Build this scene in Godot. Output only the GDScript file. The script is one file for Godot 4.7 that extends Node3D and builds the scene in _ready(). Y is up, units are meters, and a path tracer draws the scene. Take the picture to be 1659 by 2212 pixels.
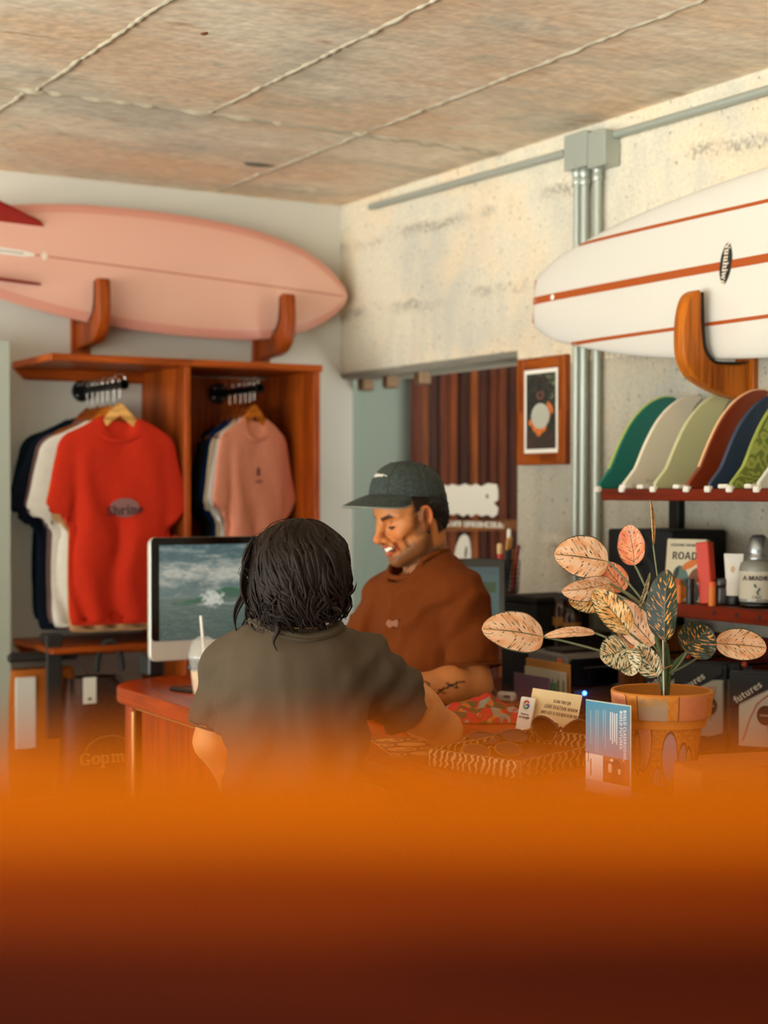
extends Node3D

const EYE := Vector3(-3.0, 1.6, 5.43)
var EYE_TURN := Basis(Vector3.UP, deg_to_rad(-30.5)) * Basis(Vector3.RIGHT, deg_to_rad(-0.775))
var M := {}
var T := {}
var names := {}
var rng := RandomNumberGenerator.new()


func _ready() -> void:
	rng.seed = 7
	var cam := Camera3D.new()
	cam.name = "camera"
	var att := CameraAttributesPhysical.new()
	att.frustum_focal_length = 36.89
	att.frustum_focus_distance = 3.05
	att.frustum_near = 0.02
	att.frustum_far = 60.0
	att.exposure_aperture = 2.1
	cam.attributes = att
	add_child(cam)
	cam.transform = Transform3D(EYE_TURN, EYE)
	cam.fov = rad_to_deg(2.0 * atan(1106.0 / 3400.0))
	cam.near = 0.02
	cam.current = true
	var sky := ProceduralSkyMaterial.new()
	sky.sky_top_color = Color(0.82, 0.92, 1.0)
	sky.sky_horizon_color = Color(0.92, 0.97, 1.0)
	sky.ground_horizon_color = Color(0.92, 0.94, 0.92)
	sky.ground_bottom_color = Color(0.92, 0.94, 0.92)
	sky.sky_energy_multiplier = 0.7
	sky.ground_energy_multiplier = 2.1
	var env := Environment.new()
	env.background_mode = Environment.BG_SKY
	env.sky = Sky.new()
	env.sky.sky_material = sky
	env.background_energy_multiplier = 3.0
	env.tonemap_mode = Environment.TONE_MAPPER_LINEAR
	env.tonemap_exposure = 0.86
	env.sdfgi_enabled = true
	env.ssao_enabled = true
	env.ssil_enabled = true
	var we := WorldEnvironment.new()
	we.name = "daylight"
	we.environment = env
	add_child(we)

	textures()
	shell()
	spot_lamp()
	back_wall_things()
	right_wall_things()
	opening_things()
	counter_things()
	back_counter_things()
	foreground_board()
	potted_plant()
	man()
	woman()


# ---------------------------------------------------------------- helpers: a mesh builder
class MB:
	var v := PackedVector3Array()
	var n := PackedVector3Array()
	var t := PackedVector2Array()
	var c := PackedColorArray()
	var i := PackedInt32Array()
	var tint := Color.WHITE

	func put(p: Vector3, nn: Vector3, uv := Vector2.ZERO) -> void:
		v.append(p)
		n.append(nn)
		t.append(uv)
		c.append(tint)

	func tri(a: Vector3, b: Vector3, d: Vector3) -> void:
		var k := v.size()
		var nn := (b - a).cross(d - a).normalized()
		put(a, nn)
		put(b, nn, Vector2(1, 0))
		put(d, nn, Vector2(1, 1))
		i.append_array([k, k + 1, k + 2])

	func quad(a: Vector3, b: Vector3, d: Vector3, e: Vector3, r := Rect2(0, 0, 1, 1)) -> void:   # counter-clockwise seen from its front
		var k := v.size()
		var nn := (d - a).cross(e - b).normalized()
		put(a, nn, Vector2(r.position.x, r.end.y))
		put(b, nn, r.end)
		put(d, nn, Vector2(r.end.x, r.position.y))
		put(e, nn, r.position)
		i.append_array([k, k + 1, k + 2, k, k + 2, k + 3])

	func box(at: Vector3, size: Vector3, bev := 0.0, bs := Basis()) -> MB:
		var h := size / 2.0
		if bev <= 0.0:
			for ax in 3:
				for s in [-1.0, 1.0]:
					var q := []
					for w in [[-1, -1], [1, -1], [1, 1], [-1, 1]]:
						var p := Vector3.ZERO
						p[ax] = s * h[ax]
						p[(ax + 1) % 3] = w[0] * h[(ax + 1) % 3] * s
						p[(ax + 2) % 3] = w[1] * h[(ax + 2) % 3]
						q.append(at + bs * p)
					quad(q[0], q[1], q[2], q[3])
			return self
		bev = minf(bev, 0.49 * minf(size.x, minf(size.y, size.z)))
		var g := func(sx, sy, sz, ax) -> Vector3:
			var p := Vector3(sx * (h.x - bev), sy * (h.y - bev), sz * (h.z - bev))
			p[ax] += [sx, sy, sz][ax] * bev
			return at + bs * p
		for ax in 3:
			var a1 := (ax + 1) % 3
			var a2 := (ax + 2) % 3
			for s in [-1, 1]:
				var q := []
				for w in [[-s, -1], [s, -1], [s, 1], [-s, 1]]:
					var sg := [0, 0, 0]
					sg[ax] = s
					sg[a1] = w[0]
					sg[a2] = w[1]
					q.append(g.call(sg[0], sg[1], sg[2], ax))
				quad(q[0], q[1], q[2], q[3])
			for s1 in [-1, 1]:
				for s2 in [-1, 1]:
					var sa := [0, 0, 0]
					sa[a1] = s1
					sa[a2] = s2
					sa[ax] = -1
					var p0: Vector3 = g.call(sa[0], sa[1], sa[2], a1)
					var p1: Vector3 = g.call(sa[0], sa[1], sa[2], a2)
					sa[ax] = 1
					var p2: Vector3 = g.call(sa[0], sa[1], sa[2], a2)
					var p3: Vector3 = g.call(sa[0], sa[1], sa[2], a1)
					if s1 * s2 > 0:
						quad(p3, p0, p1, p2)
					else:
						quad(p0, p3, p2, p1)
		for sx in [-1, 1]:
			for sy in [-1, 1]:
				for sz in [-1, 1]:
					var a: Vector3 = g.call(sx, sy, sz, 0)
					var b: Vector3 = g.call(sx, sy, sz, 1)
					var d: Vector3 = g.call(sx, sy, sz, 2)
					if sx * sy * sz > 0:
						tri(a, b, d)
					else:
						tri(a, d, b)
		return self

	func grid(nu: int, nv: int, f: Callable, wrap := false, flip := false) -> MB:   # smooth; f(u, v) for u, v in 0..1
		var k := v.size()
		for b in nv + 1:
			for a in nu + 1:
				put(f.call(float(a) / nu, float(b) / nv), Vector3.ZERO, Vector2(float(a) / nu, 1.0 - float(b) / nv))
		for b in nv:
			for a in nu:
				var p := k + b * (nu + 1) + a
				if flip:
					i.append_array([p, p + nu + 2, p + 1, p, p + nu + 1, p + nu + 2])
				else:
					i.append_array([p, p + 1, p + nu + 2, p, p + nu + 2, p + nu + 1])
		smooth(k, i.size() - nu * nv * 6)
		if wrap:
			for b in nv + 1:
				var p := k + b * (nu + 1)
				var s := (n[p] + n[p + nu]).normalized()
				n[p] = s
				n[p + nu] = s
		return self

	func smooth(from: int, tri_from: int) -> void:
		for q in range(tri_from, i.size(), 3):
			var a := i[q]
			var b := i[q + 1]
			var d := i[q + 2]
			var nn := (v[b] - v[a]).cross(v[d] - v[a])
			n[a] += nn
			n[b] += nn
			n[d] += nn
		for q in range(from, v.size()):
			n[q] = n[q].normalized() if n[q].length_squared() > 0.0 else Vector3.UP

	func tube(pts: Array, r, sides := 8, caps := true, flat := 1.0) -> MB:
		var m := pts.size()
		var rad := func(k: int) -> float: return r[k] if r is Array or r is PackedFloat32Array else r
		var fr := []
		var up := Vector3.UP
		var d0: Vector3 = (pts[1] - pts[0]).normalized()
		if absf(d0.dot(up)) > 0.9:
			up = Vector3.RIGHT
		var side := d0.cross(up).normalized()
		for k in m:
			var d: Vector3 = (pts[mini(k + 1, m - 1)] - pts[maxi(k - 1, 0)]).normalized()
			side = (side - d * side.dot(d)).normalized()
			fr.append([side, d.cross(side)])
		var f := func(u: float, w: float) -> Vector3:
			var k := int(round(w * (m - 1)))
			var a := u * TAU
			return pts[k] + (fr[k][0] * cos(a) + fr[k][1] * sin(a) * flat) * rad.call(k)
		grid(sides, m - 1, f, true)
		if caps:
			for e in [0, m - 1]:
				var k := v.size()
				var d: Vector3 = (pts[0] - pts[1]).normalized() if e == 0 else (pts[m - 1] - pts[m - 2]).normalized()
				put(pts[e], d)
				for s in sides:
					var a := TAU * s / sides
					put(pts[e] + (fr[e][0] * cos(a) + fr[e][1] * sin(a) * flat) * rad.call(e), d)
				for s in sides:
					var p := k + 1 + s
					var q := k + 1 + (s + 1) % sides
					i.append_array([k, q, p] if e == 0 else [k, p, q])
		return self

	func lathe(prof: Array, segs := 24, xf := Transform3D()) -> MB:   # (radius, height) points; sharp where a point is given twice
		var run := [prof[0]]
		for k in range(1, prof.size() + 1):
			if k == prof.size() or prof[k].is_equal_approx(prof[k - 1]):
				if run.size() > 1:
					var rr := run.duplicate()
					var f := func(u: float, w: float) -> Vector3:
						var p: Vector2 = rr[int(round(w * (rr.size() - 1)))]
						return xf * Vector3(cos(u * TAU) * p.x, p.y, -sin(u * TAU) * p.x)
					grid(segs, rr.size() - 1, f, true)
				run = []
			if k < prof.size():
				run.append(prof[k])
		return self

	func prism(poly: PackedVector2Array, depth: float, bev := 0.0, xf := Transform3D(), soft := true) -> MB:   # outline in x, y; from z = -depth/2 to depth/2
		if Geometry2D.is_polygon_clockwise(poly):
			poly = poly.duplicate()
			poly.reverse()
		var m := poly.size()
		var nrm := PackedVector2Array()
		for k in m:
			var e1 := (poly[k] - poly[(k + m - 1) % m]).normalized()
			var e2 := (poly[(k + 1) % m] - poly[k]).normalized()
			var a := Vector2(e1.y, -e1.x)
			var b := Vector2(e2.y, -e2.x)
			var s := a + b
			nrm.append(s.normalized() / maxf(0.4, s.length() / 2.0))
		var rings := []
		var steps := [[0.0, -depth / 2.0], [0.0, depth / 2.0]] if bev <= 0.0 else [[bev, -depth / 2.0], [bev * 0.3, -depth / 2.0 + bev * 0.3], [0.0, -depth / 2.0 + bev], [0.0, depth / 2.0 - bev], [bev * 0.3, depth / 2.0 - bev * 0.3], [bev, depth / 2.0]]
		for s in steps:
			var ring := []
			for k in m:
				var q: Vector2 = poly[k] - nrm[k] * s[0]
				ring.append(xf * Vector3(q.x, q.y, s[1]))
			rings.append(ring)
		if soft:
			grid(m, rings.size() - 1, func(u: float, w: float) -> Vector3: return rings[int(round(w * (rings.size() - 1)))][int(round(u * m)) % m], true)
		else:
			for b in rings.size() - 1:
				for k in m:
					quad(rings[b][k], rings[b][(k + 1) % m], rings[b + 1][(k + 1) % m], rings[b + 1][k])
		var lo := poly[0]
		var hi := poly[0]
		for p in poly:
			lo = lo.min(p)
			hi = hi.max(p)
		var ids := Geometry2D.triangulate_polygon(poly)
		for e in [0, rings.size() - 1]:
			var k := v.size()
			var nn := (xf.basis * Vector3(0, 0, -1.0 if e == 0 else 1.0)).normalized()
			for q in m:
				put(rings[e][q], nn, Vector2((poly[q].x - lo.x) / maxf(hi.x - lo.x, 1e-6), 1.0 - (poly[q].y - lo.y) / maxf(hi.y - lo.y, 1e-6)))
			for q in range(0, ids.size(), 3):
				var w := [ids[q], ids[q + 1], ids[q + 2]]
				if (poly[w[1]] - poly[w[0]]).cross(poly[w[2]] - poly[w[0]]) < 0.0:
					w = [w[0], w[2], w[1]]
				if e == 0:
					i.append_array([k + w[0], k + w[2], k + w[1]])
				else:
					i.append_array([k + w[0], k + w[1], k + w[2]])
		return self

	func ball(at: Vector3, r: Vector3, bs := Basis(), nu := 16, nv := 10) -> MB:
		return grid(nu, nv, func(u: float, w: float) -> Vector3:
			var a := u * TAU
			var b := (w - 0.5) * PI
			return at + bs * Vector3(cos(a) * cos(b) * r.x, sin(b) * r.y, -sin(a) * cos(b) * r.z), true)

	func mesh(m: Material) -> ArrayMesh:
		var arr := []
		arr.resize(Mesh.ARRAY_MAX)
		var cw := PackedInt32Array()
		cw.resize(i.size())
		for q in range(0, i.size(), 3):
			cw[q] = i[q]
			cw[q + 1] = i[q + 2]
			cw[q + 2] = i[q + 1]
		arr[Mesh.ARRAY_VERTEX] = v
		arr[Mesh.ARRAY_NORMAL] = n
		arr[Mesh.ARRAY_TEX_UV] = t
		arr[Mesh.ARRAY_COLOR] = c
		arr[Mesh.ARRAY_INDEX] = cw
		var o := ArrayMesh.new()
		o.add_surface_from_arrays(Mesh.PRIMITIVE_TRIANGLES, arr)
		o.surface_set_material(0, m)
		return o


# ---------------------------------------------------------------- helpers: a distance field and its skin (surface nets)
class Field:
	var prims := []        # [kind, a, b, ra, rb, k, op, inverse basis]
	var disp = null
	var slack0 := 0.012

	func cap(a: Vector3, b: Vector3, ra: float, rb: float, k := 0.02, op := 0) -> Field:
		prims.append([0, a, b, ra, rb, k, op, Basis()])
		return self

	func egg(at: Vector3, r: Vector3, k := 0.02, op := 0, bs := Basis()) -> Field:
		prims.append([1, at, r, minf(r.x, minf(r.y, r.z)), 0.0, k, op, bs.inverse()])
		return self

	func cyl(a: Vector3, b: Vector3, r: float, k := 0.004, op := 1) -> Field:
		prims.append([2, a, b, r, r, k, op, Basis()])
		return self

	static func one(q: Array, p: Vector3) -> float:
		var a: Vector3 = q[1]
		var b: Vector3 = q[2]
		if q[0] == 0:
			var ab := b - a
			var h := clampf((p - a).dot(ab) / maxf(ab.length_squared(), 1e-9), 0.0, 1.0)
			return (p - a - ab * h).length() - lerpf(q[3], q[4], h)
		if q[0] == 1:
			var l: Vector3 = q[7] * (p - a)
			var k0 := (l / b).length()
			var k1 := (l / (b * b)).length()
			return k0 * (k0 - 1.0) / maxf(k1, 1e-6) if k0 > 0.05 else -float(q[3])
		var ax := b - a
		var len := ax.length()
		ax /= len
		var y := (p - a).dot(ax)
		var rr := (p - a - ax * y).length() - float(q[3])
		var yy := absf(y - len / 2.0) - len / 2.0
		return minf(maxf(rr, yy), 0.0) + Vector2(maxf(rr, 0.0), maxf(yy, 0.0)).length()

	static func ev(list: Array, p: Vector3) -> float:
		var d := 1.0
		for q in list:
			var e := one(q, p)
			var k: float = q[5]
			if q[6] == 0:
				var h := maxf(k - absf(d - e), 0.0) / k
				d = minf(d, e) - h * h * k * 0.25
			else:
				var h := maxf(k - absf(d + e), 0.0) / k
				d = maxf(d, -e) + h * h * k * 0.25
		return d

	func skin(lo: Vector3, hi: Vector3, cell: float, mb: MB, paint = null, xf := Transform3D()) -> MB:
		var nx := int(ceil((hi.x - lo.x) / cell)) + 1
		var ny := int(ceil((hi.y - lo.y) / cell)) + 1
		var nz := int(ceil((hi.z - lo.z) / cell)) + 1
		var val := PackedFloat32Array()
		val.resize(nx * ny * nz)
		val.fill(1.0)
		var B := 5
		var hd := cell * B * 0.87
		var slack := slack0 if disp != null else 0.0
		for bz in range(0, nz, B):
			for by in range(0, ny, B):
				for bx in range(0, nx, B):
					var ctr := lo + Vector3(bx + B * 0.5 - 0.5, by + B * 0.5 - 0.5, bz + B * 0.5 - 0.5) * cell
					var best := 1e9
					var ds := []
					for q in prims:
						var e := one(q, ctr)
						ds.append(e)
						if q[6] == 0:
							best = minf(best, e)
					if best > hd + 0.05 + slack:
						continue
					var keep := []
					for s in prims.size():
						var q: Array = prims[s]
						if q[6] == 0 and ds[s] < best + 2.2 * hd + q[5]:
							keep.append(q)
						elif q[6] == 1 and ds[s] < hd + q[5] + 0.01:
							keep.append(q)
					var d0 := ev(keep, ctr)
					var far := absf(d0) > hd * 1.6 + 0.03 + slack
					for z in range(bz, mini(bz + B, nz)):
						for y in range(by, mini(by + B, ny)):
							for x in range(bx, mini(bx + B, nx)):
								if far:
									val[x + nx * (y + ny * z)] = d0
								else:
									var p := lo + Vector3(x, y, z) * cell
									var d := ev(keep, p)
									if slack > 0.0 and absf(d) < 0.018 + slack:
										d += disp.call(p)
									val[x + nx * (y + ny * z)] = d
		var id := PackedInt32Array()
		id.resize(nx * ny * nz)
		id.fill(-1)
		var first := mb.v.size()
		var tri0 := mb.i.size()
		var sxy := nx * ny
		var off := [0, 1, nx, nx + 1, sxy, sxy + 1, sxy + nx, sxy + nx + 1]
		var ed := [[0, 1], [2, 3], [4, 5], [6, 7], [0, 2], [1, 3], [4, 6], [5, 7], [0, 4], [1, 5], [2, 6], [3, 7]]
		for z in nz - 1:
			for y in ny - 1:
				for x in nx - 1:
					var k := x + nx * (y + ny * z)
					var neg := 0
					for o in off:
						if val[k + o] < 0.0:
							neg += 1
					if neg == 0 or neg == 8:
						continue
					var sum := Vector3.ZERO
					var cnt := 0
					for e in ed:
						var a := val[k + off[e[0]]]
						var b := val[k + off[e[1]]]
						if (a < 0.0) != (b < 0.0):
							var h := a / (a - b)
							var pa := Vector3(e[0] & 1, (e[0] >> 1) & 1, e[0] >> 2)
							var pb := Vector3(e[1] & 1, (e[1] >> 1) & 1, e[1] >> 2)
							sum += pa.lerp(pb, h)
							cnt += 1
					var p := lo + (Vector3(x, y, z) + sum / cnt) * cell
					id[k] = mb.v.size()
					if paint != null:
						mb.tint = paint.call(p)
					mb.put(xf * p, Vector3.ZERO, Vector2(p.x, p.y))
		mb.tint = Color.WHITE
		for z in range(1, nz - 1):
			for y in range(1, ny - 1):
				for x in range(1, nx - 1):
					var k := x + nx * (y + ny * z)
					var s := val[k] < 0.0
					for ax in 3:
						var st: int = [1, nx, sxy][ax]
						if s == (val[k + st] < 0.0):
							continue
						var u: int = [nx, sxy, 1][ax]
						var w: int = [sxy, 1, nx][ax]
						var q := [id[k], id[k - u], id[k - u - w], id[k - w]]
						if q.min() < 0:
							continue
						if not s:
							mb.i.append_array([q[0], q[3], q[2], q[0], q[2], q[1]])
						else:
							mb.i.append_array([q[0], q[1], q[2], q[0], q[2], q[3]])
		mb.smooth(first, tri0)
		return mb


# ---------------------------------------------------------------- helpers: naming, placing, materials
func used_name(called: String) -> String:
	var k: int = names.get(called, 0)
	names[called] = k + 1
	return called if k == 0 else "%s_%03d" % [called, k]


func tag(o: Node3D, label: String, category: String, group := "", kind := "") -> Node3D:
	o.set_meta("label", label)
	o.set_meta("category", category)
	if group:
		o.set_meta("group", group)
	if kind:
		o.set_meta("kind", kind)
	return o


func thing(called: String, label: String, category: String, at := Vector3.ZERO, turn := 0.0, group := "") -> Node3D:
	var o := Node3D.new()
	o.name = used_name(called)
	add_child(o)
	o.position = at
	o.rotation.y = turn
	return tag(o, label, category, group)


func part(called: String, mb: MB, m: Material, parent: Node3D, label := "") -> MeshInstance3D:
	var o := MeshInstance3D.new()
	o.name = called
	o.mesh = mb.mesh(m)
	parent.add_child(o, true)
	if label:
		o.set_meta("label", label)
	return o


func solo(called: String, mb: MB, m: Material, label: String, category: String, group := "") -> MeshInstance3D:
	var o := MeshInstance3D.new()
	o.name = used_name(called)
	o.mesh = mb.mesh(m)
	add_child(o)
	tag(o, label, category, group)
	return o


func struct(called: String, mb: MB, m: Material, label := "") -> MeshInstance3D:
	var o := MeshInstance3D.new()
	o.name = used_name(called)
	o.mesh = mb.mesh(m)
	add_child(o)
	o.set_meta("kind", "structure")
	if label:
		o.set_meta("label", label)
		o.set_meta("category", called.get_slice("_", 0))
	return o


func copy(o: Node3D, label: String, at: Vector3, turn := 0.0, base := "") -> Node3D:
	var d: Node3D = o.duplicate()
	d.name = used_name(base if base else String(o.name).get_slice("_0", 0))
	add_child(d)
	d.position = at
	d.rotation.y = turn
	d.set_meta("label", label)
	return d


func lettering(text: String, high: float, m: Material, parent: Node3D, xf: Transform3D, bold := false, family := "Droid Sans", called := "lettering") -> MeshInstance3D:
	var f := SystemFont.new()
	f.font_names = PackedStringArray([family])
	f.font_weight = 700 if bold else 400
	var tm := TextMesh.new()
	tm.text = text
	tm.font = f
	tm.font_size = 32
	tm.pixel_size = high / 24.0
	tm.depth = 0.0006
	tm.curve_step = 2.0
	tm.material = m
	var o := MeshInstance3D.new()
	o.name = called
	o.mesh = tm
	parent.add_child(o, true)
	o.transform = xf
	return o


func mat(key: String, col: Color, rough := 0.6, metal := 0.0) -> StandardMaterial3D:
	if M.has(key):
		return M[key]
	var m := StandardMaterial3D.new()
	m.resource_name = key
	m.albedo_color = col
	m.roughness = rough
	m.metallic = metal
	M[key] = m
	return m


func c8(r: int, g: int, b: int) -> Color:
	return Color8(r, g, b)


func wood(key: String, col: Color, along: int, rough := 0.4, fine := 1.0) -> StandardMaterial3D:
	var k := key + str(along)
	if M.has(k):
		return M[k]
	var m := mat(k, col, rough)
	m.albedo_texture = T.wood
	m.uv1_triplanar = true
	var s := Vector3(5, 5, 5) * fine
	s[along] = 0.35 * fine
	m.uv1_scale = s
	m.metallic_specular = 0.3
	return m


func cloth(key: String, col: Color) -> StandardMaterial3D:
	if M.has(key):
		return M[key]
	var m := mat(key, col, 0.9)
	m.albedo_texture = T.cloth
	m.uv1_triplanar = true
	m.uv1_scale = Vector3(4, 4, 4)
	m.metallic_specular = 0.25
	m.rim_enabled = true
	m.rim = 0.2
	m.rim_tint = 0.8
	return m


func noise(sd: int, freq: float, oct := 4, kind := FastNoiseLite.TYPE_SIMPLEX_SMOOTH) -> FastNoiseLite:
	var z := FastNoiseLite.new()
	z.seed = sd
	z.frequency = freq
	z.noise_type = kind
	z.fractal_octaves = oct
	return z


func paint(w: int, h: int, f: Callable) -> ImageTexture:
	var im := Image.create_empty(w, h, false, Image.FORMAT_RGB8)
	for y in h:
		for x in w:
			im.set_pixel(x, y, f.call(x, y))
	return ImageTexture.create_from_image(im)


# a pixel of the photograph to a place in the room: on a plane across x, y or z, or at a depth from the lens
func ray(x: float, y: float) -> Vector3:
	return EYE_TURN * Vector3((x - 829.5) / 3400.0, (1106.0 - y) / 3400.0, -1.0)

func onx(x: float, y: float, at: float) -> Vector3:
	var r := ray(x, y)
	return EYE + r * ((at - EYE.x) / r.x)

func ony(x: float, y: float, at: float) -> Vector3:
	var r := ray(x, y)
	return EYE + r * ((at - EYE.y) / r.y)

func onz(x: float, y: float, at: float) -> Vector3:
	var r := ray(x, y)
	return EYE + r * ((at - EYE.z) / r.z)

func deep(x: float, y: float, d: float) -> Vector3:
	return EYE + ray(x, y) * d


# ---------------------------------------------------------------- textures
func textures() -> void:
	var a := noise(3, 0.035, 5)
	var b := noise(4, 0.006, 3)
	var g := Gradient.new()
	g.offsets = PackedFloat32Array([0.0, 0.45, 0.7, 1.0])
	g.colors = PackedColorArray([Color(0.62, 0.55, 0.5), Color(0.86, 0.84, 0.82), Color(1, 1, 1), Color(1, 0.97, 0.93)])
	T.wood = paint(256, 256, func(x, y): return g.sample(clampf(0.5 + 0.45 * a.get_noise_2d(x, y) + 0.4 * b.get_noise_2d(x, y + 900), 0, 1)))
	var w := noise(5, 0.02, 5)
	T.cloth = paint(256, 256, func(x, y):
		var k := 0.95 + 0.035 * w.get_noise_2d(x, y) + (0.035 if (x + y) % 2 == 0 else -0.035)
		return Color(k, k, k))
	# concrete of the ceiling: 6 m by 6 m
	var n1 := noise(11, 0.004, 4)
	var n2 := noise(12, 0.02, 5)
	var n3 := noise(13, 0.09, 3)
	var warm := Color8(208, 178, 146)
	var pale := Color8(214, 198, 174)
	var grey := Color8(184, 174, 156)
	var green := Color8(156, 162, 142)
	T.ceiling = paint(1024, 1024, func(x, y):
		var p := n1.get_noise_2d(x * 0.6, y * 1.3)
		var q := n2.get_noise_2d(x * 0.35, y * 1.6)
		var r := n3.get_noise_2d(x * 0.5, y * 1.2)
		var k := pale.lerp(warm, clampf(0.5 + p * 1.3 + q * 0.55, 0, 1))
		k = k.lerp(grey, clampf(n1.get_noise_2d(x + 4000, y * 1.4) * 1.5 + q * 0.5, 0, 0.75))
		k = k.lerp(green, clampf(n2.get_noise_2d(x * 0.9 + 700, y * 0.9) * 1.6 - 0.65, 0, 0.6))
		k = k.lerp(Color8(226, 212, 188), clampf(n2.get_noise_2d(x * 0.7, y + 3000) * 2.0 - 0.7, 0, 0.6))
		k = k.lerp(Color8(160, 112, 74), clampf(n2.get_noise_2d(x * 0.5 + 2000, y * 1.8) * 2.2 - 1.0, 0, 0.5))
		return k * (1.12 + r * 0.1))
	T.rough = paint(512, 512, func(x, y):
		var k := 0.5 + 0.35 * n2.get_noise_2d(x * 1.2, y * 1.2) + 0.2 * n3.get_noise_2d(x * 2.0, y * 2.0)
		return Color(k, k, k))
	# cast concrete of the right-hand wall: 3.2 m along, 2.8 m high; pour lines, bug holes, streaks
	var base := Color8(212, 200, 176)
	var cool := Color8(190, 184, 168)
	var tan := Color8(230, 200, 162)
	var pour := [0.42, 0.95, 1.42, 2.02, 2.28, 2.55]
	T.wall = paint(1280, 1120, func(x, y):
		var mx: float = x / 400.0
		var my: float = 2.8 - y / 400.0
		var p := n1.get_noise_2d(x * 0.8, y * 0.8)
		var q := n2.get_noise_2d(x * 1.6, y * 0.35)
		var k := base.lerp(cool, clampf(0.25 + p * 1.4 + q * 0.5, 0, 0.95))
		k = k.lerp(tan, clampf(n1.get_noise_2d(x + 900, y + 300) * 1.5, 0, 0.5))
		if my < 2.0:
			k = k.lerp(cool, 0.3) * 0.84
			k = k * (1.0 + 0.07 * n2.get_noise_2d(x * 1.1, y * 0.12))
		for j in pour.size():
			var e: float = my - pour[j] - 0.03 * n2.get_noise_2d(x * 0.35 + j * 300, 40.0 * j)
			var s := clampf(n1.get_noise_2d(x * 1.6 + j * 777, 90.0 * j) * 2.2 + 0.35, 0, 1)
			if absf(e) < 0.05:
				var rag := n3.get_noise_2d(x * 1.3, y * 1.3)
				k = k.lerp(Color8(150, 142, 126), s * 0.95 * exp(-e * e / 0.0005) * clampf(0.6 + rag * 1.6, 0, 1))
				k = k.lerp(Color8(236, 218, 188), s * 0.35 * exp(-(e - 0.025) * (e - 0.025) / 0.0002))
		var hole := n3.get_noise_2d(x * 1.1 + 5000, y * 1.1)
		if hole > 0.56:
			k = k.lerp(Color8(95, 84, 68), clampf((hole - 0.56) * 8.0, 0, 0.8))
		return k * (1.0 + 0.06 * n3.get_noise_2d(x * 1.7, y * 1.7)))
	T.wall_relief = paint(640, 560, func(x, y):
		var my: float = 2.8 - y / 200.0
		var k := 0.6 + 0.16 * n2.get_noise_2d(x * 2.0, y * 2.0) + 0.1 * n3.get_noise_2d(x * 2.4, y * 2.4)
		for j in pour.size():
			var e: float = my - pour[j] - 0.03 * n2.get_noise_2d(x * 0.7 + j * 300, 40.0 * j)
			if absf(e) < 0.04:
				k -= 0.35 * exp(-e * e / 0.0002) * clampf(0.5 + n3.get_noise_2d(x * 2.6, y * 2.6) * 1.6, 0, 1)
		if n3.get_noise_2d(x * 2.2 + 5000, y * 2.2) > 0.56:
			k -= 0.4
		k = clampf(k, 0, 1)
		return Color(k, k, k))


# ---------------------------------------------------------------- the room
func panel_wall(mb: MB, axis: int, at: float, thick: float, a0: float, a1: float, y0: float, y1: float) -> void:   # a slab of wall across x (0) or z (2)
	if axis == 0:
		mb.box(Vector3(at + thick / 2.0, (y0 + y1) / 2.0, (a0 + a1) / 2.0), Vector3(absf(thick), y1 - y0, a1 - a0))
	else:
		mb.box(Vector3((a0 + a1) / 2.0, (y0 + y1) / 2.0, at + thick / 2.0), Vector3(a1 - a0, y1 - y0, absf(thick)))


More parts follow.
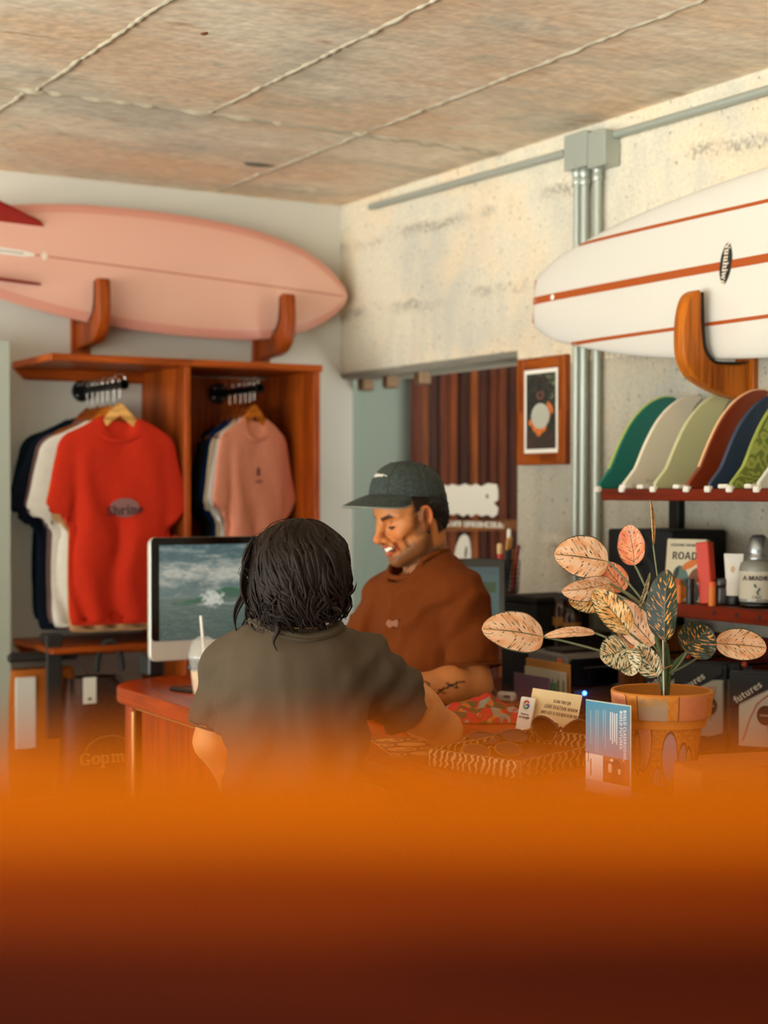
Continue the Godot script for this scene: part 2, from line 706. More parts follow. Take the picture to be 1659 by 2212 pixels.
func shell() -> void:
	var H := 2.718
	var X0 := -6.4
	var Z1 := 8.6
	# the floor
	var fm := mat("floor_screed", c8(206, 196, 178), 0.5)
	fm.albedo_texture = T.rough
	fm.uv1_triplanar = true
	fm.uv1_scale = Vector3(0.5, 0.5, 0.5)
	struct("floor", MB.new().box(Vector3((X0 + 1.6) / 2.0, -0.1, (Z1 - 2.0) / 2.0), Vector3(1.6 - X0, 0.2, Z1 + 2.0)), fm, "polished screed floor of the shop")
	# the ceiling slab, with the ridges that the formwork boards left as pieces of it
	var cm := mat("ceiling_concrete", Color.WHITE, 0.85)
	cm.albedo_texture = T.ceiling
	cm.heightmap_enabled = true
	cm.heightmap_texture = T.rough
	cm.heightmap_scale = 0.6
	var mb := MB.new()
	mb.quad(Vector3(X0, H, -0.2), Vector3(0.25, H, -0.2), Vector3(0.25, H, Z1 + 0.2), Vector3(X0, H, Z1 + 0.2), Rect2(0, 0, (0.25 - X0) / 4.0, (Z1 + 0.4) / 4.0))
	mb.box(Vector3((X0 + 0.25) / 2.0, H + 0.11, Z1 / 2.0), Vector3(0.25 - X0, 0.2, Z1 + 0.4))
	var ceil := struct("ceiling", mb, cm, "bare concrete ceiling with ridges between the formwork panels")
	var rm := mat("ridge_concrete", c8(206, 190, 162), 0.9)
	rm.heightmap_enabled = true
	rm.heightmap_texture = T.rough
	rm.heightmap_scale = 0.4
	var zc := ony(530, 256, H).z
	var ridges := []
	for q in [[100, 180], [680, 130], [1170, 137]]:
		var x: float = ony(q[0], q[1], H).x
		ridges.append([Vector3(x, H, zc), Vector3(x, H, 6.5)])
	for q in [[640, 345], [30, 215]]:
		var p := ony(q[0], q[1], H)
		ridges.append([Vector3(p.x, H, 0.05), Vector3(p.x, H, zc - 0.02)])
	ridges.append([Vector3(-5.5, H, zc), Vector3(-0.02, H, zc)])
	var jag := noise(21, 9.0, 2)
	for q in ridges:
		var a: Vector3 = q[0]
		var b: Vector3 = q[1]
		var pts := []
		var rad := []
		var m := int(a.distance_to(b) / 0.025)
		for k in m + 1:
			var p := a.lerp(b, float(k) / m)
			pts.append(p + Vector3(jag.get_noise_1d(k * 0.02) * 0.006, 0.001, jag.get_noise_1d(k * 0.02 + 50) * 0.006))
			rad.append(maxf(0.003, 0.0062 + 0.006 * jag.get_noise_1d(k * 0.07 + 9)) * (1.7 if absf(a.z - b.z) < 0.01 else 1.0))
		part("joint_ridge", MB.new().tube(pts, rad, 6), rm, ceil)
	# a stain of grey filler and a small nail hole, as pressed patches
	var gp := ony(558, 356, H)
	var patch := PackedVector2Array()
	for k in 18:
		var an := TAU * k / 18.0
		patch.append(Vector2(cos(an) * 0.056 * (1.0 + 0.15 * sin(3 * an)), sin(an) * 0.03))
	part("filler_patch", MB.new().prism(patch, 0.003, 0.001, Transform3D(Basis(Vector3.RIGHT, PI / 2), gp)), mat("filler", c8(105, 102, 92), 0.9), ceil)
	part("rust_spot", MB.new().ball(ony(441, 72, H), Vector3(0.008, 0.004, 0.013)), mat("rust", c8(120, 62, 20), 0.8), ceil)
	# back wall, plastered
	var pm := mat("plaster", c8(206, 200, 186), 0.85)
	pm.heightmap_enabled = true
	pm.heightmap_texture = T.rough
	pm.heightmap_scale = 0.15
	mb = MB.new()
	panel_wall(mb, 2, 0.0, -0.2, X0 - 0.2, 0.055, 0.0, H)
	struct("wall_back", mb, pm, "pale plastered back wall behind the hanging shirts")
	# right-hand wall of cast concrete: pier, beam over the opening
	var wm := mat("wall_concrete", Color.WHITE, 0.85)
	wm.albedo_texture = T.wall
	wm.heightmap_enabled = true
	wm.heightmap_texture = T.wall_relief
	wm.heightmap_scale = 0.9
	mb = MB.new()
	var face := func(z0: float, z1: float, y0: float, y1: float) -> void:
		mb.quad(Vector3(0, y0, z0), Vector3(0, y0, z1), Vector3(0, y1, z1), Vector3(0, y1, z0), Rect2(z0 / 3.2, 1.0 - y1 / 2.8, (z1 - z0) / 3.2, (y1 - y0) / 2.8))
	face.call(0.0, 1.2, 2.06, H)
	face.call(1.2, Z1, 0.0, H)
	# the rounded lower edge of the beam and the soffit
	mb.grid(30, 5, func(u: float, v: float) -> Vector3: return Vector3(0.02 - 0.02 * cos(v * PI / 2), 2.06 - 0.022 * sin(v * PI / 2) + 0.004 * jag.get_noise_1d(u * 3.0), u * 1.2), false, true)
	mb.quad(Vector3(0.02, 2.038, 0.0), Vector3(0.02, 2.038, 1.2), Vector3(0.2, 2.038, 1.2), Vector3(0.2, 2.038, 0.0))
	mb.quad(Vector3(0, 0, 1.2), Vector3(0, 2.06, 1.2), Vector3(0.2, 2.06, 1.2), Vector3(0.2, 0, 1.2))
	mb.quad(Vector3(0.2, 2.038, 0.0), Vector3(0.2, 2.038, 1.2), Vector3(0.2, H, 1.2), Vector3(0.2, H, 0.0))
	mb.quad(Vector3(0.2, 0, 1.2), Vector3(0.2, 0, Z1), Vector3(0.2, H, Z1), Vector3(0.2, H, 1.2))
	var wr := struct("wall_right", mb, wm, "cast concrete wall with pour lines, a pier and a beam above the glass")
	for q in [[752, 453], [783, 452], [1233, 540], [740, 492]]:
		part("bolt", MB.new().ball(onx(q[0], q[1], -0.002), Vector3(0.006, 0.008, 0.008), Basis(), 10, 6), mat("bolt_pale", c8(224, 216, 200), 0.5), wr)
	# left wall: wide openings to the daylight
	mb = MB.new()
	panel_wall(mb, 0, X0, -0.2, -0.2, 0.5, 0.0, H)
	panel_wall(mb, 0, X0, -0.2, 0.5, Z1, 2.62, H)
	panel_wall(mb, 0, X0, -0.2, 0.5, Z1, 0.0, 0.05)
	panel_wall(mb, 0, X0, -0.2, 4.1, 4.3, 0.05, 2.62)
	struct("wall_left", mb, pm, "plastered left wall with wide openings to the daylight")
	mb = MB.new()
	panel_wall(mb, 2, Z1, 0.2, X0 - 0.2, 0.25, 2.55, H)
	panel_wall(mb, 2, Z1, 0.2, X0 - 0.2, -6.0, 0.0, 2.55)
	panel_wall(mb, 2, Z1, 0.2, -4.4, 0.25, 0.0, 2.55)
	struct("wall_front", mb, pm, "open shop front behind the viewpoint")


func spot_lamp() -> void:
	# a warm ceiling spot lights the white board; it hangs just out of the picture
	var at := Vector3(-1.0, 2.62, 3.35)
	var aim := (Vector3(-0.15, 2.15, 2.75) - at).normalized()
	var t := thing("spot_lamp", "black ceiling spot lamp aimed at the white longboard", "lamp", at)
	var bs := Basis.looking_at(aim, Vector3.UP)
	var blk := mat("black_iron", c8(18, 19, 19), 0.45, 0.6)
	var xf := Transform3D(bs * Basis(Vector3.RIGHT, -PI / 2), Vector3.ZERO)
	part("housing", MB.new().lathe([Vector2(0, -0.09), Vector2(0.03, -0.09), Vector2(0.036, -0.08), Vector2(0.036, 0.02), Vector2(0.034, 0.02), Vector2(0.03, -0.01)], 24, xf), blk, t)
	part("stem", MB.new().tube([Vector3(0, 0.1, 0), Vector3(0, 0.0, 0)], 0.006, 8), blk, t)
	var lm := mat("lamp_glow", c8(255, 236, 206), 0.4)
	lm.emission_enabled = true
	lm.emission = Color(1.0, 0.86, 0.66)
	lm.emission_energy_multiplier = 4.0
	part("bulb", MB.new().ball(aim * 0.0, Vector3(0.022, 0.022, 0.022)), lm, t)
	var l := SpotLight3D.new()
	l.name = "spot_light"
	add_child(l)
	l.transform = Transform3D(bs, at + aim * 0.024)
	l.light_color = Color(1.0, 0.84, 0.62)
	l.light_energy = 0.2
	l.light_size = 0.022
	l.spot_angle = 42.0
	l.spot_angle_attenuation = 0.9
	l.spot_range = 12.0
	l.spot_attenuation = 2.0
	l.shadow_enabled = true



# ---------------------------------------------------------------- surfboards
func interp(tab: Array, s: float) -> float:   # smooth curve through (place, value) points
	for k in range(1, tab.size()):
		if s <= tab[k].x or k == tab.size() - 1:
			var a: Vector2 = tab[maxi(k - 2, 0)]
			var b: Vector2 = tab[k - 1]
			var c: Vector2 = tab[k]
			var d: Vector2 = tab[mini(k + 1, tab.size() - 1)]
			var h := clampf((s - b.x) / maxf(c.x - b.x, 1e-6), 0.0, 1.0)
			var m1: float = (c.y - a.y) / maxf(c.x - a.x, 1e-6) * (c.x - b.x)
			var m2: float = (d.y - b.y) / maxf(d.x - b.x, 1e-6) * (c.x - b.x)
			return maxf(0.0, (2 * h * h * h - 3 * h * h + 1) * b.y + (h * h * h - 2 * h * h + h) * m1 + (-2 * h * h * h + 3 * h * h) * c.y + (h * h * h - h * h) * m2)
	return 0.0


func board_point(tab: Array, long: float, thick: float, s: float, w: float, side := 1.0) -> Vector3:   # s along from the first end, w across in metres: a point on the bottom face
	var h := interp(tab, s)
	var q := clampf(absf(w) / maxf(h, 1e-4), 0.0, 1.0)
	var e := pow(maxf(0.0, sin(PI * clampf(s / long, 0.0, 1.0))), 0.35)
	return Vector3(s, w, side * thick * 0.5 * (0.25 + 0.75 * e) * pow(maxf(0.0, 1.0 - pow(q, 2.6)), 0.5))


func board_body(tab: Array, long: float, thick: float) -> MB:
	return MB.new().grid(40, 64, func(u: float, v: float) -> Vector3:
		var s := long * (0.5 - 0.5 * cos(PI * v))
		var a := u * TAU
		var w: float = interp(tab, s) * signf(cos(a)) * pow(absf(cos(a)), 0.8)
		return board_point(tab, long, thick, s, w, signf(sin(a)) if absf(sin(a)) > 1e-5 else 0.0), true)


func board_strip(tab: Array, long: float, thick: float, s0: float, s1: float, w: float, half: float, lift := 0.0012) -> MB:   # an inlaid strip along the board
	return MB.new().grid(4, 60, func(u: float, v: float) -> Vector3:
		var s := lerpf(s0, s1, v)
		var p := board_point(tab, long, thick, s, w + (u - 0.5) * 2.0 * half)
		return p + Vector3(0, 0, lift), false)


func hook_bracket(called: String, label: String, poly: PackedVector2Array, wide: float, xf: Transform3D, m: Material, pad: PackedVector2Array, plate: Vector2) -> void:
	var t := thing(called, label, "bracket", xf.origin, 0.0, "wooden surfboard brackets")
	var x := Transform3D(xf.basis, Vector3.ZERO)
	part("arm", MB.new().prism(smooth_poly(poly, 3), wide, 0.006, x), m, t)
	part("back_plate", MB.new().box(x * Vector3(0.009, plate.x, 0), (x.basis * Vector3(0.018, plate.y, wide + 0.03)).abs(), 0.003), m, t)
	var pts := []
	for p in smooth_line(pad, 5):
		pts.append(p)
	var mb := MB.new()
	mb.grid(pts.size() - 1, 1, func(u: float, v: float) -> Vector3:
		var p: Vector2 = pts[int(round(u * (pts.size() - 1)))]
		return x * Vector3(p.x, p.y, (v - 0.5) * (wide + 0.004)))
	mb.grid(pts.size() - 1, 1, func(u: float, v: float) -> Vector3:
		var k := int(round(u * (pts.size() - 1)))
		var p: Vector2 = pts[k]
		var d: Vector2 = (pts[mini(k + 1, pts.size() - 1)] - pts[maxi(k - 1, 0)]).normalized()
		return x * Vector3(p.x + d.y * 0.004 * v, p.y - d.x * 0.004 * v, (wide + 0.004) * 0.5))
	part("felt_lining", mb, mat("felt", c8(28, 30, 30), 0.95), t)


func smooth_line(p: PackedVector2Array, n: int) -> PackedVector2Array:
	var o := PackedVector2Array()
	for k in p.size() - 1:
		for j in n:
			o.append(p[k].cubic_interpolate(p[k + 1], p[maxi(k - 1, 0)], p[mini(k + 2, p.size() - 1)], float(j) / n))
	o.append(p[p.size() - 1])
	return o


func smooth_poly(p: PackedVector2Array, n: int) -> PackedVector2Array:
	var o := PackedVector2Array()
	var m := p.size()
	for k in m:
		for j in n:
			o.append(p[k].cubic_interpolate(p[(k + 1) % m], p[(k + m - 1) % m], p[(k + 2) % m], float(j) / n))
	return o


func oval(rx: float, ry: float, n := 24, at := Vector2.ZERO) -> PackedVector2Array:
	var o := PackedVector2Array()
	for k in n:
		o.append(at + Vector2(cos(TAU * k / n) * rx, sin(TAU * k / n) * ry))
	return o


# ---------------------------------------------------------------- what hangs on and stands by the back wall
func make_tee(called: String, label: String, m: Material, collar_m: Material, kind: int) -> Node3D:
	var t := thing(called, label, "t-shirt", Vector3.ZERO, 0.0, "t-shirts on hangers")
	var f := Field.new()
	var zs := 0.24
	for s in [-1.0, 1.0]:
		f.cap(Vector3(0.07 * s, -0.15, 0), Vector3(0.068 * s, -0.76, 0), 0.1, 0.102, 0.05)
		f.cap(Vector3(0.045 * s, -0.05, 0), Vector3(0.15 * s, -0.098, 0), 0.052, 0.052, 0.04)
		f.cap(Vector3(0.158 * s, -0.125, 0), Vector3((0.236 + 0.014 * kind) * s, -0.4, 0.03), 0.054, 0.054, 0.02)
	for s in [-1.0, 1.0]:
		var d := Vector3((0.074 + 0.014 * kind) * s, -0.245, 0.03).normalized()
		var e := Vector3((0.222 + 0.012 * kind) * s, -0.335, 0.022)
		var d2 := (d + Vector3(0.35 * s, 0.1, 0)).normalized()
		f.cyl(e, e + d2 * 0.2, 0.085)
		f.cyl(e - d * 0.03, e + d * 0.02, 0.04)
	f.cyl(Vector3(0, -0.7 - 0.02 * kind, 0), Vector3(0, -0.95, 0), 0.5)
	f.egg(Vector3(0, 0.04, 0.15), Vector3(0.09, 0.128, 0.2), 0.006, 1)
	f.egg(Vector3(0, 0.06, 0.0), Vector3(0.07, 0.07, 0.5), 0.006, 1)
	var z := noise(40 + kind, 1.0, 2)
	f.slack0 = 0.05
	f.disp = func(p: Vector3) -> float:
		var low := clampf(-p.y / 0.6, 0.0, 1.2)
		if p.y < -0.69 - 0.02 * kind:
			return 0.0
		var edge := 1.0 - pow(minf(absf(p.x) / 0.19, 1.0), 3.0)
		return 0.045 * edge * clampf(low * 1.6, 0.12, 1.0) * sin(p.x * 52.0 + 6.0 * z.get_noise_2d(p.x * 2.0, p.y * 1.5) + signf(p.z) * 1.3) + 0.012 * z.get_noise_3d(p.x * 7.0, p.y * 2.5, p.z)
	part("body", f.skin(Vector3(-0.3, -0.75, -0.19), Vector3(0.3, 0.04, 0.19), 0.0095, MB.new(), null, Transform3D(Basis.from_scale(Vector3(1, 1, zs)), Vector3.ZERO)), m, t)
	var ring := []
	for k in 25:
		var a := TAU * k / 24.0
		ring.append(Vector3(0.08 * cos(a), -0.036 - 0.043 * sin(a), 0.014 * sin(a) + 0.003))
	part("collar", MB.new().tube(ring, 0.0085, 8, false), collar_m, t)
	return t


func make_hanger(m: Material, label: String) -> Node3D:
	var t := thing("clothes_hanger", label, "hanger", Vector3.ZERO, 0.0, "wooden clothes hangers on the rails")
	var up := PackedVector2Array()
	var dn := PackedVector2Array()
	for k in 13:
		var s := k / 12.0
		var x := lerpf(-0.165, 0.165, s)
		var y := 0.044 * exp(-x * x / 0.0026) - 0.018 - 0.06 * absf(x) / 0.165
		up.append(Vector2(x, y + 0.008 + 0.016 * (1.0 - absf(x) / 0.165)))
		dn.append(Vector2(-x, y - 0.012 - 0.012 * (1.0 - absf(x) / 0.165)))
	up.append_array(dn)
	part("shoulder", MB.new().prism(up, 0.010, 0.003), m, t)
	var pts := []
	for k in 14:
		var a := lerpf(-0.5 * PI, 1.0 * PI, k / 13.0)
		pts.append(Vector3(0.02 * cos(a), 0.125 + 0.02 * sin(a), 0))
	pts.reverse()
	pts.append(Vector3(0, 0.09, 0))
	pts.append(Vector3(0, 0.06, 0))
	part("hook", MB.new().tube(pts, 0.0022, 6), mat("chrome", c8(210, 210, 205), 0.18, 1.0), t)
	return t


func back_wall_things() -> void:
	var wx := wood("wardrobe_wood", c8(176, 80, 22), 0, 0.38)
	var wy := wood("wardrobe_wood", c8(176, 80, 22), 1, 0.38)
	# --- the wardrobe: a long top board, a boxed bay on the right, a lower shelf
	var t := thing("wardrobe", "varnished orange-brown wooden clothes rack with a boxed right bay", "wardrobe", Vector3(-0.81, 0, 0))
	var o := Vector3(0.81, 0, 0)
	part("top_board", MB.new().box(o + Vector3(-0.811, 2.041, 0.211), Vector3(1.012, 0.024, 0.42), 0.003), wx, t)
	part("lower_shelf", MB.new().box(o + Vector3(-0.811, 1.07, 0.211), Vector3(1.012, 0.02, 0.42), 0.003), wx, t)
	part("divider_panel", MB.new().box(o + Vector3(-0.823, 1.02, 0.2), Vector3(0.022, 2.02, 0.4), 0.002), wy, t)
	part("side_panel", MB.new().box(o + Vector3(-0.316, 1.02, 0.2), Vector3(0.022, 2.02, 0.4), 0.002), wy, t)
	part("back_panel", MB.new().box(o + Vector3(-0.57, 1.55, 0.008), Vector3(0.486, 0.95, 0.012)), wy, t)
	for h in [[2.029, 1.99], [1.06, 1.01]]:
		var ap := PackedVector2Array([Vector2(-1.317, h[0]), Vector2(-0.834, h[0]), Vector2(-0.834, h[1]), Vector2(-1.275, h[1])])
		part("apron", MB.new().prism(ap, 0.02, 0.002, Transform3D(Basis(), o + Vector3(0, 0, 0.012)), false), wx, t)
	# --- rails with flange, and the shirts
	var blk := mat("black_iron", c8(18, 19, 19), 0.45, 0.6)
	for q in [[-1.066, 1.957, 0.43, "black pipe rail under the open left end of the wardrobe"], [-0.535, 1.965, 0.38, "black pipe rail inside the boxed bay"]]:
		var r := thing("clothes_rail", q[3], "clothes rail", Vector3(q[0], q[1], 0), 0.0, "")
		part("flange", MB.new().lathe([Vector2(0, 0.012), Vector2(0.036, 0.012), Vector2(0.036, 0.012), Vector2(0.039, 0.009), Vector2(0.039, 0.0)], 24, Transform3D(Basis(Vector3.RIGHT, PI / 2), Vector3(0, 0, 0.014))), blk, r)
		for k in 4:
			part("screw", MB.new().ball(Vector3(cos(k * PI / 2 + 0.7) * 0.027, sin(k * PI / 2 + 0.7) * 0.027, 0.027), Vector3(0.004, 0.004, 0.002), Basis(), 8, 5), mat("chrome", c8(210, 210, 205), 0.18, 1.0), r)
		part("pipe", MB.new().tube([Vector3(0, 0, 0.02), Vector3(0, 0, q[2])], 0.0125, 14), blk, r)
		part("end_cap", MB.new().tube([Vector3(0, 0, q[2] - 0.015), Vector3(0, 0, q[2])], 0.017, 14), blk, r)
	var pale := wood("hanger_pale", c8(235, 178, 100), 0)
	var amber := wood("hanger_amber", c8(205, 118, 30), 0)
	var brown := wood("hanger_brown", c8(165, 82, 26), 0)
	var h1 := make_hanger(pale, "pale wooden hanger holding the red t-shirt, frontmost on the left rail")
	var h2 := make_hanger(amber, "amber wooden hanger holding the pink t-shirt, frontmost in the boxed bay")
	var h3 := make_hanger(brown, "brown wooden hanger holding the dark navy t-shirt at the wall end of the left rail")
	var Z := [0.375, 0.332, 0.272, 0.222, 0.172, 0.118, 0.066]
	var wide := [1.0, 0.94, 1.13, 1.0, 1.04, 1.14, 1.14]
	var look := [
		["red", c8(200, 46, 22), "brick red t-shirt with a small oval print, frontmost on the left rail"],
		["tan", c8(196, 152, 104), "tan t-shirt just behind the red one, its hem showing below"],
		["white", c8(232, 224, 208), "white t-shirt with its left sleeve showing behind the red shirt"],
		["brown", c8(150, 84, 36), "brown t-shirt between the white and the mauve ones"],
		["mauve", c8(140, 108, 104), "mauve t-shirt hanging behind the brown one on the left rail"],
		["flowers", c8(30, 38, 52), "dark t-shirt with flowered sleeve cuffs on the left rail"],
		["navy", c8(16, 30, 38), "dark navy t-shirt hanging nearest the wall on the left rail"],
	]
	var tee0: Node3D
	var tee1: Node3D
	for k in 7:
		var m := cloth("tee_" + look[k][0], look[k][1])
		var at := Vector3(-1.066, 1.848 - 0.006 * (k % 3), Z[k])
		var e: Node3D
		if k == 0:
			e = make_tee("t_shirt", look[k][2], m, m, 0)
			tee0 = e
		elif k == 1:
			e = make_tee("t_shirt", look[k][2], m, m, 1)
			tee1 = e
		else:
			e = copy(tee1 if k % 2 else tee0, look[k][2], at, 0.0, "t_shirt")
			for ch in e.get_children():
				ch.mesh = ch.mesh.duplicate()
				ch.mesh.surface_set_material(0, m)
		e.position = at
		e.scale = Vector3(wide[k], 1.0, 0.8)
		if k > 0:
			var hg := copy(h2 if k < 3 else h3, "amber wooden hanger behind the pale one, holding the %s t-shirt" % look[k][0] if k < 3 else "brown wooden hanger holding the %s t-shirt on the left rail" % look[k][0], Vector3(-1.066, 1.825, Z[k]), 0.0, "clothes_hanger") if k < 6 else h3
			hg.position = Vector3(-1.066, 1.847 - 0.004 * (k % 2), Z[k])
	h1.position = Vector3(-1.062, 1.852, Z[0])
	# flowered cuffs of the dark shirt
	var pf := part("patterned_cuff", MB.new().tube([Vector3(-0.187, -0.27, 0.004), Vector3(-0.197, -0.305, 0.006)], [0.05, 0.049], 14, false, 0.35), mat("flower_print", Color.WHITE, 0.9), get_node("t_shirt_005"))
	var fl := noise(50, 0.11, 2, FastNoiseLite.TYPE_CELLULAR)
	pf.mesh.surface_get_material(0).albedo_texture = paint(64, 64, func(x, y): return [c8(28, 40, 60), c8(150, 60, 40), c8(60, 90, 130), c8(30, 60, 60)][int(absf(fl.get_noise_2d(x, y)) * 7.9) % 4])
	# red shirt: neck label, oval print with letters
	var pr := thing_part_print(tee0)
	# the boxed bay
	var Zb := [0.33, 0.295, 0.255, 0.215, 0.17, 0.12]
	var lb := [
		["pink", c8(236, 150, 120), "salmon pink t-shirt with a tiny dark print, frontmost in the boxed bay"],
		["white2", c8(222, 216, 206), "white t-shirt right behind the pink one"],
		["cream", c8(226, 206, 172), "cream t-shirt behind the white one in the boxed bay"],
		["blue", c8(22, 44, 92), "navy blue t-shirt behind the cream one"],
		["charcoal", c8(38, 40, 36), "charcoal t-shirt in the boxed bay"],
		["black", c8(14, 14, 15), "black t-shirt nearest the back of the boxed bay"],
	]
	for k in 6:
		var m := cloth("tee_" + lb[k][0], lb[k][1])
		var e := copy(tee1 if k % 2 else tee0, lb[k][2], Vector3(-0.535, 1.862 - 0.004 * (k % 3), Zb[k]), deg_to_rad(22), "t_shirt")
		for ch in e.get_children():
			if String(ch.name).begins_with("print") or String(ch.name).begins_with("letter") or String(ch.name).begins_with("neck"):
				e.remove_child(ch)
				ch.queue_free()
				continue
			ch.mesh = ch.mesh.duplicate()
			ch.mesh.surface_set_material(0, m)
		e.scale = Vector3(0.86, 1.0, 0.7)
		if k == 0:
			h2.position = Vector3(-0.535, 1.864, Zb[0])
			h2.rotation.y = deg_to_rad(22)
			var dk := mat("print_dark", c8(60, 30, 30), 0.9)
			part("print", MB.new().box(Vector3(0, -0.19, 0.028), Vector3(0.012, 0.024, 0.003), 0.001).box(Vector3(0, -0.205, 0.028), Vector3(0.022, 0.006, 0.003), 0.001), dk, e)
			lettering("ROAM", 0.012, dk, e, Transform3D(Basis(), Vector3(0, -0.23, 0.03)), false, "Droid Sans", "print")
			part("neck_label", MB.new().box(Vector3(0, -0.04, -0.008), Vector3(0.04, 0.012, 0.002), 0.0008), mat("black_iron", Color.BLACK), e)
		else:
			copy(h3, "brown wooden hanger holding the %s t-shirt in the boxed bay" % String(lb[k][0]).trim_suffix("2"), Vector3(-0.535, 1.861 - 0.003 * (k % 2), Zb[k]), deg_to_rad(22), "clothes_hanger")
	# --- the pink surfboard on its two brackets
	var pk := mat("pink_resin", c8(224, 170, 148), 0.3)
	pk.clearcoat_enabled = true
	pk.clearcoat = 0.3
	pk.clearcoat_roughness = 0.2
	var tab := [Vector2(0, 0.0), Vector2(0.012, 0.034), Vector2(0.04, 0.066), Vector2(0.1, 0.112), Vector2(0.2, 0.16), Vector2(0.35, 0.197), Vector2(0.5, 0.213), Vector2(0.75, 0.219), Vector2(1.05, 0.205), Vector2(1.2, 0.187), Vector2(1.35, 0.16), Vector2(1.5, 0.127), Vector2(1.65, 0.088), Vector2(1.72, 0.055), Vector2(1.735, 0.0)]
	var L := 1.735
	t = thing("pink_surfboard", "salmon pink surfboard with red keel fins, laid sideways above the wardrobe", "surfboard")
	var ax := Vector3(-0.9986, 0.0524, 0.0)
	t.transform = Transform3D(Basis(ax, Vector3(-0.0524, -0.9986, 0), Vector3(0, 0, 1)), Vector3(-0.048, 2.343, 0.135))
	part("hull", board_body(tab, L, 0.06), pk, t)
	part("stringer", board_strip(tab, L, 0.06, 0.02, 1.7, 0, 0.0022), mat("stringer_pink", c8(176, 92, 70), 0.4), t, "thin darker centre line")
	for s in [-1.0, 1.0]:   # the darker band of resin lapped round the rail
		part("rail_lap", MB.new().grid(3, 70, func(u: float, v: float) -> Vector3:
			var q := lerpf(0.004, 1.7, v)
			var h := interp(tab, q)
			return board_point(tab, L, 0.06, q, s * maxf(0.0, h - lerpf(0.004, 0.034, u))) + Vector3(0, 0, 0.0008), false, s > 0.0), mat("pink_lap", c8(214, 148, 128), 0.3), t)
	var red := mat("fin_red", c8(150, 14, 10), 0.3)
	for w in [-0.106, 0.098]:
		var fin := PackedVector2Array([Vector2(1.21, -0.004), Vector2(1.3, 0.05), Vector2(1.4, 0.095), Vector2(1.48, 0.105), Vector2(1.5, 0.07), Vector2(1.46, -0.004)])
		part("fin", MB.new().prism(smooth_poly(fin, 2), 0.009, 0.003, Transform3D(Basis(Vector3(1, 0, 0), 0.5 if w < 0.0 else -0.12) * Basis(Vector3(1, 0, 0), Vector3(0, 0, 1), Vector3(0, -1, 0)), Vector3(0, w, 0.026))), red, t, "dark red keel fin")
	var bp := board_point(tab, L, 0.06, 1.33, 0.0)
	part("fin_box", MB.new().prism(smooth_poly(PackedVector2Array([Vector2(-0.06, 0.009), Vector2(0.2, 0.009), Vector2(0.2, -0.009), Vector2(-0.06, -0.009)]), 3), 0.003, 0.001, Transform3D(Basis(), bp + Vector3(0, 0, 0.001))), mat("white_plastic", c8(232, 226, 212), 0.5), t)
	part("fin_slot", MB.new().box(bp + Vector3(0.07, 0, 0.0025), Vector3(0.24, 0.004, 0.002)), mat("slot", c8(150, 130, 115), 0.6), t)
	var em := board_point(tab, L, 0.06, 1.208, 0.0)
	part("emblem", MB.new().prism(PackedVector2Array([Vector2(-0.013, 0), Vector2(0, -0.017), Vector2(0.013, 0), Vector2(0, 0.017)]), 0.002, 0.0, Transform3D(Basis(), em + Vector3(0, 0, 0.001))).prism(PackedVector2Array([Vector2(-0.006, 0), Vector2(0, -0.009), Vector2(0.006, 0), Vector2(0, 0.009)]), 0.003, 0.0, Transform3D(Basis(), em + Vector3(0, 0, 0.001))), mat("emblem_white", c8(232, 214, 190), 0.5), t, "small pale diamond emblem")
	var zy := Basis(Vector3(0, 0, 1), Vector3(0, 1, 0), Vector3(-1, 0, 0))
	var br := wood("bracket_wood", c8(160, 72, 20), 1, 0.35)
	var dy := [0.0, -0.008]
	var bx := [-1.07, -0.352]
	var lab := ["wooden hook bracket under the left part of the pink surfboard", "wooden hook bracket under the nose of the pink surfboard"]
	for k in 2:
		var y0: float = 2.06 + dy[k]
		var poly := PackedVector2Array([Vector2(0.0, 0.05), Vector2(0.09, 0.05), Vector2(0.19, 0.06), Vector2(0.245, 0.1), Vector2(0.262, 0.16), Vector2(0.262, 0.22), Vector2(0.258, 0.265), Vector2(0.24, 0.274), Vector2(0.212, 0.272), Vector2(0.207, 0.22), Vector2(0.2, 0.175), Vector2(0.17, 0.14), Vector2(0.13, 0.136), Vector2(0.06, 0.14), Vector2(0.0, 0.142)])
		for j in poly.size():
			poly[j].y += y0
		var pad := PackedVector2Array([Vector2(0.02, 0.143), Vector2(0.12, 0.14), Vector2(0.17, 0.145), Vector2(0.197, 0.178), Vector2(0.205, 0.22), Vector2(0.209, 0.268)])
		for j in pad.size():
			pad[j].y += y0
		hook_bracket("hook_bracket", lab[k], poly, 0.042, Transform3D(zy, Vector3(bx[k], 0, 0)), br, pad, Vector2(y0 + 0.095, 0.19))
	# --- the pale partition at the left edge
	t = thing("changing_room_partition", "tall pale grey-green partition board at the left edge of the view", "partition", Vector3(-1.82, 0, 0.3))
	var pg := mat("pale_green_paint", c8(168, 172, 156), 0.5)
	part("board", MB.new().box(Vector3(0, 1.05, 0), Vector3(0.8, 2.1, 0.036), 0.004), pg, t)
	part("foot", MB.new().box(Vector3(0.3, 0.02, 0), Vector3(0.06, 0.04, 0.2), 0.004), pg, t)
	part("foot", MB.new().box(Vector3(-0.3, 0.02, 0), Vector3(0.06, 0.04, 0.2), 0.004), pg, t)
	# --- bags under the lower shelf
	bags()


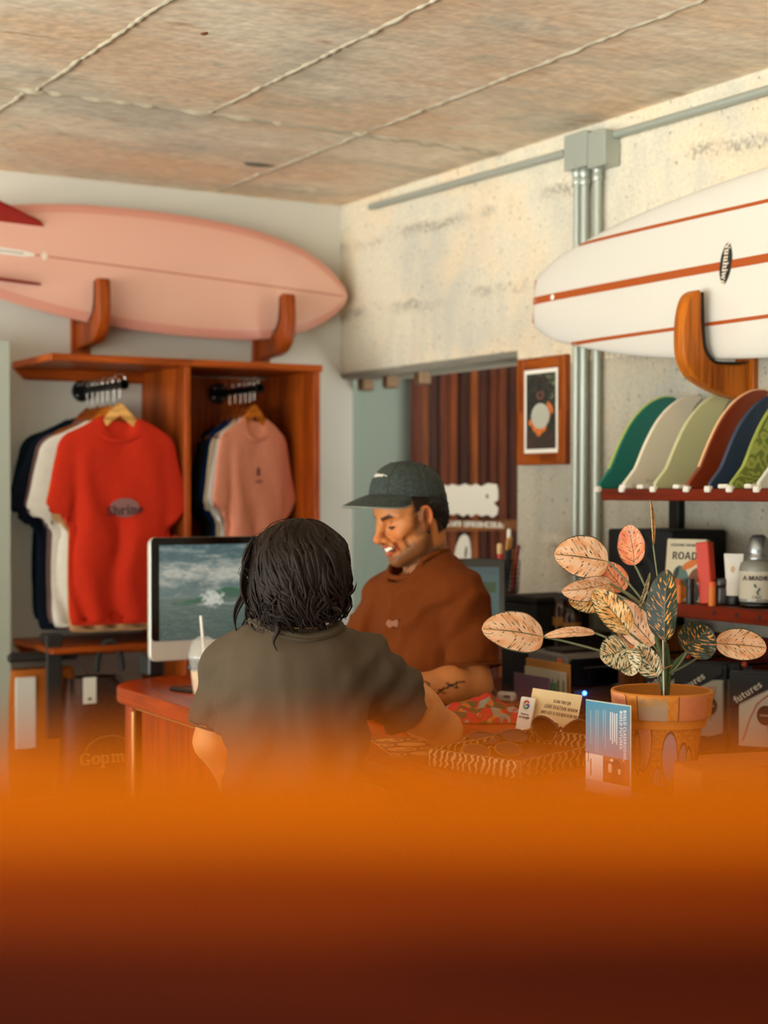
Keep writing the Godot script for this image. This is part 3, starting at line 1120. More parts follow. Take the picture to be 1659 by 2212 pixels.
func thing_part_print(tee: Node3D) -> Node3D:
	var g := mat("print_grey", c8(140, 96, 92), 0.9)
	var d := mat("print_ink", c8(44, 26, 30), 0.9)
	var z := 0.0305
	var o := part("print", MB.new().prism(oval(0.052, 0.032, 28), 0.004, 0.0, Transform3D(Basis(Vector3.UP, 0.0), Vector3(0.012, -0.305, z))), g, tee, "oval grey print with dark lettering")
	lettering("Shrine", 0.03, d, o, Transform3D(Basis(Vector3(0, 0, 1), 0.05), Vector3(0.012, -0.315, z + 0.003)), true, "Droid Serif")
	part("neck_label", MB.new().box(Vector3(0.0, -0.055, -0.012), Vector3(0.03, 0.016, 0.002), 0.0006), mat("label_tan", c8(190, 130, 60), 0.9), tee)
	return o


func bags() -> void:
	var tan := cloth("bag_tan", c8(176, 98, 36))
	var dk := mat("bag_dark", c8(32, 28, 22), 0.7)
	var leather := mat("bag_brown", c8(104, 46, 16), 0.55)
	leather.albedo_texture = T.rough
	leather.uv1_triplanar = true
	leather.uv1_scale = Vector3(3, 3, 3)
	var z0 := 0.30
	# tan tote with a broad dark strap
	var a := onz(26, 1440, z0)
	var b := onz(150, 1640, z0)
	var t := thing("tote_bag", "tan canvas tote with a broad dark strap, hanging left under the shelf", "bag", Vector3((a.x + b.x) / 2, b.y, z0))
	var w := (b.x - a.x) / 2.0 + 0.02
	var h := a.y - b.y + 0.05
	part("body", MB.new().grid(40, 20, func(u: float, v: float) -> Vector3:
		var an := u * TAU
		var k := pow(maxf(0.0, sin(PI * clampf(v * 0.9 + 0.06, 0, 1))), 0.4)
		return Vector3(signf(cos(an)) * pow(absf(cos(an)), 0.5) * w * (0.86 + 0.14 * k), -0.12 + v * (h + 0.06), signf(sin(an)) * pow(absf(sin(an)), 0.6) * 0.07 * k), true), tan, t)
	part("strap", MB.new().box(Vector3(0.02, h - 0.12, 0.076), Vector3(0.055, 0.34, 0.012), 0.005).box(Vector3(0.02, h + 0.045, 0.05), Vector3(0.06, 0.03, 0.07), 0.006), dk, t, "broad dark strap")
	part("top_band", MB.new().box(Vector3(0, h - 0.02, 0.0), Vector3(2 * w + 0.004, 0.03, 0.06), 0.008), dk, t)
	part("panel", MB.new().box(Vector3(-w * 0.62, h - 0.2, 0.066), Vector3(0.07, 0.24, 0.008), 0.003), mat("bag_white", c8(214, 208, 196), 0.8), t, "off-white panel")
	# brown bag with blackletter print and a white price tag
	a = onz(126, 1440, 0.36)
	b = onz(306, 1660, 0.36)
	t = thing("shoulder_bag", "dark brown bag with blackletter print and a white price tag", "bag", Vector3((a.x + b.x) / 2, b.y, 0.36))
	w = (b.x - a.x) / 2.0
	h = a.y - b.y
	part("body", MB.new().grid(48, 24, func(u: float, v: float) -> Vector3:
		var an := u * TAU
		var k := pow(maxf(0.0, sin(PI * clampf(v * 0.86 + 0.07, 0, 1))), 0.45)
		var top := clampf((v - 0.7) / 0.3, 0, 1)
		return Vector3(signf(cos(an)) * pow(absf(cos(an)), 0.5) * w * lerpf(1.0, 0.62, top) - 0.03 * top, -0.1 + v * (h + 0.06), signf(sin(an)) * pow(absf(sin(an)), 0.6) * 0.08 * k + 0.012 * sin(u * 31.0) * top), true), leather, t)
	var hp := []
	for k in 17:
		var an := PI * k / 16.0
		hp.append(Vector3(0.02 + cos(an) * 0.045, h - 0.02 + sin(an) * 0.1, 0.03))
	part("handle", MB.new().tube(hp, 0.011, 8), dk, t)
	var gold := mat("bag_print", c8(200, 140, 62), 0.8)
	lettering("Gopm's", 0.04, gold, t, Transform3D(Basis(), Vector3(-0.005, h * 0.2 - 0.015, 0.083)), true, "Droid Serif", "lettering")
	var arc := []
	for k in 30:
		var an := lerpf(0.1, PI - 0.1, k / 29.0)
		arc.append(Vector3(0.0 + cos(an) * 0.085, h * 0.2 + sin(an) * 0.06, 0.083))
	part("print_arc", MB.new().tube(arc, 0.0012, 5), gold, t)
	var tg := onz(194, 1492, 0.45)
	var o := part("price_tag", MB.new().box(Vector3(tg.x - t.position.x, tg.y - t.position.y, tg.z - t.position.z), Vector3(0.045, 0.088, 0.0015), 0.0005), mat("tag_white", c8(226, 218, 200), 0.7), t, "white price tag")
	part("string", MB.new().tube([Vector3(tg.x - t.position.x, tg.y - t.position.y + 0.04, 0.09), Vector3(tg.x - t.position.x - 0.01, tg.y - t.position.y + 0.085, 0.05)], 0.001, 5), dk, o)
	part("print_mark", MB.new().box(Vector3(tg.x - t.position.x, tg.y - t.position.y - 0.028, 0.091), Vector3(0.012, 0.008, 0.001)), dk, o)



# ---------------------------------------------------------------- the glass, what stands outside it
func opening_things() -> void:
	# glass panes with metal clamps
	var gm := mat("glass", Color(0.9, 0.97, 0.94, 0.004), 0.02)
	gm.metallic_specular = 0.22
	gm.transparency = BaseMaterial3D.TRANSPARENCY_ALPHA
	var steel := mat("clamp_steel", c8(112, 84, 58), 0.4, 0.6)
	var frame := thing("window_1", "frameless glass panes under the concrete beam", "window")
	frame.remove_meta("category")
	frame.set_meta("kind", "structure")
	var zs := [0.02, onx(866, 900, 0.09).z, 1.19]
	var cz := [[onx(787, 825, 0.08).z, onx(841, 822, 0.08).z], [onx(909, 815, 0.08).z]]
	for k in 2:
		var g := part("pane", MB.new().box(Vector3(0.09, 1.03, (zs[k] + zs[k + 1]) / 2.0), Vector3(0.008, 2.0, zs[k + 1] - zs[k] - 0.008), 0.001), gm, frame)
		for z in cz[k]:
			part("clamp", MB.new().box(Vector3(0.086, 2.02, z), Vector3(0.05, 0.055, 0.05), 0.004), steel, g)
	# lettering stuck on the glass, seen from behind
	var vinyl := mat("white_vinyl", c8(226, 220, 204), 0.6)
	var sign := thing("window_sign", "white blocky letter sticker on the glass behind the man's cap", "sign", Vector3(0.08, 1.6, 0.9))
	var a := onx(925, 1045, 0.08)
	var b := onx(1076, 1118, 0.08)
	var W := b.z - a.z
	var Hh := a.y - b.y
	var po := PackedVector2Array()
	var top := [0.0, 0.95, 0.06, 1.0, 0.13, 0.93, 0.2, 1.0, 0.3, 0.92, 0.36, 0.99, 0.46, 0.92, 0.54, 1.0, 0.62, 0.92, 0.7, 0.99, 0.77, 0.9, 0.86, 1.0, 0.98, 0.97, 1.0, 0.78, 1.0, 0.52, 0.94, 0.42, 1.0, 0.28, 0.99, 0.1, 0.93, 0.0, 0.85, 0.08, 0.78, 0.02, 0.7, 0.1, 0.64, 0.0, 0.58, 0.09, 0.52, 0.0, 0.44, 0.1, 0.36, 0.04, 0.28, 0.12, 0.2, 0.02, 0.12, 0.1, 0.05, 0.02, 0.0, 0.1]
	for k in range(0, top.size(), 2):
		po.append(Vector2(top[k] * W, top[k + 1] * Hh))
	var yz := Basis(Vector3(0, 0, 1), Vector3(0, 1, 0), Vector3(-1, 0, 0))
	part("letters", MB.new().prism(po, 0.002, 0.0, Transform3D(yz, Vector3(0.0, b.y, a.z) - Vector3(0, 1.6, 0.9))), vinyl, sign)
	part("hole", MB.new().prism(oval(0.006, 0.008, 10, Vector2(W * 0.86, Hh * 0.62)), 0.004, 0.0, Transform3D(yz, Vector3(-0.0015, b.y, a.z) - Vector3(0, 1.6, 0.9))), mat("slot_dark", c8(96, 88, 70), 0.8), sign)
	var c := onx(930, 1135, 0.08)
	var bars := MB.new()
	var r := RandomNumberGenerator.new()
	r.seed = 5
	var n := 17
	for k in n:
		var z := c.z + (k + 0.5) * (W + 0.02) / n - 0.9
		var h := 0.019
		var w := (W + 0.02) / n * 0.72
		bars.box(Vector3(0, c.y - 1.6 + h / 2, z - w / 2), Vector3(0.002, h, 0.004))
		if k % 3 != 1:
			bars.box(Vector3(0, c.y - 1.6 + h / 2, z + w / 2), Vector3(0.002, h, 0.004))
		for yy in [0.0, 0.5, 1.0]:
			if r.randf() < 0.6:
				bars.box(Vector3(0, c.y - 1.6 + yy * (h - 0.004) + 0.002, z), Vector3(0.002, 0.004, w))
	part("small_letters", bars, vinyl, sign).set_meta("kind", "stuff")
	var dk := onx(1000, 1180, 0.08)
	var stk := solo("round_sticker", MB.new().prism(smooth_poly(PackedVector2Array([Vector2(-0.045, -0.05), Vector2(-0.05, 0.0), Vector2(-0.02, 0.05), Vector2(0.02, 0.062), Vector2(0.045, 0.03), Vector2(0.04, -0.05)]), 3), 0.002, 0.0, Transform3D(yz, dk + Vector3(0, -0.02, 0))), vinyl, "small white rounded sticker low on the glass, above the tablet", "sticker")
	part("print_mark", MB.new().prism(oval(0.007, 0.022, 12), 0.003, 0.0, Transform3D(yz * Basis(Vector3(0, 0, 1), -0.2), dk + Vector3(-0.001, -0.02, 0.022))), mat("slot_dark", c8(96, 88, 70), 0.8), stk)
	# outside: a pale green rendered wall and a fence of brown slats
	var pg := mat("outside_render", c8(138, 144, 132), 0.9)
	struct("wall_outside_and_blocker", MB.new().box(Vector3(0.56, 1.2, -0.42), Vector3(1.02, 3.2, 0.1)).box(Vector3(2.3, 1.2, 1.6), Vector3(0.1, 3.2, 4.6)), pg, "pale green rendered wall outside the glass, with an added unseen light blocker")  # second box: unseen wall added to cut the light on the green one
	var fz := -0.30
	var x0 := onz(905, 1000, fz).x
	var x1 := onz(1140, 1000, fz).x + 0.6
	var fence := thing("slat_fence", "fence of upright brown wooden slats outside the glass", "fence", Vector3((x0 + x1) / 2.0, -0.2, fz))
	var cols := [c8(156, 76, 12), c8(104, 40, 6), c8(176, 102, 28), c8(76, 26, 4), c8(132, 58, 8)]
	var x := x0
	var k := 0
	var base := Vector3((x0 + x1) / 2.0, -0.2, fz)
	var share := {}
	while x < x1:
		var w := 0.032 + 0.012 * r.randf()
		var mt := wood("slat_%d" % (k % 5), cols[(k * 3 + k / 4) % 5], 1, 0.6)
		part("slat", MB.new().box(Vector3(x + w / 2.0, 1.3, fz + r.randf_range(-0.008, 0.008)) - base, Vector3(w, 3.0, 0.022), 0.002), mt, fence)
		x += w + 0.012
		k += 1
	var ry := onz(1020, 1135, fz + 0.02).y
	for y in [ry, ry + 1.0, ry - 1.0]:
		part("rail", MB.new().box(Vector3((x0 + x1) / 2.0, y, fz + 0.025) - base, Vector3(x1 - x0, 0.045, 0.02), 0.002), wood("fence_rail", c8(150, 88, 36), 0, 0.6), fence)
	part("backing", MB.new().box(Vector3((x0 + x1) / 2.0, 1.3, fz - 0.03) - base, Vector3(x1 - x0, 3.0, 0.01)), mat("fence_back", c8(30, 16, 8), 0.9), fence)
	part("edge_post", MB.new().box(Vector3(x0 - 0.012, 1.3, fz) - base, Vector3(0.03, 3.0, 0.06), 0.003), wood("slat_2", cols[2], 1, 0.6), fence)
	# an unseen roof slab added to dim the passage, and its ground
	struct("roof_added_shade", MB.new().box(Vector3(2.3, 2.85, 1.4), Vector3(4.1, 0.15, 5.4)), pg, "unseen slab added over the passage to keep the outside dim")
	struct("floor_outside", MB.new().box(Vector3(1.9, -0.25, 0.5), Vector3(3.4, 0.1, 4.0)), mat("outside_paving", c8(168, 158, 140), 0.9), "paving outside the glass")


# ---------------------------------------------------------------- what is fixed to the concrete wall
func right_wall_things() -> void:
	var galv := mat("galvanised", c8(168, 172, 160), 0.4, 0.4)
	# horizontal conduit under the ceiling, in two runs
	var X := -0.02
	var p0 := onx(800, 447, X)
	var p1 := onx(1222, 330, X)
	solo("conduit", MB.new().tube([Vector3(X, p0.y, p0.z), Vector3(X, p1.y, p1.z)], 0.0125, 14), galv, "long galvanised conduit from the corner to the junction boxes", "conduit")
	p0 = onx(1305, 298, X)
	p1 = onx(1659, 205, X)
	solo("conduit", MB.new().tube([Vector3(X, p0.y, p0.z), Vector3(X, p1.y, p1.z + 1.5)], 0.0125, 14), galv, "galvanised conduit running right from the junction boxes under the ceiling", "conduit")
	# junction boxes
	for q in [[1219, 1268, 290, 362, "galvanised junction box above two of the pipes"], [1270, 1308, 288, 355, "galvanised junction box above the right-hand pipe"]]:
		var a := onx(q[0], q[2], -0.06)
		var b := onx(q[1], q[3], -0.06)
		var t := thing("junction_box", q[4], "junction box", Vector3(0, (a.y + b.y) / 2, (a.z + b.z) / 2), 0.0, "")
		part("box", MB.new().box(Vector3(-0.03, 0, 0), Vector3(0.058, 0.105, b.z - a.z - 0.006), 0.004), galv, t)
		part("lid", MB.new().box(Vector3(-0.061, 0, 0), Vector3(0.004, 0.109, b.z - a.z - 0.002), 0.0015), galv, t)
		for s in [-1, 1]:
			part("screw", MB.new().ball(Vector3(-0.064, s * 0.043, 0.0), Vector3(0.002, 0.004, 0.004), Basis(), 8, 5), galv, t)
	# the three upright pipes
	var k := 0
	for q in [[1247, 365, "left"], [1263, 365, "middle"], [1291, 355, "right"]]:
		var top := onx(q[0], q[1], -0.024)
		var t := thing("upright_pipe", "%s of the three upright galvanised pipes beside the framed picture" % q[2], "pipe", Vector3(-0.024, 0, top.z), 0.0, "")
		var r: float = [0.0115, 0.0135, 0.0125][k]
		part("tube", MB.new().tube([Vector3(0, 0, -0.012), Vector3(0, top.y, 0)], r, 16), galv, t)
		part("coupling", MB.new().lathe([Vector2(r, -0.03), Vector2(r + 0.004, -0.028), Vector2(r + 0.004, -0.012), Vector2(r + 0.002, -0.01), Vector2(r + 0.002, 0.0), Vector2(r + 0.005, 0.002), Vector2(r + 0.005, 0.016), Vector2(r, 0.018)], 18, Transform3D(Basis(), Vector3(0, top.y - 0.02, 0))), galv, t)
		if k != 1:
			part("strap", MB.new().box(Vector3(0.012, 1.05, -0.006), Vector3(0.026, 0.02, 0.07), 0.003), galv, t)
		k += 1
	picture()
	long_board()
	fin_shelf()
	lower_shelf()
	packs()


func picture() -> void:
	var X := -0.012
	var a := onx(1122, 778, X)
	var b := onx(1226, 1003, X)
	var c := Vector3(X, (a.y + b.y) / 2, (a.z + b.z) / 2)
	var w := b.z - a.z
	var h := a.y - b.y
	var t := thing("framed_picture", "wood-framed photo of a mosquito coil between orange fingers", "picture", c)
	var fw := 0.038
	for s in [-1, 1]:
		part("frame_side", MB.new().box(Vector3(0, 0, s * (w - fw) / 2), Vector3(0.024, h, fw), 0.003), wood("frame_wood", c8(156, 76, 20), 1), t)
		part("frame_end", MB.new().box(Vector3(0, s * (h - fw) / 2, 0), Vector3(0.0235, fw, w - 2 * fw), 0.003), wood("frame_wood", c8(156, 76, 20), 2), t)
	part("mat_board", MB.new().box(Vector3(-0.001, 0, 0), Vector3(0.012, h - 2 * fw, w - 2 * fw)), mat("mat_board", c8(236, 228, 212), 0.8), t)
	var leaf := noise(60, 0.03, 3)
	var im := paint(128, 288, func(x, y):
		var u: float = (x - 64.0) / 64.0
		var v: float = (y - 144.0) / 64.0
		var k := c8(14, 14, 10).lerp(c8(46, 64, 40), clampf(leaf.get_noise_2d(x * 2.5, y * 0.7) * 2.0 + absf(u) * 0.6 - 0.35, 0, 1))
		k = k.lerp(c8(120, 130, 96), clampf(leaf.get_noise_2d(x * 1.2 + 500, y * 2.2) * 2.4 + u * 1.1 - v * 0.5 - 1.6, 0, 0.8))
		if v > 1.1:
			k = k.lerp(c8(56, 36, 22), 0.7)
		var e := Vector2((u + 0.04) / 0.62, (v - 0.28) / 0.76)
		var rr := e.length()
		for q in [[0.62, -0.18, 0.16, 0.42, -0.5], [0.5, 0.3, 0.12, 0.5, 0.2], [-0.72, 0.66, 0.16, 0.2, 0.3], [-0.4, 1.0, 0.18, 0.34, -0.6], [-0.1, 1.22, 0.2, 0.3, 0.5], [0.2, 1.02, 0.16, 0.26, 0.4]]:
			var d := Vector2(u - q[0], v - q[1]).rotated(-q[4])
			if pow(d.x / q[2], 2) + pow(d.y / q[3], 2) < 1.0:
				k = c8(214, 116, 44).lerp(c8(160, 74, 24), clampf(d.length() * 2.0, 0, 1))
		if rr < 1.0:
			var sp := fposmod(rr * 5.2 + atan2(e.y, e.x) / TAU, 1.0)
			k = c8(188, 186, 168).lerp(c8(96, 92, 80), smoothstep(0.72, 0.9, sp) if sp < 0.95 else 0.4)
		var dd := Vector2(u + 0.05, v + 0.95)
		if absf(dd.length() - 0.2) < 0.05 and dd.y > -0.2:
			k = c8(120, 74, 50)
		return k)
	var pm := mat("photo_print", Color.WHITE, 0.5)
	pm.albedo_texture = im
	pm.texture_repeat = false
	var mb := MB.new()
	var iw := w / 2 - fw - 0.013
	var ih := h / 2 - fw - 0.013
	mb.quad(Vector3(-0.0085, -ih, -iw), Vector3(-0.0085, -ih, iw), Vector3(-0.0085, ih, iw), Vector3(-0.0085, ih, -iw))
	part("photo", mb, pm, t)
	var gl := mat("glass", Color(0.9, 0.97, 0.94, 0.004), 0.02)
	part("glazing", MB.new().box(Vector3(-0.0105, 0, 0), Vector3(0.002, h - 2 * fw, w - 2 * fw)), gl, t)


func long_board() -> void:
	var L := 2.75
	var tab := [Vector2(0, 0.0), Vector2(0.003, 0.072), Vector2(0.02, 0.088), Vector2(0.1, 0.126), Vector2(0.2, 0.15), Vector2(0.3, 0.172), Vector2(0.5, 0.205), Vector2(0.8, 0.235), Vector2(1.1, 0.252), Vector2(1.5, 0.262), Vector2(1.9, 0.25), Vector2(2.3, 0.205), Vector2(2.55, 0.14), Vector2(2.7, 0.07), Vector2(2.745, 0.03), Vector2(2.75, 0.0)]
	var t := thing("white_longboard", "white longboard with three orange-brown stringers, on the right-hand wall", "surfboard")
	var lean := Basis(Vector3(0, 0, 1), deg_to_rad(-4.0))
	t.transform = Transform3D(lean * Basis(Vector3(0, 0, 1), Vector3(0, 1, 0), Vector3(-1, 0, 0)), Vector3(-0.115, 2.184, 1.462))
	var wh := mat("white_resin", c8(214, 208, 196), 0.25)
	wh.clearcoat_enabled = true
	wh.clearcoat = 0.5
	wh.clearcoat_roughness = 0.1
	var th := 0.075
	part("hull", board_body(tab, L, th), wh, t)
	var br := mat("stringer_brown", c8(166, 74, 18), 0.3)
	part("stringer", board_strip(tab, L, th, 0.003, L - 0.01, 0.0, 0.0115, 0.0012), br, t, "broad brown centre stringer")
	part("stringer", board_strip(tab, L, th, 0.215, 2.5, 0.148, 0.005, 0.0014), br, t, "narrow upper stringer")
	part("stringer", board_strip(tab, L, th, 0.2, 2.5, -0.148, 0.005, 0.0014), br, t, "narrow lower stringer")
	part("tail_block", MB.new().box(Vector3(-0.002, 0, 0), Vector3(0.008, 0.135, 0.017), 0.003), br, t, "thin brown tail edge")
	var d := board_point(tab, L, th, 0.115, 0.0)
	part("vent_plug", MB.new().ball(d, Vector3(0.0095, 0.0095, 0.004)), mat("white_plastic", c8(232, 226, 212), 0.5), t)
	var e := board_point(tab, L, th, 0.885, 0.004)
	var o := part("emblem", MB.new().prism(smooth_poly(PackedVector2Array([Vector2(0, -0.056), Vector2(0.017, -0.03), Vector2(0.021, 0.0), Vector2(0.017, 0.03), Vector2(0, 0.056), Vector2(-0.017, 0.03), Vector2(-0.021, 0), Vector2(-0.017, -0.03)]), 3), 0.002, 0.0, Transform3D(Basis(Vector3(0, 0, 1), -0.1), e + Vector3(0, 0, 0.002))), mat("emblem_black", c8(24, 28, 26), 0.4), t, "black oval emblem with white script")
	lettering("Nuuhiwa", 0.019, mat("emblem_white", c8(232, 214, 190), 0.5), o, Transform3D(Basis(Vector3(0, 0, 1), -PI / 2 - 0.1), e + Vector3(0.0, 0.0, 0.0035)), true, "Droid Serif")
	# its bracket
	var bw := wood("bracket_honey", c8(196, 108, 28), 1, 0.35)
	var poly := PackedVector2Array()
	for q in [[0.0, 1.943], [-0.05, 1.937], [-0.12, 1.936], [-0.15, 1.944], [-0.172, 1.968], [-0.181, 2.01], [-0.185, 2.07], [-0.186, 2.122], [-0.21, 2.121], [-0.232, 2.1], [-0.246, 2.05], [-0.249, 1.99], [-0.243, 1.945], [-0.214, 1.9], [-0.15, 1.868], [-0.07, 1.848], [0.0, 1.845]]:
		poly.append(Vector2(q[0], q[1]))
	var pad := PackedVector2Array([Vector2(-0.03, 1.94), Vector2(-0.12, 1.937), Vector2(-0.15, 1.945), Vector2(-0.171, 1.968), Vector2(-0.18, 2.01), Vector2(-0.185, 2.12)])
	hook_bracket("hook_bracket", "honey-coloured wooden hook bracket holding the white longboard", poly, 0.042, Transform3D(Basis(), Vector3(0, 0, 2.273)), bw, pad, Vector2(1.9, 0.15))
	get_node("hook_bracket_002/back_plate").position = Vector3(-0.018, 0, 0)


func fin_poly(k: int) -> PackedVector2Array:
	var s := [1.0, 1.0, 1.0, 1.0, 0.94, 1.02, 1.0][k % 7] as float
	var q := PackedVector2Array([Vector2(0, 0), Vector2(0.035, 0.055), Vector2(0.07, 0.122), Vector2(0.11, 0.182), Vector2(0.16, 0.228), Vector2(0.215, 0.254), Vector2(0.262, 0.258), Vector2(0.272, 0.248), Vector2(0.246, 0.222), Vector2(0.214, 0.17), Vector2(0.196, 0.11), Vector2(0.186, 0.05), Vector2(0.184, 0.0)])
	for j in q.size():
		q[j] *= s
	return q


func fin_shelf() -> void:
	var wz := wood("shelf_wood", c8(112, 34, 8), 2, 0.35)
	var blk := mat("black_iron", c8(18, 19, 19), 0.45, 0.6)
	var f := -0.31
	var e := onx(1298, 1065, f)
	var top := onx(1400, 1056, f).y
	var t := thing("fin_shelf", "reddish wooden wall shelf holding the row of surfboard fins", "shelf", Vector3(0, top - 0.031, e.z))
	part("board", MB.new().box(Vector3(f / 2, 0.0155, 1.2), Vector3(-f, 0.031, 2.4), 0.003), wz, t)
	var z := onx(1452, 1100, -0.03).z - e.z
	for dz in [z, z + 1.3]:
		part("upright", MB.new().box(Vector3(-0.014, -0.275, dz), Vector3(0.026, 0.55, 0.042), 0.003), blk, t, "black metal upright")
	var cols := [c8(12, 112, 100), c8(228, 220, 198), c8(196, 200, 152), c8(132, 48, 14), c8(40, 58, 84), c8(150, 164, 70), c8(214, 214, 200)]
	var edge := [c8(170, 190, 90), c8(40, 60, 56), c8(40, 52, 40), c8(240, 190, 140), c8(220, 150, 60), c8(190, 200, 120), c8(230, 226, 210)]
	var lab := ["teal green surfboard fin, leftmost on the fin shelf", "cream white surfboard fin behind the pale green one", "pale green translucent surfboard fin with a dark rear edge", "rust brown surfboard fin with an orange rim", "slate blue surfboard fin between the rust and the marbled ones", "marbled yellow-green surfboard fin", "whitish surfboard fin at the right edge of the view"]
	var px := [1291, 1345, 1412, 1484, 1530, 1577, 1636]
	var marble := noise(70, 0.02, 4)
	for k in 7:
		var zz := onx(px[k], 1056, f).z
		var n := thing("surfboard_fin", lab[k], "fin", Vector3(f + 0.004, top + 0.001, zz), 0.0, "surfboard fins on the wall shelf")
		var m := mat("fin_%d" % k, cols[k], 0.25)
		m.clearcoat_enabled = true
		m.clearcoat = 0.5
		if k in [1, 2, 5]:
			m.subsurf_scatter_enabled = true
			m.subsurf_scatter_strength = 0.2
		if k == 5:
			m.albedo_color = Color.WHITE
			m.albedo_texture = paint(128, 128, func(x, y): return c8(168, 178, 84).lerp(c8(116, 132, 52), clampf(0.5 + sin((marble.get_noise_2d(x * 0.6, y * 0.6) * 2.0 + y * 0.01) * 14.0) * 0.8, 0, 1)))
		var poly := smooth_poly(fin_poly(k), 3)
		part("blade", MB.new().prism(poly, 0.011, 0.004), m, n)
		var rear := PackedVector2Array()
		var q := fin_poly(k)
		for j in range(6 if k != 3 and k != 0 else 1, 13 if k != 3 and k != 0 else 7):
			rear.append(q[j])
		var pts := []
		for p in smooth_line(rear, 4):
			pts.append(Vector3(p.x, p.y, 0))
		part("rim", MB.new().tube(pts, 0.0035, 6), mat("fin_rim_%d" % k, edge[k], 0.3), n)
		part("base_tab", MB.new().box(Vector3(0.09, 0.002, 0), Vector3(0.18, 0.006, 0.013), 0.002), m, n)
		part("screw_plate", MB.new().box(Vector3(-0.004, -0.002, 0.0), Vector3(0.016, 0.016, 0.02), 0.003), mat("white_plastic", c8(232, 226, 212), 0.5), n)
		if k in [1, 2]:
			lettering("fin co.", 0.006, mat("fin_print", c8(170, 160, 130), 0.6), n, Transform3D(Basis(), Vector3(0.085, 0.022, 0.0058)), false, "Droid Serif", "print")
	# small tabs lying along the front edge
	for q in [[1352, 1052], [1390, 1056], [1468, 1054], [1572, 1047], [1623, 1050], [1566, 1045]]:
		var p := onx(q[0], q[1], f + 0.006)
		solo("fin_tab", MB.new().box(Vector3(p.x, top + 0.006, p.z), Vector3(0.03, 0.011, 0.024), 0.003), mat("white_plastic", c8(232, 226, 212), 0.5), "small white fin tab on the shelf edge, %s" % ["between teal and cream fins", "below the cream fin", "between pale green and rust fins", "nearer one below the marbled fin", "rightmost of all", "below the slate blue fin"][[1352, 1390, 1468, 1572, 1623, 1566].find(q[0])], "fin tab", "white fin tabs on the shelf edge")


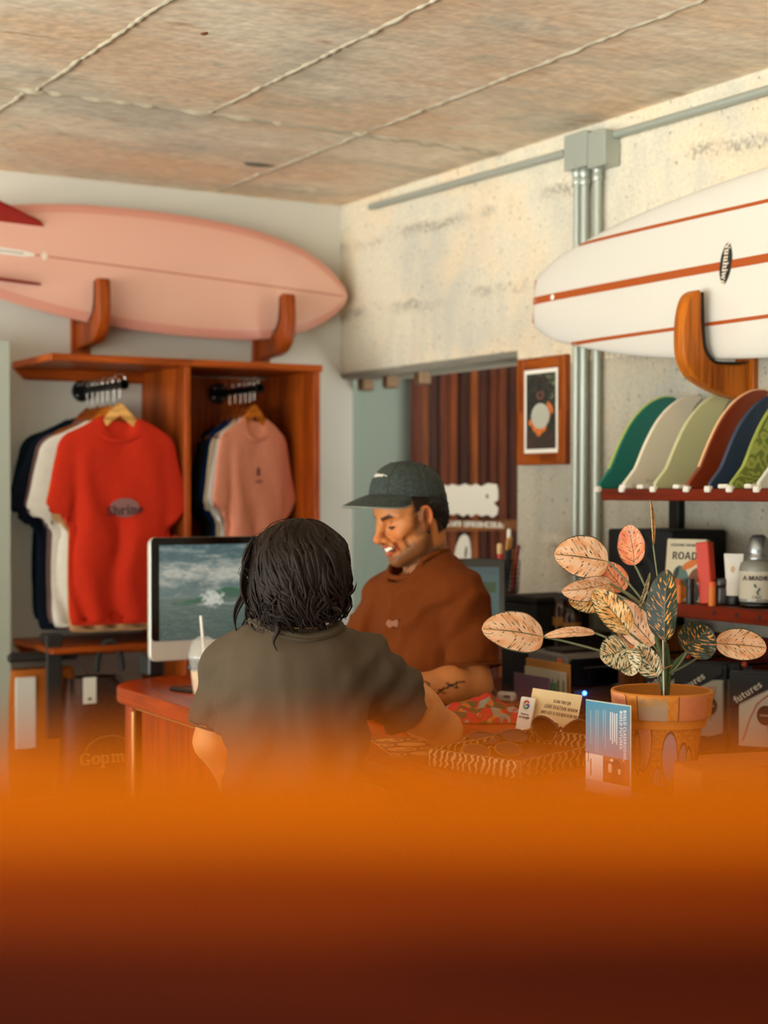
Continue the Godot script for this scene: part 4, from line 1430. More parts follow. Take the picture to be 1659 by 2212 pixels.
func lower_shelf() -> void:
	var wz := wood("shelf_wood", c8(112, 34, 8), 2, 0.35)
	var blk := mat("black_iron", c8(18, 19, 19), 0.45, 0.6)
	var f := -0.24
	var y := onx(1459, 1303, f).y
	var z0 := onx(1225, 1270, f).z
	var t := thing("display_shelf", "lower reddish wooden wall shelf with toiletries and books", "shelf", Vector3(0, y - 0.03, z0))
	part("board", MB.new().box(Vector3(f / 2, 0.012, 1.2), Vector3(-f, 0.036, 2.4), 0.003), wz, t)
	for px in [1543, 1591, 1641]:
		var p := onx(px, 1310, f)
		part("edge_letter", MB.new().box(Vector3(f - 0.001, 0.014, p.z - z0), Vector3(0.002, 0.012, 0.009), 0.0008).box(Vector3(f - 0.001, 0.018, p.z - z0 + 0.004), Vector3(0.0024, 0.004, 0.006), 0.0008), mat("letter_burn", c8(52, 18, 10), 0.8), t)
	# black loudspeaker
	var a := onx(1303, 1135, -0.22)
	var b := onx(1440, 1288, -0.22)
	var s := thing("loudspeaker", "large black loudspeaker cabinet standing left on the lower shelf", "speaker", Vector3(-0.106, y + 0.001, (a.z + b.z) / 2))
	var h := a.y - y - 0.01
	var w := b.z - a.z
	part("cabinet", MB.new().box(Vector3(0, h / 2, 0), Vector3(0.2, h, w), 0.006), mat("speaker_black", c8(7, 6, 6), 0.8), s)
	for q in [[0.3, 0.07], [0.72, 0.045]]:
		part("cone", MB.new().lathe([Vector2(0, 0.0), Vector2(q[1] * 0.35, 0.006), Vector2(q[1] * 0.4, -0.004), Vector2(q[1] * 0.9, 0.008), Vector2(q[1], 0.006), Vector2(q[1] * 1.08, 0.0)], 28, Transform3D(Basis(Vector3(0, 0, 1), PI / 2), Vector3(-0.101, h * q[0], 0))), mat("cone_black", c8(9, 8, 8), 0.7), s)
	# standing things, by pixel column and height
	var at := func(px: float, x: float) -> Vector3:
		var p := onx(px, 1285, x)
		return Vector3(x, y + 0.0005, p.z)
	# book with a parrot cover
	var p: Vector3 = at.call(1478, -0.205)
	var bk := thing("book", "cream book with a bird drawing, leaning on the lower shelf", "book", p, deg_to_rad(-70))
	bk.rotate_object_local(Vector3.RIGHT, deg_to_rad(-8))
	var bw := 0.118
	var bh := 0.168
	part("cover", MB.new().box(Vector3(0, bh / 2, 0), Vector3(bw, bh, 0.018), 0.002), mat("book_cream", c8(206, 192, 160), 0.6), bk)
	var ink := mat("book_ink", c8(40, 36, 34), 0.7)
	lettering("ROADS", 0.021, ink, bk, Transform3D(Basis(), Vector3(0.004, bh * 0.73, 0.0095)), true)
	lettering("LESSONS FROM THE", 0.0075, ink, bk, Transform3D(Basis(), Vector3(0, bh * 0.9, 0.0095)), true)
	for q in [[-0.006, 0.07, 0.016, 0.03, 0.5, c8(86, 112, 104)], [0.014, 0.1, 0.01, 0.026, -1.1, c8(206, 112, 40)], [0.03, 0.068, 0.016, 0.026, -0.5, c8(120, 72, 44)], [-0.03, 0.045, 0.018, 0.026, 0.3, c8(190, 90, 40)], [0.0, 0.03, 0.035, 0.02, 0.0, c8(196, 128, 44)], [0.032, 0.03, 0.014, 0.03, 0.2, c8(60, 66, 60)], [-0.026, 0.075, 0.008, 0.02, -0.3, c8(60, 66, 60)]]:
		part("drawing", MB.new().prism(oval(q[2], q[3], 16), 0.0006, 0.0, Transform3D(Basis(Vector3(0, 0, 1), q[4]), Vector3(q[0], q[1], 0.0094))), mat("ink_%d" % int(q[0] * 1000 + 50), q[5], 0.7), bk)
	p = at.call(1531, -0.19)
	bk = thing("box_file", "slim orange-red box leaning beside the cream book", "box", p, deg_to_rad(-75))
	bk.rotate_object_local(Vector3(0, 0, 1), deg_to_rad(5))
	part("body", MB.new().box(Vector3(0, 0.081, 0), Vector3(0.04, 0.162, 0.028), 0.003), mat("box_red", c8(206, 52, 20), 0.5), bk)
	part("side_label", MB.new().box(Vector3(0, 0.081, -0.0145), Vector3(0.034, 0.15, 0.001)), mat("box_red_dark", c8(150, 30, 14), 0.5), bk)
	# tubes, sticks and jars
	var tube_at := func(called: String, label: String, cat: String, px: float, x: float, prof: Array, m: Material, cap_prof: Array, cm: Material) -> Node3D:
		var o := thing(called, label, cat, at.call(px, x))
		part("body", MB.new().lathe(prof, 20), m, o)
		part("cap", MB.new().lathe(cap_prof, 20), cm, o)
		return o
	var cyl := func(r: float, y0: float, y1: float) -> Array:
		return [Vector2(0, y0), Vector2(r * 0.92, y0), Vector2(r * 0.92, y0), Vector2(r, y0 + r * 0.1), Vector2(r, y1 - r * 0.12), Vector2(r * 0.9, y1), Vector2(r * 0.9, y1), Vector2(0, y1)]
	tube_at.call("balm_stick", "short orange balm stick in front of the bird book", "balm stick", 1467, -0.23, cyl.call(0.0085, 0, 0.048), mat("orange_card", c8(214, 116, 36), 0.6), cyl.call(0.0088, 0.048, 0.062), mat("orange_card_dark", c8(180, 84, 24), 0.6))
	tube_at.call("balm_stick", "short black balm stick in front of the bird book", "balm stick", 1491, -0.23, cyl.call(0.0105, 0, 0.045), mat("black_plastic", c8(14, 16, 15), 0.4), cyl.call(0.011, 0.045, 0.066), mat("black_plastic", c8(14, 16, 15), 0.4))
	tube_at.call("balm_stick", "bright orange balm stick before the small black jar", "balm stick", 1538, -0.23, cyl.call(0.0095, 0, 0.05), mat("orange_card", c8(214, 116, 36), 0.6), cyl.call(0.0098, 0.05, 0.062), mat("orange_tip", c8(228, 96, 40), 0.5))
	var j: Node3D = tube_at.call("cream_jar", "small black jar with a pale label behind the bright orange stick", "jar", 1533, -0.175, cyl.call(0.026, 0, 0.044), mat("black_plastic", c8(14, 16, 15), 0.4), cyl.call(0.027, 0.045, 0.068), mat("black_plastic", c8(14, 16, 15), 0.4))
	part("label", MB.new().lathe([Vector2(0.0264, 0.004), Vector2(0.0264, 0.036)], 20), mat("label_cream", c8(206, 196, 172), 0.7), j)
	tube_at.call("cream_jar", "plain dark brown jar between the black jar and the white tube", "jar", 1564, -0.15, cyl.call(0.029, 0, 0.045), mat("dark_brown_jar", c8(36, 22, 16), 0.35), cyl.call(0.03, 0.046, 0.068), mat("dark_brown_jar", c8(36, 22, 16), 0.35))
	# white squeeze tube on its cap
	p = at.call(1585, -0.15)
	var sq := thing("squeeze_tube", "white squeeze tube standing upside down on a black cap", "tube", p, deg_to_rad(-60))
	part("cap", MB.new().lathe(cyl.call(0.021, 0, 0.024), 20), mat("black_plastic", c8(14, 16, 15), 0.4), sq)
	part("body", MB.new().grid(24, 10, func(u: float, v: float) -> Vector3:
		var an := u * TAU
		return Vector3(cos(an) * lerpf(0.019, 0.0265, v), 0.024 + v * 0.108, sin(an) * lerpf(0.019, 0.0015, v)), true), mat("tube_white", c8(222, 214, 200), 0.45), sq)
	part("print_mark", MB.new().prism(oval(0.006, 0.009, 12), 0.0006, 0.0, Transform3D(Basis(Vector3.RIGHT, -0.13), Vector3(0, 0.092, 0.0085))), mat("print_tan", c8(206, 166, 128), 0.7), sq)
	# tall jar with label and metal figure on the lid
	p = at.call(1638, -0.15)
	var jar := thing("labelled_jar", "large clear jar with a printed label and a grey stopper", "jar", p)
	part("base", MB.new().lathe(cyl.call(0.047, 0, 0.014), 28), mat("dark_glass", c8(26, 30, 26), 0.2), jar)
	part("glass_body", MB.new().lathe([Vector2(0.047, 0.014), Vector2(0.048, 0.02), Vector2(0.048, 0.098), Vector2(0.044, 0.112), Vector2(0.03, 0.12)], 28), mat("grey_glass", c8(142, 140, 128), 0.2), jar)
	var lb := part("label", MB.new().lathe([Vector2(0.0486, 0.022), Vector2(0.0486, 0.092)], 28), mat("label_grey", c8(196, 186, 164), 0.7), jar)
	var face := Basis(Vector3.UP, deg_to_rad(-48))
	lettering("A MADRE", 0.012, ink, lb, Transform3D(face, face * Vector3(0, 0.075, 0.0492)), true)
	for q in [[-0.004, 0.056, 0.5], [0.005, 0.046, -0.4], [0.002, 0.038, 0.4]]:
		part("drawing", MB.new().prism(oval(0.003, 0.006, 10), 0.0008, 0.0, Transform3D(face * Basis(Vector3(0, 0, 1), q[2]), face * Vector3(q[0], q[1], 0.0495))), mat("ink_blue", c8(70, 84, 92), 0.7), lb)
	lettering("CAFE", 0.008, ink, lb, Transform3D(face, face * Vector3(0, 0.027, 0.0492)), false)
	part("stopper", MB.new().lathe([Vector2(0.03, 0.12), Vector2(0.032, 0.128), Vector2(0.026, 0.134), Vector2(0.03, 0.14), Vector2(0.027, 0.158), Vector2(0.023, 0.176), Vector2(0.014, 0.183), Vector2(0, 0.184)], 9), mat("pewter", c8(150, 152, 150), 0.3, 0.8), jar)


func packs() -> void:
	# surf fin packs hung from a dark rail under the lower shelf
	var f := -0.24
	var y := onx(1560, 1432, f).y
	var z0 := onx(1420, 1432, f).z
	var rail := thing("hanging_rail", "dark red rail with hook pegs under the lower shelf", "rail", Vector3(-0.02, y, z0 + 0.6))
	part("board", MB.new().box(Vector3(0.008, 0, 0), Vector3(0.02, 0.09, 1.3), 0.003), wood("rail_wood", c8(96, 26, 10), 2, 0.5), rail)
	var card := mat("pack_black", c8(20, 20, 20), 0.5)
	var grey := mat("pack_grey", c8(176, 172, 158), 0.5)
	var white := mat("pack_white", c8(214, 208, 194), 0.6)
	var redl := mat("pack_red", c8(214, 110, 84), 0.6)
	var px := [1425, 1492, 1614, 1712, 1780]
	for k in 5:
		var q := onx(px[k], 1432, f)
		part("peg", MB.new().tube([Vector3(0.0, 0.0, q.z - z0 - 0.6), Vector3(f + 0.02, 0.004, q.z - z0 - 0.6)], 0.0035, 8), mat("black_iron", c8(18, 19, 19), 0.45, 0.6), rail)
		part("peg_cap", MB.new().ball(Vector3(f + 0.012, 0.005, q.z - z0 - 0.6), Vector3(0.008, 0.008, 0.008), Basis(), 10, 7), mat("peg_red", c8(150, 44, 18), 0.5), rail)
		for j in ([1, 3, 2, 1, 1][k] as int):
			var where: String = ["behind the plant pot", "just right of the plant pot", "in full view right of the plant pot", "at the right edge of the view", "beyond the right edge"][k]
			var t := thing("fin_pack", "%s pack of surfboard fins hanging %s" % [["frontmost", "second", "rearmost"][j], where], "fin pack", Vector3(f + 0.035 + 0.045 * j, y - 0.005, q.z), deg_to_rad(-52), "")
			var w := 0.135
			var h := 0.24
			part("card", MB.new().prism(smooth_poly(PackedVector2Array([Vector2(-w / 2, -h), Vector2(w / 2, -h), Vector2(w / 2, -0.01), Vector2(-w / 2, -0.01)]), 1), 0.006, 0.002), card, t)
			part("window", MB.new().box(Vector3(0.008, -0.125, 0.006), Vector3(w - 0.03, 0.15, 0.008), 0.003), white if k == 2 else grey, t)
			part("corner_band", MB.new().prism(PackedVector2Array([Vector2(-w / 2, -0.105), Vector2(-w / 2, -0.015), Vector2(w / 2 - 0.01, -0.015), Vector2(w / 2 - 0.01, -0.035)]), 0.004, 0.001, Transform3D(Basis(), Vector3(0, 0, 0.0112))), card, t)
			part("foot_band", MB.new().prism(PackedVector2Array([Vector2(-w / 2, -h), Vector2(w / 2, -h), Vector2(w / 2, -h + 0.055), Vector2(-w / 2, -h + 0.012)]), 0.004, 0.001, Transform3D(Basis(), Vector3(0, 0, 0.0112))), card, t)
			if j == 0:
				lettering("futures", 0.017, white, t, Transform3D(Basis(Vector3(0, 0, 1), 0.62), Vector3(-0.022, -0.062, 0.0137)), true)
				var pts := []
				for q2 in [[-0.035, -0.185], [-0.018, -0.13], [0.0, -0.09], [0.025, -0.068], [0.042, -0.07], [0.036, -0.09], [0.022, -0.12], [0.03, -0.16]]:
					pts.append(Vector3(q2[0], q2[1], 0.0108))
				part("fin_outline", MB.new().tube(pts, 0.0015, 5), redl, t)
				var st := part("round_label", MB.new().prism(oval(0.022, 0.025, 24, Vector2(0.022, -0.118)), 0.003, 0.001, Transform3D(Basis(), Vector3(0, 0, 0.012))), card, t)
				lettering("FUTURES", 0.005, white, st, Transform3D(Basis(), Vector3(0.022, -0.118, 0.0142)), true)



# ---------------------------------------------------------------- the sales counter and what lies on it
const TOP := 1.06

func flat_xf(at: Vector3, turn := 0.0) -> Transform3D:   # outline drawn in x, z; thickness up
	return Transform3D(Basis(Vector3.UP, turn) * Basis(Vector3(1, 0, 0), Vector3(0, 0, 1), Vector3(0, -1, 0)), at)


func counter_things() -> void:
	var wz := wood("counter_wood", c8(178, 66, 8), 2, 0.3)
	var wy := wood("counter_wood", c8(178, 66, 8), 1, 0.3)
	var t := thing("sales_counter", "long varnished wooden sales counter with a rounded far corner", "counter", Vector3(-1.16, 0, 2.6))
	var o := Vector3(1.16, 0, -2.6)
	var x0 := -1.44
	var x1 := -0.9
	var z0 := 1.17
	var z1 := 3.95
	var po := PackedVector2Array()
	for k in 13:
		var a := PI + PI / 2 * k / 12.0
		po.append(Vector2(x0 + 0.2 + 0.2 * cos(a), z0 + 0.2 + 0.2 * sin(a)))
	po.append_array([Vector2(x1 - 0.02, z0), Vector2(x1, z0 + 0.02), Vector2(x1, z1), Vector2(x0, z1)])
	part("top", MB.new().prism(po, 0.045, 0.006, flat_xf(o + Vector3(0, TOP - 0.0225, 0))), wz, t)
	part("side_panel", MB.new().box(o + Vector3(x0 + 0.05, 0.51, 2.68), Vector3(0.03, 1.0, 2.5)), wy, t)
	part("inner_panel", MB.new().box(o + Vector3(x1 - 0.05, 0.51, 2.6), Vector3(0.03, 1.0, 2.6)), wy, t)
	var post := MB.new()
	var pp := PackedVector2Array()
	for k in 13:
		var a := PI + PI / 2 * k / 12.0
		pp.append(Vector2(x0 + 0.21 + 0.19 * cos(a), z0 + 0.21 + 0.19 * sin(a)))
	for k in 13:
		var a := PI * 1.5 - PI / 2 * k / 12.0
		pp.append(Vector2(x0 + 0.21 + 0.16 * cos(a), z0 + 0.21 + 0.16 * sin(a)))
	post.prism(pp, 1.01, 0.0, flat_xf(o + Vector3(0, 0.508, 0)))
	part("corner_panel", post, wy, t, "curved corner panel")
	part("end_panel", MB.new().box(o + Vector3((x0 + 0.21 + x1) / 2, 0.508, z0 + 0.035), Vector3(x1 - x0 - 0.24, 1.01, 0.03)), wy, t)
	part("near_panel", MB.new().box(o + Vector3((x0 + x1) / 2, 0.508, z1 - 0.04), Vector3(x1 - x0 - 0.08, 1.01, 0.03)), wy, t)
	var brass := mat("brass_trim", c8(214, 156, 82), 0.35, 0.4)
	part("trim", MB.new().box(o + Vector3(x0 + 0.026, 0.5, z0 + 0.222), Vector3(0.012, 1.0, 0.012), 0.003), brass, t, "pale upright edge trim")
	part("trim", MB.new().box(o + Vector3(x0 + 0.03, TOP - 0.051, 2.66), Vector3(0.01, 0.01, 2.52), 0.002), brass, t, "pale trim under the top")
	monitor()
	# plastic cup of milky coffee with dome lid and straw
	var c := ony(440, 1502, TOP)
	t = thing("plastic_cup", "clear plastic cup of milky coffee with dome lid and straw", "cup", Vector3(c.x, TOP + 0.0005, c.z))
	var cl := mat("clear_plastic", Color(0.96, 0.97, 0.95, 0.22), 0.12)
	cl.transparency = BaseMaterial3D.TRANSPARENCY_ALPHA
	part("cup_wall", MB.new().lathe([Vector2(0, 0), Vector2(0.026, 0), Vector2(0.026, 0), Vector2(0.028, 0.004), Vector2(0.039, 0.1), Vector2(0.041, 0.102), Vector2(0.041, 0.106)], 28), cl, t)
	part("drink", MB.new().lathe([Vector2(0, 0.003), Vector2(0.0255, 0.003), Vector2(0.034, 0.064), Vector2(0.034, 0.064), Vector2(0, 0.064)], 28), mat("milky_coffee", c8(232, 186, 128), 0.4), t)
	part("dome_lid", MB.new().lathe([Vector2(0.042, 0.1), Vector2(0.043, 0.106), Vector2(0.04, 0.11), Vector2(0.038, 0.125), Vector2(0.03, 0.142), Vector2(0.016, 0.153), Vector2(0.008, 0.155)], 28), cl, t)
	var dot := mat("ink_blue", c8(70, 84, 92), 0.7)
	for k in 5:
		part("print_mark", MB.new().ball(Vector3(cos(k * 1.25 + 1.0) * 0.0362, 0.074 + 0.004 * (k % 2), sin(k * 1.25 + 1.0) * 0.0362), Vector3(0.005, 0.006, 0.005), Basis(), 8, 5), dot, t)
	part("straw", MB.new().tube([Vector3(0.01, 0.01, 0.0), Vector3(-0.008, 0.21, 0.0)], 0.0038, 10), mat("straw_white", c8(236, 228, 214), 0.4), t)
	c = ony(409, 1493, TOP)
	t = thing("mobile_phone", "small dark phone lying on the counter left of the cup", "phone", Vector3(c.x, TOP + 0.005, c.z), 0.3)
	part("case", MB.new().box(Vector3.ZERO, Vector3(0.06, 0.009, 0.1), 0.003), mat("black_plastic", c8(14, 16, 15), 0.4), t)
	part("screen", MB.new().box(Vector3(0, 0.0048, 0), Vector3(0.054, 0.001, 0.094)), mat("phone_glass", c8(40, 34, 26), 0.1), t)
	scarf()
	tray_things()
	review_stand()
	blue_card()
	# cardboard boxes
	var cb := mat("cardboard", c8(176, 104, 36), 0.8)
	var tape := mat("box_stamp", c8(140, 80, 30), 0.8)
	var k := 0
	for q in [[-1.165, 3.43, 0.12, 0.075, 0.1, "small cardboard box with a round stamp, left of the two by the pot"], [-1.02, 3.36, 0.15, 0.062, 0.13, "larger cardboard box at the right edge, in front of the pot"]]:
		t = thing("cardboard_box", q[5], "box", Vector3(q[0], TOP + 0.0005, q[1]), -0.25)
		part("carton", MB.new().box(Vector3(0, q[3] / 2, 0), Vector3(q[2], q[3], q[4]), 0.0015), cb, t)
		part("flap", MB.new().box(Vector3(0, q[3] + 0.0008, q[4] * 0.25), Vector3(q[2] - 0.004, 0.0016, q[4] * 0.49)), cb, t)
		part("flap", MB.new().box(Vector3(0, q[3] + 0.0008, -q[4] * 0.25), Vector3(q[2] - 0.004, 0.0016, q[4] * 0.49)), cb, t)
		var ring := []
		for j in 21:
			ring.append(Vector3(cos(TAU * j / 20.0) * 0.022 - 0.02, q[3] * 0.5 + sin(TAU * j / 20.0) * 0.022, q[4] / 2 + 0.0005))
		part("stamp", MB.new().tube(ring, 0.0012, 5, false), tape, t)
		k += 1


func monitor() -> void:
	var z := 1.25
	var a := onz(323, 1162, z)
	var b := onz(326, 1431, z)
	var w := 0.528
	var h := a.y - b.y
	var x := b.x + w / 2
	var t := thing("desktop_computer", "silver all-in-one computer showing a breaking wave", "computer", Vector3(x, TOP, z - 0.03))
	var y0 := b.y - TOP
	var alu := mat("aluminium", c8(206, 200, 186), 0.35, 0.25)
	part("shell", MB.new().prism(smooth_rect(w, h, 0.02, Vector2(0, y0 + h / 2)), 0.02, 0.004, Transform3D(Basis(), Vector3(0, 0, 0.012))).ball(Vector3(0, y0 + h * 0.55, -0.004), Vector3(w * 0.42, h * 0.4, 0.022)), alu, t)
	var chin := 0.058
	part("bezel", MB.new().prism(smooth_rect(w - 0.006, h - chin, 0.014, Vector2(0, y0 + chin + (h - chin) / 2)), 0.003, 0.001, Transform3D(Basis(), Vector3(0, 0, 0.0236))), mat("screen_black", c8(8, 8, 8), 0.12), t)
	var s0 := onz(345, 1178, z + 0.0) - Vector3(x, TOP, z)
	var s1 := onz(345, 1386, z + 0.0) - Vector3(x, TOP, z)
	var sw := -s0.x
	var sea := noise(80, 0.02, 4)
	var fine := noise(81, 0.08, 3)
	var im := paint(480, 270, func(x1, y1):
		var u: float = x1 / 480.0
		var v: float = y1 / 270.0
		var k: Color
		if v < 0.56:
			k = c8(84, 112, 116).lerp(c8(124, 140, 132), v * 1.6)
			var cloud := sea.get_noise_2d(x1 * 0.45, y1 * 1.5) + 0.4 * fine.get_noise_2d(x1 * 0.5, y1 * 1.4)
			var band := exp(-pow((v - 0.3) / 0.14, 2.0)) * 1.1 - 0.22
			k = k.lerp(c8(206, 204, 188), clampf(band + cloud * 0.9, 0, 1))
			k = k.lerp(c8(150, 156, 146), clampf(fine.get_noise_2d(x1 * 0.3 + 900, y1) * 0.8, 0, 0.4))
			if u < 0.3 and v < 0.12:
				k = k.lerp(c8(190, 194, 186), clampf(0.5 - absf(v - 0.04 - u * 0.12) * 16.0, 0, 0.5))
		else:
			var rip := sea.get_noise_2d(x1 * 0.7, y1 * 5.0) + 0.5 * fine.get_noise_2d(x1, y1 * 3.0)
			k = c8(116, 130, 118).lerp(c8(84, 104, 96), clampf((v - 0.56) * 2.4 + rip * 0.9, 0, 1))
			k = k.lerp(c8(150, 160, 146), clampf(rip * 1.4 - 0.5, 0, 0.6))
		# the breaking wave
		var crest := 0.605 - 0.15 * exp(-pow((u - 0.46) / 0.19, 2.0)) + 0.008 * sea.get_noise_1d(x1 * 2.0)
		var foot := 0.6 + 0.03 * sin(u * 9.0)
		if v > crest and v < foot and foot - crest > 0.015:
			var q := (v - crest) / maxf(foot - crest, 0.01)
			k = c8(70, 116, 84).lerp(c8(92, 112, 100), q).lerp(c8(150, 170, 150), clampf(0.25 - q * 2.0, 0, 0.25))
		var dx := (u - 0.35) / 0.085
		var dy := (v - 0.57) / 0.1
		var foam := 1.0 - dx * dx - dy * dy + 0.9 * fine.get_noise_2d(x1 * 0.9, y1 * 0.9)
		k = k.lerp(c8(222, 222, 210), clampf(foam * 1.4, 0, 1) * (1.0 if v > 0.44 else 0.3))
		k = k.lerp(c8(214, 216, 204), clampf(0.7 - absf(v - 0.62 - 0.01 * sin(u * 30.0)) * 50.0, 0, 0.5) * (1.0 if u > 0.25 else 0.2))
		return k)
	var sm := mat("lit_screen", c8(20, 20, 20), 0.15)
	sm.emission_enabled = true
	sm.emission_texture = im
	sm.emission_operator = BaseMaterial3D.EMISSION_OP_MULTIPLY
	sm.emission = Color.WHITE
	sm.emission_energy_multiplier = 0.78
	sm.texture_repeat = false
	var mb := MB.new()
	mb.quad(Vector3(-sw, s1.y, 0.0262), Vector3(sw, s1.y, 0.0262), Vector3(sw, s0.y, 0.0262), Vector3(-sw, s0.y, 0.0262))
	part("screen", mb, sm, t)
	part("stand", MB.new().box(Vector3(0, y0 * 0.5 + 0.06, -0.035), Vector3(0.15, y0 + 0.12, 0.008), 0.002), alu, t)
	part("foot", MB.new().box(Vector3(0, 0.004, 0.01), Vector3(0.17, 0.006, 0.16), 0.002), alu, t)
	var l := AreaLight3D.new()
	l.name = "screen_glow"
	add_child(l)
	l.area_size = Vector2(2 * sw, s0.y - s1.y)
	l.position = Vector3(x, TOP + (s0.y + s1.y) / 2, z + 0.005)
	l.rotation.y = PI
	l.light_color = Color(0.85, 0.95, 0.95)
	l.light_energy = 0.03
	l.area_range = 10.0
	l.shadow_enabled = true
	# black base block seen under the chin
	var q := onz(360, 1450, z)
	solo("card_terminal", MB.new().box(Vector3(q.x + 0.01, TOP + 0.03, z - 0.14), Vector3(0.05, 0.06, 0.08), 0.006).box(Vector3(q.x + 0.01, TOP + 0.063, z - 0.14), Vector3(0.042, 0.006, 0.07), 0.002), mat("black_plastic", c8(14, 16, 15), 0.4), "small black terminal behind the left foot of the silver computer", "terminal")


func smooth_rect(w: float, h: float, r: float, at := Vector2.ZERO) -> PackedVector2Array:
	var o := PackedVector2Array()
	for c in 4:
		var s: Vector2 = [Vector2(1, 1), Vector2(-1, 1), Vector2(-1, -1), Vector2(1, -1)][c]
		for k in 5:
			var a := PI / 2 * (c + k / 4.0)
			o.append(at + Vector2(s.x * (w / 2 - r), s.y * (h / 2 - r)) + Vector2(cos(a), sin(a)) * r)
	return o


func scarf() -> void:
	var c := ony(1042, 1555, TOP)
	var n := noise(90, 1.0, 3)
	var fw := Vector3(0.5075, 0, -0.8616)
	var rt := Vector3(0.8616, 0, 0.5075)
	var f := func(u: float, v: float) -> Vector3:
		var x := (u - 0.5) * 0.23
		var z := (v - 0.5) * 0.16
		var e := 1.0 - pow(absf(u - 0.5) * 2.0, 3.0)
		var g := 1.0 - pow(absf(v - 0.5) * 2.0, 3.0)
		var h := 0.036 * sqrt(maxf(0.0, e * g)) * (0.75 + 0.5 * n.get_noise_2d(x * 9.0, z * 9.0)) + 0.010 * sqrt(maxf(0.0, e * g)) * sin(z * 150.0 + 2.5 * n.get_noise_2d(x * 12.0, z * 6.0) + x * 30.0)
		h += 0.014 * exp(-pow((x - 0.01) / 0.035, 2.0) - pow((z - 0.035) / 0.03, 2.0))
		x *= 0.92 + 0.2 * n.get_noise_2d(z * 8.0, 40.0)
		z *= 0.9 + 0.2 * n.get_noise_2d(x * 8.0, 80.0)
		return rt * x + fw * z + Vector3(0, maxf(h, 0.0) + 0.002, 0)
	var a := noise(91, 0.016, 2)
	var im := paint(192, 192, func(x, y):
		var p := a.get_noise_2d(x, y * 1.6)
		var q := a.get_noise_2d(x + 400, y * 1.4)
		if p > 0.16:
			return c8(206, 46, 22)
		if q > 0.22:
			return c8(150, 150, 132)
		if p < -0.3:
			return c8(214, 120, 40)
		return c8(108, 88, 40) if q < -0.05 else c8(206, 46, 22))
	var m := mat("scarf_print", Color.WHITE, 0.8)
	m.albedo_texture = im
	var t := thing("folded_scarf", "crumpled red and olive patterned scarf on the counter by the elbow", "scarf", Vector3(c.x, TOP, c.z))
	part("cloth", MB.new().grid(70, 50, f), m, t)
	part("ring", MB.new().lathe([Vector2(0.004, -0.001), Vector2(0.006, 0.0), Vector2(0.004, 0.001), Vector2(0.003, 0.0), Vector2(0.004, -0.001)], 14, Transform3D(Basis(Vector3.RIGHT, 1.2), rt * -0.012 - fw * 0.07 + Vector3(0, 0.02, 0))), mat("brass_trim", c8(214, 156, 82), 0.35, 0.4), t)


func glasses(called: String, label: String, at: Vector3, turn: float, style: int, tilt := 0.0) -> Node3D:
	var t := thing(called, label, "sunglasses", at, turn, "sunglasses laid out on the counter")
	if tilt != 0.0:
		t.rotate_object_local(Vector3.RIGHT, tilt)
	var fm := [mat("tortoise", c8(52, 22, 8), 0.15), mat("black_gloss", c8(10, 8, 7), 0.12), mat("gold_wire", c8(206, 150, 70), 0.3, 0.8)][style % 3] as StandardMaterial3D
	var lm := [mat("lens_brown", c8(40, 18, 6), 0.05), mat("lens_dark", c8(16, 12, 8), 0.05), mat("lens_dark", c8(16, 12, 8), 0.05)][style % 3] as StandardMaterial3D
	var r := [0.0034, 0.0032, 0.0011][style % 3] as float
	var h := 0.024
	for s in [-1.0, 1.0]:
		var po := PackedVector2Array()
		for k in 28:
			var a := TAU * k / 28.0
			var p := Vector2(cos(a) * 0.028, sin(a) * 0.022)
			if style == 0:
				p += Vector2(0.006, 0.010) * maxf(0.0, cos(a - 0.7)) * 1.0
			elif style == 1:
				p = Vector2(signf(cos(a)) * pow(absf(cos(a)), 0.7) * 0.027, signf(sin(a)) * pow(absf(sin(a)), 0.75) * 0.019)
				p.y += 0.004 * maxf(0.0, cos(a - 0.6))
			po.append(Vector2(p.x * s + s * 0.034, p.y + h))
		var lens := part("lens", MB.new().prism(po, 0.002, 0.0006), lm, t)
		var pts := []
		for p in po:
			pts.append(Vector3(p.x, p.y, 0))
		pts.append(pts[0])
		part("rim", MB.new().tube(pts, r, 8, false), fm, t)
		part("temple", MB.new().tube([Vector3(s * 0.066, h + 0.012, -0.001), Vector3(s * 0.069, h + 0.011, -0.015), Vector3(s * 0.07, h + 0.005, -0.085), Vector3(s * 0.068, h - 0.004, -0.112), Vector3(s * 0.065, h - 0.02, -0.132)], [r * 1.25, r * 1.2, r, r, r * 0.9], 8), fm, t)
	part("bridge", MB.new().tube([Vector3(-0.008, h + 0.006, 0), Vector3(0, h + 0.010, 0.002), Vector3(0.008, h + 0.006, 0)], r * 1.1, 8), fm, t)
	return t


